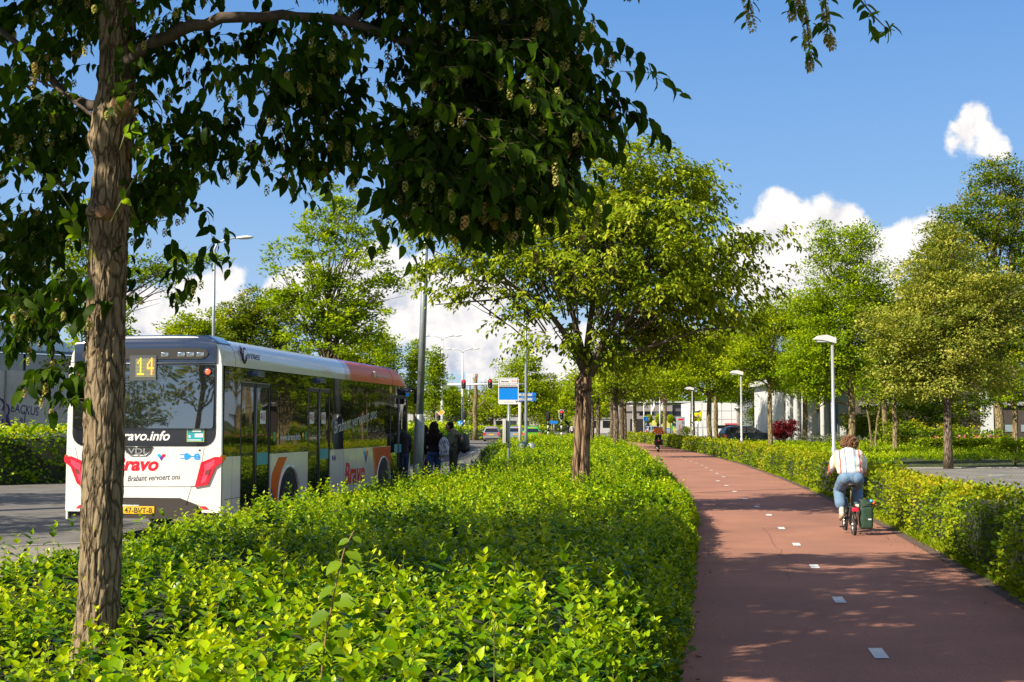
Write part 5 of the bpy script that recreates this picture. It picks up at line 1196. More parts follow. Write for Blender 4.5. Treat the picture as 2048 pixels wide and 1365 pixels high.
# ---------------------------------------------------------------- buildings
brickw = brickpave('white_painted_brick', (0.52,0.56,0.57), (0.47,0.52,0.54), (0.34,0.38,0.40), 0.22, 0.08, 0.0)
def wallbrick():
    m = brickw; t = m.node_tree
    for n in t.nodes:
        if n.type == 'MAPPING': n.inputs['Rotation'].default_value = (R(90), 0, 0)
    return m
wallbrick()
def warehouse():
    AZ = R(48); org = Vector((-22.6, 48.9, 0)); r = empty('warehouse', org, AZ, 'low pale brick hall with scribbled wall at the far left', 'building')
    W_ = 6.6; zt, zw = 3.95, 4.65; du = Vector((math.cos(AZ), math.sin(AZ), 0)); nn_ = Vector((math.sin(AZ), -math.cos(AZ), 0))
    mb = MB(); mb.box(-8, W_, 0, 12, 0, zt); mb.build('wall', brickw, r)
    mb = MB(); mb.box(-7.9, W_-0.05, 0.12, 11.9, zt, zw); mb.build('window_band', cglass, r)
    bd_ = mat('bar_dark', (0.03,0.035,0.04), 0.5)
    for k in range(12): mb = MB(); mb.box(-7.8+k*1.2, -7.75+k*1.2, 0.06, 0.13, zt, zw); mb.build('window_bar', bd_, r)
    bl = mat('roof_blue_steel', (0.10,0.17,0.25), 0.35, metal=0.4); mb = MB()
    mb.add([(-8.3,-0.4,zw),(W_+0.3,-0.4,zw),(W_+0.3,6,zw+1.6),(-8.3,6,zw+1.6),(-8.3,-0.4,zw+0.12),(W_+0.3,-0.4,zw+0.12),(W_+0.3,6,zw+1.72),(-8.3,6,zw+1.72)], [(0,1,2,3),(4,5,6,7),(0,1,5,4),(1,2,6,5),(2,3,7,6),(3,0,4,7)])
    for k in range(50): x = -8.25 + k*0.3; mb.add([(x,-0.41,zw+0.125),(x+0.04,-0.41,zw+0.125),(x+0.04,6,zw+1.725),(x,6,zw+1.725),(x,-0.41,zw+0.16),(x+0.04,-0.41,zw+0.16),(x+0.04,6,zw+1.76),(x,6,zw+1.76)], [(4,5,6,7),(0,1,5,4),(0,3,7,4),(1,2,6,5)])
    mb.build('roof', bl, r)
    g_ = mat('graffiti_violet', (0.03,0.015,0.13), 0.6)
    def wp(px, py):
        d = ray(px, py); o = Vector((0, 0, H)); k = (org - o).dot(nn_)/d.dot(nn_); p = o + d*k; return ((p-org).dot(du), -0.012, p.z)
    def st(pts, w0, name='graffiti_stroke'): mb = MB(); mb.tube([wp(*p) for p in pts], w0, 5); mb.build(name, g_, r)
    st([(-6,800),(0,798),(4,800),(7,806),(9,810),(12,808),(16,812),(18,820),(17,828),(14,832),(9,830)], 0.035); st([(9,810),(7,814),(5,821)], 0.03); st([(12,832),(15,842),(16,850),(17,860)], 0.08); st([(4,838),(5,850),(6,858)], 0.02)
    text('scribbled_name', 'BACKUS', 0.52, g_, r, wp(20.5, 824), (R(90), R(8), 0), 0.001, shear=-0.1, sx=0.62)
    st([(42,836),(41,842),(43,846),(45,842),(44,837)], 0.015); st([(47,846),(46,850),(48,852),(49,848)], 0.015); st([(48,822),(50,830),(49,845)], 0.015)
    p_ = wp(10, 800); mb = MB(); mb.box(p_[0]-0.03, p_[0]+0.03, -0.06, 0, 0, zt); mb.build('downpipe', mat('pipe_grey', (0.2,0.22,0.22), 0.5), r)
warehouse()
grey_clad = mat('grey_cladding', (0.30,0.27,0.25), 0.7, bump=0.2, bscale=3, var=0.1, vscale=0.5)
def shop():
    Y = 215; x0 = at(1248, 848, Y).x; x1 = at(1404, 848, Y).x; r = empty('shop_building', (x0, Y, 0), 0, 'low grey clad shop building with a band of dark windows', 'building'); W_ = x1-x0
    z1_ = zof(806, Y); wa, wb = zof(832, Y), zof(823, Y); zs = zof(833.5, Y); xs = at(1345,848,Y).x-x0
    mb = MB(); mb.box(0, xs, 0, 14, 0, wa); mb.box(0, xs, 0, 14, wb, z1_); mb.box(0, xs, 0.25, 14, wa, wb); mb.build('wall', grey_clad, r)
    mb = MB(); mb.box(xs+0.01, W_, 0.4, 14, 0, wa); mb.box(xs+0.01, W_, 0.4, 14, wb, z1_-0.3); mb.box(xs+0.01, W_, 0.7, 14, wa, wb); mb.build('dark_wall', mat('dark_cladding', (0.12,0.12,0.125), 0.6, bump=0.2, bscale=3), r)
    for k in range(6): a = xs*(0.32+0.11*k); mb = MB(); mb.box(a, a+xs*0.10, 0.10, 0.24, wa+0.02, wb-0.02); mb.build('window', cglass, r)
    for k in range(3): a = xs+0.3+k*1.6; mb = MB(); mb.box(a, a+1.45, 0.5, 0.69, wa+0.02, wb-0.02); mb.build('window', cglass, r)
    mb = MB(); mb.box(-0.3, W_+0.2, -0.3, 14.2, z1_, z1_+0.25); mb.build('roof_edge', mat('roof_edge_white', (0.6,0.6,0.6), 0.5), r)
    mb = MB(); mb.box(xs+0.4, xs+2.2, 0.28, 0.39, 0, 2.6); mb.build('entrance', mblack, r); mb = MB(); mb.box(1.0, 5, -0.05, -0.005, 0, 2.6); mb.build('entrance', mblack, r)
    mb = MB(); mb.box(4.6, 5.6, 1, 2, z1_+0.25, z1_+1.1); mb.build('rooftop_unit', mat('unit_white', (0.6,0.6,0.6), 0.5), r)
shop()
whitewall = mat('white_panel_wall', (0.74,0.76,0.76), 0.5, var=0.03, vscale=0.5)
def glassy():
    Y = 190; x0 = at(1384,848,Y).x; x1 = at(1502,848,Y).x; r = empty('white_hall', (x0, Y, 0), 0, 'white panelled hall with red canopy and blue corner behind the yellow warning sign', 'building'); W_ = x1-x0; z1_ = zof(806, Y)
    mb = MB(); mb.box(0, W_, 0, 12, 0, z1_); mb.build('wall', whitewall, r)
    mb = MB()
    for k in range(6): mb.box(k*W_/6, k*W_/6+0.06, -0.02, 0.0, 0, z1_)
    for k in range(1, 4): mb.box(0, W_, -0.025, -0.001, z1_*k/4, z1_*k/4+0.06)
    mb.build('panel_joint', mat('joint_grey', (0.3,0.33,0.35), 0.6), r)
    mb = MB(); mb.box(W_*0.40, W_*0.78, -0.05, -0.03, zof(857,Y), zof(851,Y)); mb.build('window', cglass, r)
    mb = MB(); mb.box(W_*0.55, W_*0.80, -1.2, -0.06, zof(850,Y), zof(847,Y)); mb.build('canopy', mat('canopy_red', (0.6,0.08,0.10), 0.5), r)
    mb = MB(); mb.box(-0.05, 0.6, -0.1, 1, zof(838,Y), zof(826,Y)); mb.build('blue_corner', sblue, r)
    mb = MB(); mb.box(W_*0.75, W_, -1.5, -0.1, 0, z1_+2.5); mb.build('corner_tower', mat('tower_grey', (0.30,0.32,0.33), 0.4), r)
    b = MB(); 
glassy()
Y = 185; b = P0(1406, Y); r = empty('flag_banner', b, 0, 'small yellow flag beside the yellow warning sign', 'flag'); mb = MB(); mb.tube([(0,0,0),(0,0,zof(820,Y))], 0.05, 8); mb.build('pole', wpole, r); mb = MB(); mb.add([(0,0,zof(821,Y)),(-0.5,0.03,zof(823,Y)),(-0.7,0,zof(833,Y)),(-0.1,0.04,zof(835,Y)),(0,0.01,zof(821,Y)),(-0.5,0.04,zof(823,Y)),(-0.7,0.01,zof(833,Y)),(-0.1,0.05,zof(835,Y))], [(0,1,2,3),(7,6,5,4),(0,1,5,4),(1,2,6,5),(2,3,7,6),(3,0,4,7)]); mb.build('cloth', signyel, r)
def columns():
    Y = 100; x0 = at(1572,848,Y).x; r = empty('white_building', (x0, Y, 0), 0, 'white building with tall square columns behind the plane tree', 'building')
    zt = zof(765, Y); xe = at(1722,848,Y).x - x0
    mb = MB(); mb.box(0.2, xe, 2.2, 14, 0, zt); mb.build('wall', whitewall, r)
    for px, wd in ((1577, 7), (1592, 7), (1608, 6), (1646, 5), (1668, 5)):
        xa = at(px-wd/2,848,Y).x-x0; mb = MB(); mb.box(xa, xa+dxof(wd,Y), 0, 0.5, 0, zt-0.3, bev=0.02); mb.build('column', whitewall, r)
    for a, b_ in ((1582, 1588), (1613, 1619), (1648, 1652)):
        xa, xb = at(a,848,Y).x-x0, at(b_,848,Y).x-x0; mb = MB(); mb.box(xa, xb, 2.14, 2.19, 0, zt-0.6); mb.build('window', cglass, r)
    xa, xb = at(1672,848,Y).x-x0, at(1690,848,Y).x-x0; mb = MB(); mb.box(xa, xb, 2.1, 2.19, 0, zt-0.4); mb.build('blue_glazing', mat('blue_grey_panel', (0.22,0.32,0.42), 0.3), r)
    mb = MB(); mb.box(-0.3, xe+0.3, -0.3, 14, zt, zt+0.4); mb.build('roof', whitewall, r)
columns()
def darkhall():
    Y = 112; x0 = at(1722,848,Y).x; x1 = at(2120,848,Y).x; r = empty('dark_brick_building', (x0, Y, 0), 0, 'dark building with a white wall panel glimpsed under the right hand trees', 'building'); W_ = x1-x0
    mb = MB(); mb.box(0, W_, 0, 12, 0, 6.8); mb.build('wall', mat('dark_brown_brick', (0.07,0.055,0.045), 0.8, var=0.2, vscale=1), r)
    xa, xb = at(1960,848,Y).x-x0, at(1984,848,Y).x-x0; mb = MB(); mb.box(xa, xb, -0.4, -0.05, 0, zof(783,Y)); mb.build('white_panel', whitewall, r)
    for a, b_ in ((1828,1852), (1868,1880), (2010,2024), (2042,2060)):
        xa, xb = at(a,848,Y).x-x0, at(b_,848,Y).x-x0; mb = MB(); mb.box(xa, xb, -0.06, -0.01, zof(864,Y), zof(850,Y)); mb.build('window', mat('window_pale', (0.3,0.38,0.42), 0.15), r)
    mb = MB(); mb.box(-0.2, W_, -0.3, -0.05, 3.4, 3.7); mb.build('cornice', mat('cornice_grey', (0.4,0.4,0.4), 0.6), r)
darkhall()
def far_blocks():
    for (pa, pb, top, Y, c, lab) in ((560, 640, 800, 230, (0.45,0.42,0.38), 'pale block far behind the bus'), (812, 872, 825, 240, (0.50,0.50,0.48), 'long pale building beyond the junction left of the masts'), (960, 1080, 832, 246, (0.42,0.42,0.42), 'low grey buildings at the end of the road'), (1150, 1246, 838, 250, (0.5,0.5,0.5), 'low pale building behind the tree row')):
        xa, xb = at(pa,848,Y).x, at(pb,848,Y).x; z = zof(top, Y); r = empty('office_block', (xa, Y, 0), 0, lab, 'building'); mb = MB(); mb.box(0, xb-xa, 0, 8, 0, z); mb.build('wall', mat('block_wall', c, 0.7), r)
        n = int((xb-xa)/2.4)
        for k in range(n):
            for zz in ((1.0, 2.4), (3.6, 5.0)):
                if zz[1] < z: mb = MB(); mb.box(0.6+k*2.4, 2.2+k*2.4, -0.03, 0.0-0.005, zz[0], zz[1]); mb.build('window', cglass, r)
        mb = MB(); mb.box(-0.2, xb-xa+0.2, -0.2, 8.2, z, z+0.25); mb.build('roof', mat('block_roof', (0.3,0.3,0.3), 0.7), r)
far_blocks()
Y = 235; b = P0(938, Y); r = empty('antenna_mast', b, 0, 'telecom antenna panels on a mast above the trees beyond the junction', 'antenna'); z = zof(748, Y)
mb = MB(); mb.tube([(0,0,0),(0,0,z-2)], 0.3, 8); mb.build('mast', galv, r)
for dx in (-0.45, 0, 0.45): mb = MB(); mb.box(dx-0.16, dx+0.16, -0.2, 0.1, z-1.9, z+ (0.2 if dx < 0 else 0)); mb.build('antenna_panel', whitet, r)
# ---------------------------------------------------------------- trees
def tube_np(pts, rads, n=8):
    mb = MB(); mb.tube(pts, rads, n); return mb
def limb(a, b, sag=0.0, k=5, jit=0.05):
    a = Vector(a); b = Vector(b); L = (b-a).length; out = []
    for i in range(k+1):
        t = i/k; p = a.lerp(b, t); p.z += sag*math.sin(math.pi*t)*L
        if 0 < i < k: p += Vector((random.gauss(0, jit), random.gauss(0, jit), random.gauss(0, jit)))*L*0.5
        out.append(p)
    return out
def make_tree(label, base, h, trunk_h, r_trunk, blobs, nclump, nleaf, ll, key, bk, group=None, lw=0.6, csize=0.45, droop=0.0, clear=None,
              lean=(0, 0), nlimb=14, flatz=0.42, detail=0, young=0.45, name='tree', multi=1, shell=0.45, vis=True):
    """blobs: (dx, dy, z, rx, ry, rz) relative to the base"""
    root = empty(name, base, 0, label, 'tree', group)
    wts = np.array([b[3]*b[4]*b[5] for b in blobs])**0.75; wts /= wts.sum()
    bi = rng.choice(len(blobs), nclump, p=wts); B = np.array(blobs)[bi]
    d = rand_dirs(nclump, 0, 0.9); rr = rng.random(nclump)**shell
    C = B[:, :3] + d*B[:, 3:6]*rr[:, None]*rng.uniform(0.85, 1.12, (nclump, 1))
    n = nclump*nleaf
    ci = np.repeat(np.arange(nclump), nleaf)
    off = rng.normal(0, 1, (n, 3)); off = nrm(off)*rng.random((n, 1))**0.5
    cs = csize*rng.uniform(0.6, 1.4, nclump)[ci][:, None]
    P = C[ci] + off*cs*np.array([1, 1, flatz])
    outward = nrm(C - np.array([0, 0, trunk_h + (h-trunk_h)*0.35]))[ci]
    D = nrm(off*0.5 + rand_dirs(n, 0, 0.4)*0.8 + outward*0.5 + np.array([0, 0, -droop]))
    Nn = np.array([0, 0, 1.0]) + outward*0.5 + rng.normal(0, 0.55, (n, 3)) if droop < 0.8 else outward + rng.normal(0, 0.4, (n, 3)) + np.array([0, 0, 0.4])
    L_ = ll*rng.uniform(0.65, 1.25, n)
    crnd = rng.normal(0, 0.16, nclump)[ci]
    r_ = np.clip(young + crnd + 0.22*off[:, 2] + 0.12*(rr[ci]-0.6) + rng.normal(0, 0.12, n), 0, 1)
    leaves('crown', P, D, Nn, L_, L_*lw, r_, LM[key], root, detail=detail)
    # trunk and limbs as one mesh
    mb = MB()
    topz = trunk_h + (h-trunk_h)*0.72
    for s in range(multi):
        ox = 0 if multi == 1 else 0.12*math.cos(s*2.4); oy = 0 if multi == 1 else 0.12*math.sin(s*2.4)
        sp = 0 if multi == 1 else 0.5
        pts = []; rad = []
        for i in range(9):
            t = i/8; z = -0.1 + t*topz
            pts.append((ox + lean[0]*t + sp*math.cos(s*2.4)*t*t + random.gauss(0, 0.02)*(i > 0), oy + lean[1]*t + sp*math.sin(s*2.4)*t*t + random.gauss(0, 0.02)*(i > 0), z))
            rad.append(r_trunk*(1.25 if i == 0 else 1.0)*(1 - 0.75*max(0, t - trunk_h/topz*0.6)) / (1 if multi == 1 else 1.5))
        mb.tube(pts, rad, 12)
    order = rng.permutation(nclump)[:nlimb]
    for j in order:
        c = C[j]; zt = min(topz*0.95, max(trunk_h*0.92, c[2]*0.55 + trunk_h*0.35 - 0.2*random.random()))
        t = zt/topz; a = (lean[0]*t, lean[1]*t, zt); pl = limb(a, c, 0.06, 5, 0.06)
        r0 = r_trunk*0.34; mb.tube(pl, [r0*(1 - 0.17*i) for i in range(6)], 6)
        for q in range(2):
            m = pl[3]; e2 = Vector(c) + Vector(tuple(rng.normal(0, csize*0.8, 3))); mb.tube(limb(m, e2, 0.03, 3, 0.05), [r0*0.45, r0*0.35, r0*0.25, r0*0.12], 5)
    mb.build('trunk', bk, root)
    return root

# ---- middle tree (the wide crowned one in the shrub bed)
T2 = at(1163, 960, 25.0); T2.z = 0
Y2 = 25.0
def rel(px, py, Y, T): p = at(px, py, Y); return (p.x - T.x, p.y - T.y, p.z)
def blob(px, py, Y, rx, rz, T, ry=None):
    s = F/Y; c = rel(px, py, Y, T); return (*c, rx/s, ry if ry else rx/s, rz/s)
def hero():
    T = T2; root = empty('tree', T, 0, 'wide crowned tree with a long split in its trunk standing in the shrub bed', 'tree')
    bl = [(1190,420,24.6,190,95),(1120,470,25.2,200,100),(1330,430,25,130,90),(1420,520,25.2,110,70),(1480,560,25,80,55),(1500,500,25,45,22),(1010,500,25,110,60),
          (900,470,24.8,70,40),(960,560,25.2,100,35),(900,600,25,60,22),(1220,350,25.2,110,60),(1290,300,25,50,40),(1320,265,25,20,14),(1370,370,25,45,30),
          (1250,560,24.2,210,80),(1380,610,24.8,140,50),(1290,660,25,130,45),(1200,620,25,140,50),(1090,620,24.6,70,45),(1060,690,24.6,22,26),(1340,700,25.5,90,35),
          (1240,480,26.2,220,110),(1240,480,23.6,200,90),(1130,550,26,160,70),(930,530,26,90,35),(1170,440,27,160,80),(1300,560,27,160,80),(1225,705,25.3,70,40),(1180,700,24.9,40,30)]
    bb = np.array([blob(px, py, Y, rx, rz, T, ry=min(rx, 120)/110*1.3) for (px, py, Y, rx, rz) in bl])
    w_ = (bb[:, 3]*bb[:, 5])**0.9; w_ /= w_.sum()
    ns = 2900; nt_ = 430; bi = rng.choice(len(bb), nt_, p=w_); B = bb[bi]
    d = rand_dirs(nt_, 0, 0.8); rr = rng.random(nt_)**0.5; tier = rng.integers(0, nt_, ns)      # flat tiers of foliage
    C = (B[:, :3] + d*B[:, 3:6]*rr[:, None]*rng.uniform(0.9, 1.12, (nt_, 1)))[tier] + rng.normal(0, 1, (ns, 3))*np.array([0.27, 0.27, 0.075])
    # each spray: a short twig with leaves that hang from it
    nl = 17; ctr = np.array([0, 0, 3.2]); out = C - ctr; out[:, 2] *= 0.4; out = nrm(out)
    out = nrm(out + rng.normal(0, 0.35, (ns, 3)))
    ci = np.repeat(np.arange(ns), nl); k = np.tile(np.arange(nl)/nl, ns)
    tw = 0.42*rng.uniform(0.7, 1.3, ns)
    P = C[ci] + out[ci]*(k*tw[ci])[:, None] + np.array([0, 0, 1])*((0.10*np.sin(k*3.0) - 0.22*k**2)[:, None]) + rng.normal(0, 0.035, (ns*nl, 3))
    side = np.where(np.tile(np.arange(nl), ns) % 2, 1, -1)[:, None]; S = nrm(np.cross(out, [0, 0, 1.0]))[ci]
    D = nrm(S*side*0.75 + out[ci]*0.45 + np.array([0, 0, -0.55]) + rng.normal(0, 0.25, (ns*nl, 3)))
    Nn = nrm(out[ci]*0.5 + S*side*0.4 + np.array([0, 0, 0.9]) + rng.normal(0, 0.25, (ns*nl, 3)))
    L_ = 0.125*rng.uniform(0.65, 1.2, len(P))
    r_ = np.clip(0.42 + rng.normal(0, 0.14, ns)[ci] + 0.35*(k-0.5) + rng.normal(0, 0.12, len(P)), 0, 1)
    leaves('crown', P, D, Nn, L_, L_*0.5, r_, LM['hero'], root, detail=0, curl=0.6)
    # trunk: thick split lower part, collar, then a fan of limbs
    nr, nk = 90, 40; V_ = []
    cl = [(1163,985,1.30),(1161,940,1.12),(1163,900,0.98),(1165,860,0.96),(1167,820,0.95),(1166,790,0.98),(1167,765,1.02),(1169,757,0.88),(1172,745,0.72),(1174,735,0.62)]
    ctrs = [Vector(rel(a, b, Y2, T)) for a, b, c in cl]; zz = [c.z for c in ctrs]; order = np.argsort(zz)
    zz = np.array(zz)[order]; xx = np.array([c.x for c in ctrs])[order]; rw = np.array([c[2] for c in cl])[order]
    zs = np.concatenate([[-0.1], np.linspace(zz[0]-0.4, zz[-1], nr-1)])
    for z in zs:
        cx_ = np.interp(z, zz, xx); r = 0.165*np.interp(z, zz, rw)
        for q in range(nk):
            a = 2*math.pi*q/nk
            f = 1 + 0.10*float(fbm(math.cos(a)*2.2+z*0.3, math.sin(a)*2.2, z*1.2)) + 0.05*math.sin(a*7+z*1.3)*0.5
            da = (a - (-1.75) + math.pi) % (2*math.pi) - math.pi      # split faces the viewer, slightly left
            if z < 2.35:
                wv = 0.22 + 0.06*math.sin(z*5); dep = 0.42*math.exp(-(da/wv)**2)*(0.55+0.45*math.sin(z*3.1+1)**2)
                f -= dep; f += 0.13*math.exp(-((abs(da)-wv*1.9)/0.16)**2)
            V_.append((cx_ + r*f*math.cos(a), r*f*math.sin(a), z))
    I = np.arange(len(zs)*nk).reshape(len(zs), nk); J = np.roll(I, -1, axis=1)
    Fq = np.stack([I[:-1], J[:-1], J[1:], I[1:]], -1).reshape(-1, 4)
    np_mesh('trunk', V_, Fq, BK_mid, root, smooth=True)
    mb = MB()
    def pl(lst, r0, r1, dy=0.0, n=8):
        p = [Vector(rel(a, b, Y2 + (dy*i/(len(lst)-1)), T)) for i, (a, b) in enumerate(lst)]
        m = []
        for i in range(len(p)-1):
            for t in (0, 0.5): m.append(p[i].lerp(p[i+1], t) + Vector((random.gauss(0, .012), random.gauss(0, .012), 0))*(i+t > 0))
        m.append(p[-1]); mb.tube(m, list(np.linspace(r0, r1, len(m))), n)
    pl([(1170,745),(1148,700),(1120,655),(1080,600),(1010,565),(930,560)], 0.085, 0.015, -0.6)
    pl([(1172,748),(1160,690),(1150,640),(1120,560),(1060,500)], 0.085, 0.02, 0.4)
    pl([(1176,748),(1176,690),(1186,600),(1190,480),(1230,360),(1300,300)], 0.075, 0.015, 0.3)
    pl([(1180,750),(1200,700),(1240,620),(1290,540),(1380,440)], 0.085, 0.02, -0.5)
    pl([(1182,752),(1212,690),(1280,640),(1370,590),(1480,555)], 0.07, 0.015, 0.6)
    pl([(1184,740),(1222,715),(1310,690),(1400,660),(1470,655)], 0.05, 0.012, -0.8)
    pl([(1110,640),(1050,590),(960,520),(900,480)], 0.04, 0.012, 0.6)
    pl([(1240,620),(1330,580),(1420,530),(1510,490)], 0.035, 0.01, 0.3)
    pl([(1190,560),(1150,480),(1100,420),(1060,400)], 0.04, 0.01, -0.5)
    pl([(1060,585),(990,600),(920,605),(870,610)], 0.025, 0.008, 0.0)
    for j in rng.permutation(ns)[:170]:
        c = Vector(C[j]); a = Vector((0.0 + c.x*0.5, c.y*0.5, 2.6 + (c.z-2.6)*0.55)); mb.tube(limb(a, c, 0.03, 4, 0.05), [0.018, 0.014, 0.011, 0.008, 0.005], 5)
    mb.build('limbs', limbm, root)
    return root
hero()

# ---- foreground tree at the left edge
T1 = at(198, 1300, 8.0); T1.z = 0
def front_tree():
    T = T1; root = empty('tree', T, 0, 'foreground tree with thick furrowed trunk and dark drooping leaves at the left', 'tree')
    # centre line and radius of the trunk, from the ground up (px, py, halfwidth px)
    cl = [(188,1440,62),(190,1330,55),(193,1270,46),(198,1200,42),(202,1100,42),(205,1000,42),(208,900,42),(210,800,41),(211,700,40),(212,600,40),(214,520,41),(217,470,40),(216,430,44),(220,390,39),(226,330,39),(224,290,44),(228,250,46),(228,215,42),(234,170,38),(236,110,37),(236,40,36),(240,-60,35),(250,-250,30),(262,-500,22),(275,-800,14)]
    P_ = [at(a, b, 8.0) for a, b, c in cl]; zz = np.array([p.z for p in P_]); xx = np.array([p.x-T.x for p in P_]); rw = np.array([c/(F/8.0) for a, b, c in cl])
    nk, nr = 120, 460
    zs = np.concatenate([[-0.1], np.linspace(max(zz[0], 0.0), zz[-1], nr)])
    th = np.linspace(0, 2*np.pi, nk, endpoint=False)
    Z, A = np.meshgrid(zs, th, indexing='ij')
    R0 = np.interp(Z, zz, rw)*0.93
    ca, sa = np.cos(A), np.sin(A)
    # furrowed plates: ridged noise stretched along the trunk
    wob = 0.5*fbm(ca*2, sa*2, Z*2.2)
    n1 = np.abs(fbm(ca*7 + wob, sa*7 + wob, Z*4.2, 3)); n2 = np.abs(fbm(ca*15 + wob, sa*15, Z*11 + 7, 3))
    n3 = fbm(ca*22, sa*22, Z*26, 2); plate = np.clip(n1*8, 0, 1)*0.013 + np.clip(n2*6, 0, 1)*0.006 + n3*0.008
    big = 0.035*fbm(ca*1.1, sa*1.1, Z*1.1 + 4)
    RR = R0*1.0 + big*0.6 + plate - 0.012
    def knot(z0, a0, amp, wz, wa):
        da = (A - a0 + np.pi) % (2*np.pi) - np.pi
        return amp*np.exp(-((Z-z0)/wz)**2 - (da/wa)**2)
    zk = lambda py: at(200, py, 8).z
    RR = RR + knot(zk(425), -1.9, 0.05, 0.05, 0.5) + knot(zk(280), 3.0, 0.045, 0.06, 0.5) + knot(zk(240), -1.3, 0.05, 0.07, 0.6) + knot(zk(520), -1.0, 0.02, 0.05, 0.4) + knot(0.0, -2.4, 0.08, 0.25, 0.5) + knot(0.0, -0.7, 0.07, 0.3, 0.5)
    X = np.interp(Z, zz, xx) + RR*ca; Y = RR*sa
    I = np.arange(Z.size).reshape(Z.shape); J = np.roll(I, -1, axis=1)
    Fq = np.stack([I[:-1], J[:-1], J[1:], I[1:]], -1).reshape(-1, 4)
    np_mesh('trunk', np.stack([X, Y, Z], -1).reshape(-1, 3), Fq, BK_front, root, smooth=True)
    # pruning scar
    scar = mat('cut_wood', (0.30, 0.15, 0.075), 0.85, bump=0.8, bscale=60, var=0.35, vscale=16)
    rim = mat('cut_rim', (0.28, 0.21, 0.09), 0.9, bump=0.6, bscale=60, var=0.4, vscale=25)
    c = Vector(rel(243, 212, 7.86, T)); d = Vector((0.35, -0.9, 0.12)).normalized()
    mb = MB(); mb.tube([c - d*0.12, c + d*0.02, c + d*0.032], [0.085, 0.066, 0.062], 20, sm=False); mb.build('branch_stub', rim, root)
    mb = MB(); mb.tube([c + d*0.03, c + d*0.036], [0.058, 0.056], 20, 0, sm=False); mb.build('cut_face', scar, root)
    c = Vector(rel(203, 424, 7.84, T)); d = Vector((-0.2, -0.95, 0.1)).normalized()
    mb = MB(); mb.tube([c - d*0.08, c + d*0.01], [0.05, 0.038], 16, sm=False); mb.build('cut_face', scar, root)
    # limbs
    mb = MB()
    def pl(lst, r0, r1, n=10):
        p = [Vector(rel(a, b, Y, T)) for a, b, Y in lst]; m = []
        for i in range(len(p)-1):
            for t in (0, 0.34, 0.67): m.append(p[i].lerp(p[i+1], t) + Vector((random.gauss(0, .006), random.gauss(0, .006), random.gauss(0, .006)))*(i+t > 0))
        m.append(p[-1]); mb.tube(m, list(np.linspace(r0, r1, len(m))), n)
    pl([(232,190,8),(255,125,7.9),(300,92,7.8),(360,62,7.7),(440,38,7.6),(560,28,7.6),(660,38,7.5),(740,58,7.5),(820,85,7.4),(880,128,7.3),(925,190,7.3),(960,260,7.2),(990,330,7.2)], 0.048, 0.009)
    pl([(900,105,7.4),(960,70,7.4),(1030,30,7.4),(1090,-5,7.4),(1200,-60,7.4)], 0.022, 0.012)
    pl([(700,45,7.5),(740,0,7.8),(790,-80,8)], 0.03, 0.02)
    pl([(226,215,8),(180,210,8.2),(130,190,8.4),(60,110,8.6),(0,60,8.7),(-80,20,8.8)], 0.04, 0.015)
    pl([(205,240,8),(165,215,8.1),(110,175,8.2),(60,155,8.2)], 0.014, 0.006)
    pl([(236,60,8),(200,-20,8.5),(120,-140,9.5),(0,-260,10.5)], 0.06, 0.02)
    pl([(240,-60,8),(330,-160,7.5),(520,-300,6.8),(800,-420,6.2)], 0.07, 0.02)
    pl([(245,-120,8),(330,-260,8.8),(600,-420,10),(1000,-560,11)], 0.06, 0.02)
    pl([(240,0,8),(320,-60,8.6),(520,-120,9.4),(900,-160,10),(1300,-170,10.2),(1560,-60,10.1)], 0.06, 0.012)
    pl([(925,190,7.3),(965,230,7.1),(1000,250,7.0),(1060,290,6.9)], 0.012, 0.006)
    pl([(930,200,7.3),(900,260,7.4),(880,330,7.5)], 0.010, 0.005)
    mb.build('limbs', limb_dark, root)
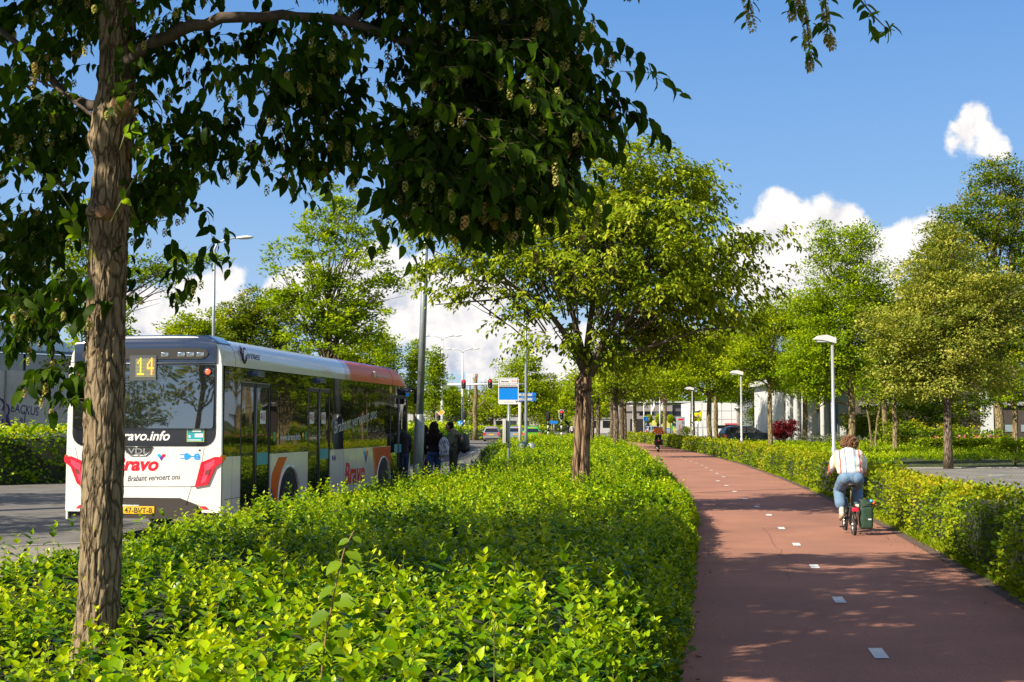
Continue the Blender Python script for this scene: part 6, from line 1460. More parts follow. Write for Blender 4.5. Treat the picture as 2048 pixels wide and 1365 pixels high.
    # foliage blobs: px, py, rx, ry (px), Y, weight, depth radius
    bl = [(60,330,130,260,8.6,2.4,1.0),(20,520,110,110,9,1.0,0.8),(110,640,80,90,8.3,0.9,0.5),(125,790,34,50,8.1,0.25,0.25),(40,700,70,60,8.8,0.7,0.6),(150,500,60,140,8.8,0.9,0.5),(50,120,110,90,8.8,0.8,0.7),(120,40,120,70,8.7,0.8,0.8),
          (-120,400,120,300,8.8,1.5,1.2),(-100,0,150,150,9,1.0,1.2),
          (340,120,120,90,8.2,1.2,0.8),(330,250,85,110,8.3,1.0,0.6),(320,400,80,110,8.6,1.1,0.6),(310,530,55,60,8.4,0.45,0.4),(440,310,70,32,8.2,0.35,0.35),(300,470,60,100,8.8,0.6,0.5),
          (520,110,130,95,7.9,1.4,0.9),(640,130,115,100,7.7,1.3,0.9),(580,220,90,75,7.7,0.9,0.6),(600,320,75,60,7.6,0.6,0.45),(690,300,40,50,7.6,0.3,0.35),(640,250,80,60,7.9,0.5,0.5),
          (760,20,110,70,7.8,0.9,0.8),(900,30,130,70,7.6,1.0,0.9),(1050,40,130,75,7.5,1.1,0.9),(1160,60,70,85,7.5,0.6,0.6),
          (910,160,110,80,7.4,1.1,0.8),(1030,160,130,90,7.4,1.5,0.9),(1130,140,90,80,7.3,0.9,0.7),(1180,240,70,50,7.3,0.5,0.5),(1250,120,60,35,7.3,0.22,0.35),(1310,165,35,20,7.3,0.08,0.2),(1260,240,35,18,7.3,0.12,0.25),
          (930,280,110,80,7.3,1.1,0.8),(1060,290,120,80,7.2,1.2,0.8),(1170,280,65,35,7.2,0.3,0.4),(960,380,115,70,7.2,1.0,0.7),(1070,390,90,65,7.1,0.8,0.6),(900,420,70,50,7.2,0.4,0.4),(820,410,50,40,7.2,0.22,0.3),(775,470,40,30,7.2,0.10,0.25),(1000,450,70,40,7.0,0.3,0.4),(1120,350,50,50,7.1,0.3,0.4),(870,330,60,50,7.4,0.35,0.4),(1140,420,30,40,7.1,0.12,0.2),
          (790,150,60,60,7.6,0.22,0.4),(300,-70,260,90,8.2,2.0,1.2),(700,-80,300,90,7.8,2.2,1.3),(1080,-70,200,70,7.5,1.0,1.0)]
    Wt = np.array([b[5] for b in bl]); Wt = Wt/Wt.sum()
    ncl = 190; bic = rng.choice(len(bl), ncl, p=Wt); ns = 1650; cli = rng.integers(0, ncl, ns); bi = bic[cli]
    C = []; dcl = rand_dirs(ncl, 0, 0.8)*(rng.random((ncl, 1))**0.5)
    for q_, j in enumerate(bi):
        px, py, rx, ry, Y, w_, ry_m = bl[j]; px = px - max(0, px-900)*0.2; d = dcl[cli[q_]]
        yy_ = Y + d[1]*ry_m; s = F/yy_
        p = at(px + d[0]*rx*0.9, py - 26 - d[2]*ry*0.88, yy_) + Vector((random.gauss(0, .10), random.gauss(0, .12), random.gauss(0, .065))); C.append((p.x-T.x, p.y-T.y, p.z))
    # sprays placed by hand: tips and hanging ends
    hand = [(1290,150,7.3),(1320,178,7.3),(1265,118,7.3),(1245,235,7.3),(1280,245,7.3),(1300,262,7.3),(780,480,7.2),(830,455,7.2),(800,500,7.2),(480,325,8.2),(505,345,8.2),(440,290,8.2),(610,400,7.6),(640,385,7.6),(370,560,8.4),(350,590,8.4),(455,520,8.4),(120,830,8.0),(150,760,8.0),(185,700,8.0),(255,690,7.9),(262,570,8.3),(420,470,8.4)]
    for a, b, Y in hand: p = at(a, b-22, Y); C.append((p.x-T.x, p.y-T.y, p.z))
    def hides(c):       # keeps the gap between the trunk and the hanging leaves at the left open
        d = (c[1]+T.y)*CP + (c[2]-H)*SP; up_ = -(c[1]+T.y)*SP + (c[2]-H)*CP; x_ = 1024 + F*(c[0]+T.x)/d; y_ = 682.5 - F*up_/d
        return 215 < x_ < 350 and 645 < y_ < 790
    C = [c for c in C if not hides(c)]
    # the rest of the crown, above the picture: shades the bed and the path
    cn = 6200; ncc = 125; dcc = rand_dirs(ncc, 0.1, 0.7)*(rng.random((ncc, 1))**0.45); dd = dcc[rng.integers(0, ncc, cn)] + rng.normal(0, 0.058, (cn, 3))
    C2 = np.array([-0.7, 0.2, 6.3]) + dd*np.array([4.4, 4.4, 2.0]); 
    k2 = np.array([not (c[2] < 4.45 + 0.0) for c in C2]); C2 = C2[k2]
    top = (H + (-ray(0, 0).z/ray(0, 0).y*0))
    # keep only those out of the upper edge of the frame or behind the left mass
    vis_top = H + (C2[:, 1]+T.y)*math.tan(PITCH + math.atan(682.5/F)) + 0.42
    C2 = C2[C2[:, 2] > vis_top]
    C = np.concatenate([np.array(C), C2]); ns = len(C)
    nl = 9; ctr = np.array([0.8, 0, 4.6]); out = C - ctr; out[:, 2] = 0; out = nrm(out + rng.normal(0, 0.8, (ns, 3))*np.array([1, 1, 0.3])); out[:, 2] -= 0.3; out = nrm(out)
    ci = np.repeat(np.arange(ns), nl); ki = np.tile(np.arange(nl), ns); k = ki/nl
    tw = 0.36*rng.uniform(0.7, 1.3, ns)
    nv = ns - len(C2); C[:nv] -= out[:nv]*tw[:nv, None]*0.6
    P = C[ci] + out[ci]*(k*tw[ci])[:, None]; P[:, 2] += 0.05*np.sin(k*3) - 0.13*k**2
    P = P + rng.normal(0, 0.012, P.shape)
    side = np.where(ki % 2, 1, -1)[:, None]; S = nrm(np.cross(out, [0, 0, 1.0]))[ci]
    D = nrm(S*side*0.55 + out[ci]*0.35 + np.array([0, 0, -0.75]) + rng.normal(0, 0.33, P.shape))
    Nn = nrm(out[ci]*0.7 + S*side*0.5 + np.array([0, 0, 0.6]) + rng.normal(0, 0.35, P.shape))
    L_ = 0.106*rng.uniform(0.6, 1.3, len(P))*np.where(ci >= nv, 1.45, 1.0)
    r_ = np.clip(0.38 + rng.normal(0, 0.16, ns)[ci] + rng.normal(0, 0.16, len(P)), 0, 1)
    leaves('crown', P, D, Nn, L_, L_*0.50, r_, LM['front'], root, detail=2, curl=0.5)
    # twigs of the sprays
    mb = MB()
    for j in range(ns):
        if j > 1650 + len(hand): break
        a = Vector(C[j]); o_ = Vector(out[j]); t = tw[j]
        back = a - o_*0.10 + Vector((0, 0, 0.03))
        mb.tube([a, a + o_*t*0.45 + Vector((0, 0, 0.02)), a + o_*t*0.85 + Vector((0, 0, -0.07))], [0.002, 0.0018, 0.001], 4, cap=False)
    mb.build('twigs', twigm, root)
    # hop-like fruit clusters hanging under the sprays
    m = 1500; j = rng.integers(0, 1600, m)
    near = C[j] + out[j]*(tw[j]*rng.random(m))[:, None] + np.array([0, 0, -0.08])
    Pc, Dc, Nc, Lc, Rc = [], [], [], [], []
    for q in range(m):
        ln = random.uniform(0.045, 0.075)
        nb = 16; base_r = random.random()
        for b in range(nb):
            t = b/nb; a = b*2.4; r = 0.014*math.sin(math.pi*(0.15+0.8*t))
            Pc.append(near[q] + np.array([math.cos(a)*r*0.4, math.sin(a)*r*0.4, -ln*t]))
            Dc.append([math.cos(a)*0.9, math.sin(a)*0.9, -0.9]); Nc.append([math.cos(a), math.sin(a), 0.9]); Lc.append(0.021); Rc.append(min(1, max(0, base_r*0.8 + random.gauss(0.1, 0.1))))
    Lc = np.array(Lc); leaves('fruit_clusters', np.array(Pc), np.array(Dc), np.array(Nc), Lc, Lc*0.8, np.array(Rc), LM['hop'], root, detail=0)['kind'] = 'stuff'
    # lit side shoots on the trunk
    Pc, Dc, Nc, Lc = [], [], [], []
    mb = MB()
    for pts in ([(222,445),(245,400),(275,345),(300,310),(330,292),(365,290)], [(176,520),(160,470),(150,430),(110,370),(70,340),(40,325)], [(240,300),(250,268),(262,262),(285,300)], [(170,480),(150,470),(140,440)]):
        w3 = [Vector(rel(a, b, 7.75, T)) for a, b in pts]; mb.tube(w3, list(np.linspace(0.006, 0.002, len(w3))), 5)
        for i in range(1, len(w3)):
            for s in (-1, 1):
                d = (w3[i]-w3[i-1]).normalized(); Pc.append(w3[i]); Dc.append([d.x + 0.3*random.gauss(0, 1), -0.5, d.z*0.4 + s*0.7]); Nc.append([0.2, -0.9, 0.4+random.gauss(0, .2)]); Lc.append(random.uniform(0.06, 0.105))
    Lc = np.array(Lc); leaves('side_shoot_leaves', np.array([tuple(p) for p in Pc]), np.array(Dc), np.array(Nc), Lc, Lc*0.5, rng.uniform(0.2, 0.6, len(Lc)), LM['bed'], root, detail=2)
    mb.build('side_shoots', stemm, root)
front_tree()
# sprigs at the top right belong to a neighbouring crown above the path
def sprig():
    T = Vector((1.9, 7.6, 0)); root = empty('overhanging_branch', T, 0, 'leafy branch tips with pale fruit hanging in at the top right of the sky', 'branch')
    mb = MB(); Pc, Dc, Nc, Lc, Rc = [], [], [], [], []; Ph, Dh, Nh = [], [], []
    for pts in ([(1480,-60),(1495,-10),(1505,35)], [(1260,-40),(1275,-8)], [(1560,-90),(1600,-30),(1612,30),(1618,90),(1620,118)], [(1640,-60),(1650,0),(1655,55),(1665,70)], [(1690,-60),(1720,0),(1745,30),(1770,55),(1790,62)], [(1600,-70),(1590,-10),(1580,20)]):
        w3 = [Vector(rel(a, b, 7.4, T)) for a, b in pts]; mb.tube([Vector(rel(pts[0][0]-30, -190, 7.4, T))] + w3, list(np.linspace(0.009, 0.002, len(w3)+1)), 5); Pc, Dc, Nc, Lc = [], [], [], []
        for i in range(len(w3)-1):
            for q in range(6):
                t = min(1, (q + random.random())/6); p = w3[i].lerp(w3[i+1], t) + Vector((random.gauss(0, .012), random.gauss(0, .05), random.gauss(0, .012))); s = -1 if q % 2 else 1
                Pc.append(tuple(p)); Dc.append([s*0.5+random.gauss(0, .4), random.gauss(0, .5), -0.75+random.gauss(0, .25)]); Nc.append([s*0.3+random.gauss(0, .3), -0.6, 0.6]); Lc.append(random.uniform(0.055, 0.12))
            if i == len(w3)-2:
                Lc_ = np.array(Lc); leaves('leaf_spray', np.array(Pc), np.array(Dc), np.array(Nc), Lc_, Lc_*0.45, rng.uniform(0.3, 1, len(Lc)), LM['front'], root, detail=2)
            if pts[0][0] not in (1690, 1260):
                for q in range(5):
                    p = w3[i].lerp(w3[i+1], random.random()); 
                    for b in range(16):
                        t = b/16; a = b*2.4; r = 0.014*math.sin(math.pi*(0.15+0.8*t))
                        Ph.append((p.x + math.cos(a)*r, p.y + math.sin(a)*r, p.z - 0.02 - 0.075*t)); Dh.append([math.cos(a), math.sin(a), -0.9]); Nh.append([math.cos(a), math.sin(a), 0.9])
    Lh = np.full(len(Ph), 0.024); leaves('fruit_clusters', np.array(Ph), np.array(Dh), np.array(Nh), Lh, Lh*0.8, rng.uniform(0, 1, len(Ph)), LM['hop'], root, detail=0)['kind'] = 'stuff'
    mb.tube([Vector(rel(1150, -215, 7.45, T)), Vector(rel(1400, -190, 7.4, T)), Vector(rel(1700, -190, 7.4, T))], [0.02, 0.015, 0.008], 6)
    mb.build('twigs', twigm, root)
sprig()
# sapling shoot rising out of the shrubs
def sapling():
    b = at(640, 1345, 5.6); T = Vector((b.x, b.y, 0)); root = empty('sapling', T, 0, 'upright sapling shoot with large pale toothed leaves above the near shrubs', 'plant')
    pts = [(640,1400),(645,1330),(652,1270),(664,1210),(678,1140),(690,1095),(708,1062)]
    w3 = [Vector((0, 0, 0))] + [Vector(rel(a, b_, 5.6, T)) for a, b_ in pts]; mb = MB(); mb.tube(w3, list(np.linspace(0.006, 0.0025, len(w3))), 6); mb.build('stem', mat('sapling_stem', (0.30, 0.18, 0.07), 0.7), root)
    Pc = []; Dc = []; Nc = []; Lc = []
    for i, (a, b_, s, l) in enumerate([(705,1075,1,.05),(700,1082,-1,.06),(690,1105,1,.09),(684,1125,-1,.09),(679,1148,1,.10),(672,1175,-1,.10),(668,1200,1,.11),(660,1228,-1,.12),(655,1262,1,.11),(650,1300,1,.10),(648,1290,-1,.10)]):
        p = rel(a, b_, 5.6, T); Pc.append(p); Dc.append([s*0.9, -0.3+random.gauss(0, .2), -0.35+random.gauss(0, .3)]); Nc.append([s*0.25+random.gauss(0, .2), -0.6, 0.7+random.gauss(0, .2)]); Lc.append(l)
    Lc = np.array(Lc); leaves('sapling_leaves', np.array(Pc), np.array(Dc), np.array(Nc), Lc, Lc*0.72, np.full(len(Lc), 0.4) + rng.normal(0, .12, len(Lc)), leaf_mat('sapling_leaf', [(0.10,0.20,0.01),(0.20,0.33,0.015),(0.30,0.42,0.02)], 0.4, 0.45, 0.3, tcol=(1.4,1.3,0.2)), root, detail=2)
sapling()
# ---- other trees. px, top py, base Y; blobs in photo pixels at that distance
def ptree(label, px, Y, top_py, blobs, key, bk=None, rt=0.15, dens=1.0, ll=0.14, name='tree', group=None, trunk_py=None, depth=1.0, X=None, **kw):
    T = at(px, 848, Y); T.z = 0
    s = F/Y; h = H + (848-top_py)/s
    bb = [blob(a, b, Y, rx, rz, T, ry=rx/s*depth) for (a, b, rx, rz) in blobs]
    vol = sum(b[3]*b[5]*math.pi for b in bb)
    th = H + (848-(trunk_py if trunk_py else blobs[0][1]+blobs[0][3]))/s
    cs = kw.pop('csize', 0.5)*1.2; nl = int(kw.pop('nleaf', 22)*1.9)
    nc = int(dens*vol*5.6/(cs*cs*1.2)); nc = max(12, nc)
    return make_tree(label, T, h, max(0.5, th), rt, bb, nc, nl, ll, key, bk or BK_tan, group=group, csize=cs, name=name, **kw)

# behind the bus
ptree('airy young tree with open crown rising behind the white bus', 655, 52, 380,
      [(650,660,110,70),(655,560,125,75),(660,470,90,60),(670,410,60,50),(560,500,38,18),(775,560,40,22),(740,505,50,25),(590,600,75,40),(700,640,90,70),(730,420,25,30),(560,600,45,20)], 'plane', limbm, 0.11, 0.34, 0.17, nleaf=20, csize=0.36, shell=0.6, nlimb=60, trunk_py=820)
ptree('airy tree tip mostly hidden behind the foreground trunk', 190, 46, 330, [(150,520,90,70),(200,440,100,60),(300,540,90,40),(380,520,75,16),(200,640,90,60),(350,600,30,18)], 'plane', limbm, 0.11, 0.35, 0.15, csize=0.34, nlimb=30, trunk_py=760)
for i, (px, Y, top, bl, lab, key) in enumerate([
    (375, 92, 618, [(375,690,45,65),(400,660,55,45),(350,680,30,40)], 'rounded bright tree just right of the tall lamp behind the bus', 'lime'),
    (500, 100, 575, [(500,660,80,80),(530,610,55,40),(460,670,60,50),(560,680,60,70)], 'broad dark green tree behind the middle of the bus roof', 'dark'),
    (720, 110, 660, [(720,740,50,75),(760,720,40,60),(690,740,50,60)], 'mid green tree above the front of the bus', 'lime'),
    (775, 95, 650, [(775,740,26,85),(770,680,14,30)], 'thin upright tree left of the grey pole', 'plane')]):
    ptree(lab, px, Y, top, bl, key, BK_tan, 0.16, 0.75, 0.24, csize=0.62, nleaf=20, nlimb=10, trunk_py=820)
for px, Y, top, lab in ((828, 112, 672, 'columnar tree just left of the grey pole'), (868, 116, 690, 'columnar tree between the grey pole and the white signal mast'), (898, 150, 760, 'small columnar tree right of the white signal mast')):
    ptree(lab, px, Y, top, [(px, (top+840)/2, 21, (835-top)/2), (px+4, top+45, 13, 45)], 'plane', BK_tan, 0.12, 0.85, 0.22, csize=0.5, nleaf=18, nlimb=14, trunk_py=845)
# centre, beyond the junction
for px, Y, top, bl, lab, key in [
    (1045, 165, 705, [(1045,770,52,62),(1020,790,45,50),(1080,790,50,50),(1050,730,34,28)], 'rounded tree behind the blue bus stop board', 'lime'),
    (925, 190, 770, [(925,810,30,35),(905,815,25,30)], 'small tree left of the second signal mast', 'far'),
    (985, 185, 790, [(985,820,34,32),(960,830,24,25)], 'low tree behind the grey car', 'far'),
    (1105, 175, 755, [(1105,800,36,42),(1130,790,30,40)], 'tree between the grey lamp post and the split trunk', 'far'),
    (1010, 210, 760, [(1000,800,40,36)], 'dark tree far behind the bus stop board', 'dark'),
    (870, 200, 790, [(870,825,26,30)], 'far small tree under the signal arm', 'far'),
    (1150, 150, 745, [(1150,800,40,40),(1180,790,40,50)], 'tree directly behind the split trunk', 'lime'),
    (1085, 200, 800, [(1085,825,40,26)], 'low tree above the green car', 'dark')]:
    ptree(lab, px, Y, top, bl, key, BK_tan, 0.2, 0.85, 0.34, csize=0.95, nleaf=22, nlimb=8, trunk_py=850)
# row of trees along the bed beyond the split trunk
row = [(1232, 66, 690, 9), (1184, 82, 720, 6), (1196, 95, 730, 5), (1224, 88, 700, 6), (1243, 78, 700, 8), (1249, 92, 705, 7)]
for i, (px, Y, top, wd) in enumerate(row):
    lab = ['nearest slim trunk of the tree row right of the split trunk', 'thin dark stemmed tree just right of the split trunk', 'second thin tree right of the split trunk', 'slim tree hiding left of the nearest row trunk', 'slim tree closely right of the nearest row trunk', 'last slim tree of the row before the lamp posts'][i]
    ptree(lab, px, Y, top, [(px+5, 745, 60, 45), (px+20, 775, 70, 28), (px-10, 770, 45, 28)], 'lime' if i % 2 else 'far', BK_grey, 0.15, 0.42, 0.2, csize=0.6, nleaf=22, nlimb=10, group='slim trees of the row along the shrub bed', trunk_py=800)
# right of the path
R_ = [
 (1418, 92, 640, [(1400,720,80,70),(1440,700,60,60),(1370,760,50,35),(1450,770,40,30)], 'lime', 0.18, 'light green tree behind the yellow warning sign', 'far'),
 (1432, 100, 660, [(1460,720,70,70),(1470,780,40,35)], 'dark', 0.18, 'darker trunked tree just right of the yellow warning sign', 'x'),
 (1330, 130, 640, [(1330,700,70,60),(1300,740,60,45),(1350,760,50,30)], 'dark', 0.2, 'dark leafy tree above the flag banner', 'x'),
 (1540, 74, 590, [(1530,680,78,80),(1560,640,60,55),(1500,730,60,45),(1570,740,55,45)], 'lime', 0.14, 'yellow green tree left of the red maple', 'x'),
 (1480, 118, 610, [(1480,690,70,75),(1500,760,60,55),(1530,800,50,50)], 'dark', 0.2, 'dark dense tree behind the lamp in the middle of the right side', 'x'),
 (1704, 57, 440, [(1690,640,100,80),(1690,560,88,65),(1680,500,62,45),(1650,480,30,40),(1720,480,42,40),(1620,600,45,45),(1760,600,50,60),(1640,700,70,55),(1620,755,55,35),(1640,780,45,28),(1590,730,40,45),(1690,720,80,50)], 'plane', 0.17, 'tall plane tree standing behind the nearest path lamp', 'x'),
 (1895, 51, 440, [(1890,660,150,95),(1900,560,105,75),(1890,490,55,50),(1790,660,70,60),(1970,640,70,80),(1800,730,70,45),(1960,750,90,45),(1850,770,90,40),(2010,600,50,60)], 'linden', 0.17, 'pale flowering linden tree at the edge of the brick court', 'x'),
 (1998, 78, 318, [(2000,430,75,90),(1920,470,70,80),(2040,560,80,140),(1870,540,60,70),(1990,350,55,40),(2060,400,50,80),(1940,600,100,90),(2030,700,90,80)], 'dark', 0.28, 'very tall dark green tree at the right edge behind the linden', 'x'),
 (1610, 95, 600, [(1610,690,70,80),(1640,640,60,60),(1590,750,55,45),(1660,740,60,50)], 'lime', 0.2, 'leafy tree between the lamp and the plane tree, above the white columns', 'x'),
 (1770, 90, 560, [(1770,650,75,85),(1800,720,70,60),(1740,740,60,50),(1830,620,60,70)], 'dark', 0.2, 'dark backing tree left of the linden', 'x'),
 (1385, 105, 650, [(1385,720,80,65),(1350,690,60,50),(1330,750,60,40)], 'lime', 0.2, 'bright tree behind the third path lamp', 'x'),
 (1270, 140, 680, [(1270,740,80,55),(1230,770,60,40),(1310,780,50,35)], 'far', 0.2, 'broad tree filling the gap behind the tree row', 'x'),
 (1900, 98, 470, [(1900,600,90,110),(1960,700,80,80),(1850,720,80,70)], 'dark', 0.25, 'large dark tree behind the linden crown', 'x'),
 (1746, 72, 760, [(1750,775,45,28),(1735,745,40,35)], 'plane', 0.09, 'small forked young tree between the big trunks', 'x'),
 (1790, 66, 690, [(1790,770,70,45),(1830,740,60,50),(1770,720,50,40)], 'dark', 0.14, 'pollarded tree with thick spreading arms left of the linden', 'x'),
 (2030, 60, 700, [(2030,770,60,40),(2000,790,45,22)], 'plane', 0.13, 'low green tree at the far right edge under the linden', 'x'),
]
for px, Y, top, bl, key, rt, lab, _ in R_:
    hi = key == 'linden'
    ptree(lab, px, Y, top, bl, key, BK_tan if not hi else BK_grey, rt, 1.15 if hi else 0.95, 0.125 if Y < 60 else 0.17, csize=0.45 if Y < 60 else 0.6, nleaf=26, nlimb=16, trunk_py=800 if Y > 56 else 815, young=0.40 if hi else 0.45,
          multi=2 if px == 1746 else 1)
# pruned bare stub tree near the second signal mast
T = at(953, 848, 140); T.z = 0
r = empty('pruned_tree', T, 0, 'heavily pruned bare trunk with stub branches behind the second traffic signal', 'tree')
mb = MB(); pp = [Vector(rel(a, b, 140, T)) for a, b in ((950,885),(951,850),(949,820),(952,790),(951,765),(953,748))]; pp[0].z = 0
mb.tube(pp, [0.32, 0.26, 0.24, 0.22, 0.2, 0.15], 10)
for a, b in (((950,820),(972,800)), ((950,812),(940,790)), ((951,800),(968,778)), ((952,770),(946,756)), ((949,835),(935,822))):
    mb.tube([Vector(rel(*a, 140, T)), Vector(rel(*b, 140, T))], [0.11, 0.07], 7)
mb.build('trunk', BK_tan, r)
# red maple shrub, roses, grasses and dark bushes near the white building
ptree('small dark red maple shrub in front of the white columns', 1568, 84, 835, [(1568,856,26,16),(1560,866,18,12)], 'red', limb_dark, 0.04, 1.2, 0.13, csize=0.3, nleaf=20, nlimb=6, name='maple_shrub', trunk_py=875)
for (px, Y, a, b, rx, rz, key, lab) in [(1800,84,1800,868,60,26,'dark','dark bush under the trees left of the rose bed'), (1880,80,1880,872,55,20,'dark','dark bush behind the linden trunk'), (1960,74,1960,880,60,22,'dark','leafy shrub mass beside the right hand trunk'),
      (2030,56,2030,890,40,16,'lime','rounded olive shrub at the right edge'), (1480,125,1500,872,50,12,'pale','silvery grass clump behind the dark parked car'), (1660,92,1660,880,80,9,'pale','low silvery grasses before the white columns'), (1395,140,1374,862,16,8,'dark','dome shaped bush in front of the grey pillar sign'),
      (1860,95,1850,820,130,50,'dark','deep shaded bushes below the tall trees'), (1770,100,1740,850,60,30,'dark','dark bushes right of the white columns'),
      (1530,135,1530,835,40,34,'dark','dense dark bush between the lamp and the white columns'), (905,150,905,850,22,18,'pale','grey green willow like shrub at the junction')]:
    ptree(lab, px, Y, b-rz, [(a, b, rx, rz)], key, limb_dark, 0.05, 1.0, 0.2, csize=0.5, nleaf=18, nlimb=3, name='bush', trunk_py=b+rz)
def flowers():
    n = 260; px = rng.uniform(1865, 2000, n); py = rng.uniform(872, 902, n); P = np.array([tuple(at(a, b, 71.5 + rng.random())) for a, b in zip(px, py)])
    L_ = np.full(n, 0.13); o = leaves('rose_flowers', P, rand_dirs(n), rand_dirs(n), L_, L_, rng.random(n), LM['rose']); tag(o, 'pink and red rose blossoms scattered over the shrubs on the right', 'flowers', kind='stuff')
    n = 9000; px = rng.uniform(1840, 2060, n); py = 878 + 34*rng.random(n); P = np.array([tuple(at(a, b, 70 + 3*q)) for a, b, q in zip(px, py, rng.random(n))]); L_ = rng.uniform(.12, .22, n)
    o = leaves('rose_bushes', P, rand_dirs(n, .3), rand_dirs(n, .8), L_, L_*.6, rng.random(n)*0.7, LM['hedge']); tag(o, 'rose bushes in mixed green below the right hand trees', 'shrubs', kind='stuff')
flowers()
# far tree belt that closes the horizon
def belt():
    n = 26000; a = rng.uniform(-0.50, 0.52, n); Y = rng.uniform(255, 320, n); X = a*Y
    top = 8.5 + 3.0*fbm(a*30, a*3, 2.0)*2 + 2*fbm(a*90, a, 5.0); z = rng.random(n)**0.8*top
    P = np.stack([X, Y, z], 1); L_ = rng.uniform(0.7, 1.3, n); r_ = np.clip(0.45 + 1.2*fbm(a*60, z*0.3, 1.0) + rng.normal(0, .15, n), 0, 1)
    o = leaves('distant_wood', P, rand_dirs(n), rand_dirs(n, 0.8), L_, L_*0.9, r_, LM['far']); tag(o, 'distant wood closing the horizon beyond the road', 'wood', kind='stuff')
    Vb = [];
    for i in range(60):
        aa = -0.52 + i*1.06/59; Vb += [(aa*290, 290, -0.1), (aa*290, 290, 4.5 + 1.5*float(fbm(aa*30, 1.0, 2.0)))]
    np_mesh('inner_twig_shade', Vb, [(2*i, 2*i+2, 2*i+3, 2*i+1) for i in range(59)], core, parent=o)
belt()
# tree off the left edge whose shade falls on the road, and one behind the viewer that the bus window mirrors
ptree('tree beyond the left edge shading the road', 0, 1, 0, [], 'plane') if False else None
make_tree('roadside tree beyond the left edge that shades the asphalt', (-15.5, 18.5, 0), 7.5, 2.4, 0.16, [(0,0,4.8,2.8,2.8,2.2)], 420, 22, 0.16, 'dark', BK_tan)
make_tree('second roadside tree beyond the left edge, farther along the road', (-17.5, 27.0, 0), 7.5, 2.4, 0.16, [(0,0,4.8,2.8,2.8,2.2)], 420, 22, 0.16, 'dark', BK_tan)
make_tree('tall tree added beyond the left edge to shade the bus stop', (-14.0, 24.5, 0), 15.5, 7.0, 0.25, [(0,0,12.3,3.3,3.3,2.8)], 520, 24, 0.18, 'dark', BK_tan)  # unseen tree, added for the shade on the waiting people
make_tree('slender tree behind the viewer mirrored in the rear window of the bus', (-18.5, -2.0, 0), 8.5, 3.2, 0.16, [(0,0,6.0,1.7,1.7,2.4)], 160, 22, 0.17, 'dark', BK_tan)
make_tree('broad tree behind the viewer mirrored in the rear window of the bus', (-25.5, -4.5, 0), 8.0, 2.2, 0.2, [(0,0,4.6,3.4,3.4,2.6),(1.5,0,3.6,2,2,1.6)], 460, 22, 0.17, 'dark', BK_tan)
# ---------------------------------------------------------------- people and bicycles
skin = mat('skin', (0.46, 0.27, 0.19), 0.5, var=0.08, vscale=12); skin_d = mat('skin_tan', (0.30, 0.16, 0.10), 0.5, var=0.08, vscale=12)
def cap(mb, a, b, ra, rb, n=12):
    a = Vector(a); b = Vector(b); mb.tube([a, a.lerp(b, 0.5), b], [ra, (ra+rb)/2, rb], n); mb.ell(a, (ra,)*3, 0, n, 8); mb.ell(b, (rb,)*3, 0, n, 8)
def chain(mb, pts):
    for (p, r0), (q, r1) in zip(pts[:-1], pts[1:]): cap(mb, p, q, r0, r1)
def fuse(mb, name, m, parent, vox=0.014, smooth=2, disp=0.0):
    tmp = mb.build('tmp', m, None, fixn=False)
    md = tmp.modifiers.new('r', 'REMESH'); md.mode = 'VOXEL'; md.voxel_size = vox; md.use_smooth_shade = True
    if smooth: s = tmp.modifiers.new('s', 'SMOOTH'); s.factor = 0.6; s.iterations = smooth
    dg = bpy.context.evaluated_depsgraph_get(); me = bpy.data.meshes.new_from_object(tmp.evaluated_get(dg)); me.name = name
    bpy.data.objects.remove(tmp)
    if disp:
        co = np.zeros(len(me.vertices)*3, dtype=np.float32); me.vertices.foreach_get('co', co); co = co.reshape(-1, 3)
        c = co.mean(0); d = nrm(co - c); n = fbm(co[:, 0]*38, co[:, 1]*38, co[:, 2]*38, 3); co += d*(n*disp)[:, None]; me.vertices.foreach_set('co', co.ravel()); me.update()
    me.materials.clear(); me.materials.append(m)
    o = bpy.data.objects.new(name, me); COL.objects.link(o); o.parent = parent
    return o
def fingers(mb, h, d, up, side, s=1.0):
    """five fingers curled from hand point h along d; side: +1/-1 for the thumb"""
    d = Vector(d).normalized(); up = Vector(up).normalized(); sd_ = d.cross(up).normalized()
    mb.ell(h, (0.034*s, 0.034*s, 0.03*s), 0, 10, 8)
    for i, l in enumerate((0.068, 0.076, 0.070, 0.055)):
        a = Vector(h) + sd_*(0.027 - i*0.018)*s + d*0.02*s; m = a + d*l*0.55*s; e = m + (d*0.35 - up*0.9).normalized()*l*0.55*s
        chain(mb, [(a, 0.009*s), (m, 0.0085*s), (e, 0.007*s)])
    a = Vector(h) + sd_*side*0.03*s; m = a + (d*0.6 + sd_*side*0.5).normalized()*0.035*s; chain(mb, [(a, 0.011*s), (m, 0.010*s), (m + (d - up*0.4).normalized()*0.028*s, 0.008*s)])
def head(mb, c, fwd, s=1.0, tilt=0.0):
    c = Vector(c); f = Vector(fwd).normalized(); up = Vector((0, 0, 1)); up = (up - f*up.dot(f)).normalized(); sd_ = f.cross(up)
    M = Matrix((sd_, f, up)).transposed()
    mb.ell(c + up*0.03*s, (0.077*s, 0.095*s, 0.095*s), 0, 16, 12, M=M); mb.ell(c + f*0.02*s - up*0.05*s, (0.058*s, 0.075*s, 0.065*s), 0, 14, 10, M=M)
    cap(mb, c + f*0.088*s + up*0.015*s, c + f*0.108*s - up*0.018*s, 0.010*s, 0.014*s, 8)
    mb.ell(c + f*0.085*s - up*0.058*s, (0.024*s, 0.010*s, 0.009*s), 0, 8, 6, M=M)
    for q in (1, -1): mb.ell(c + sd_*q*0.080*s - f*0.005*s, (0.012*s, 0.022*s, 0.032*s), 0, 8, 6, M=M)
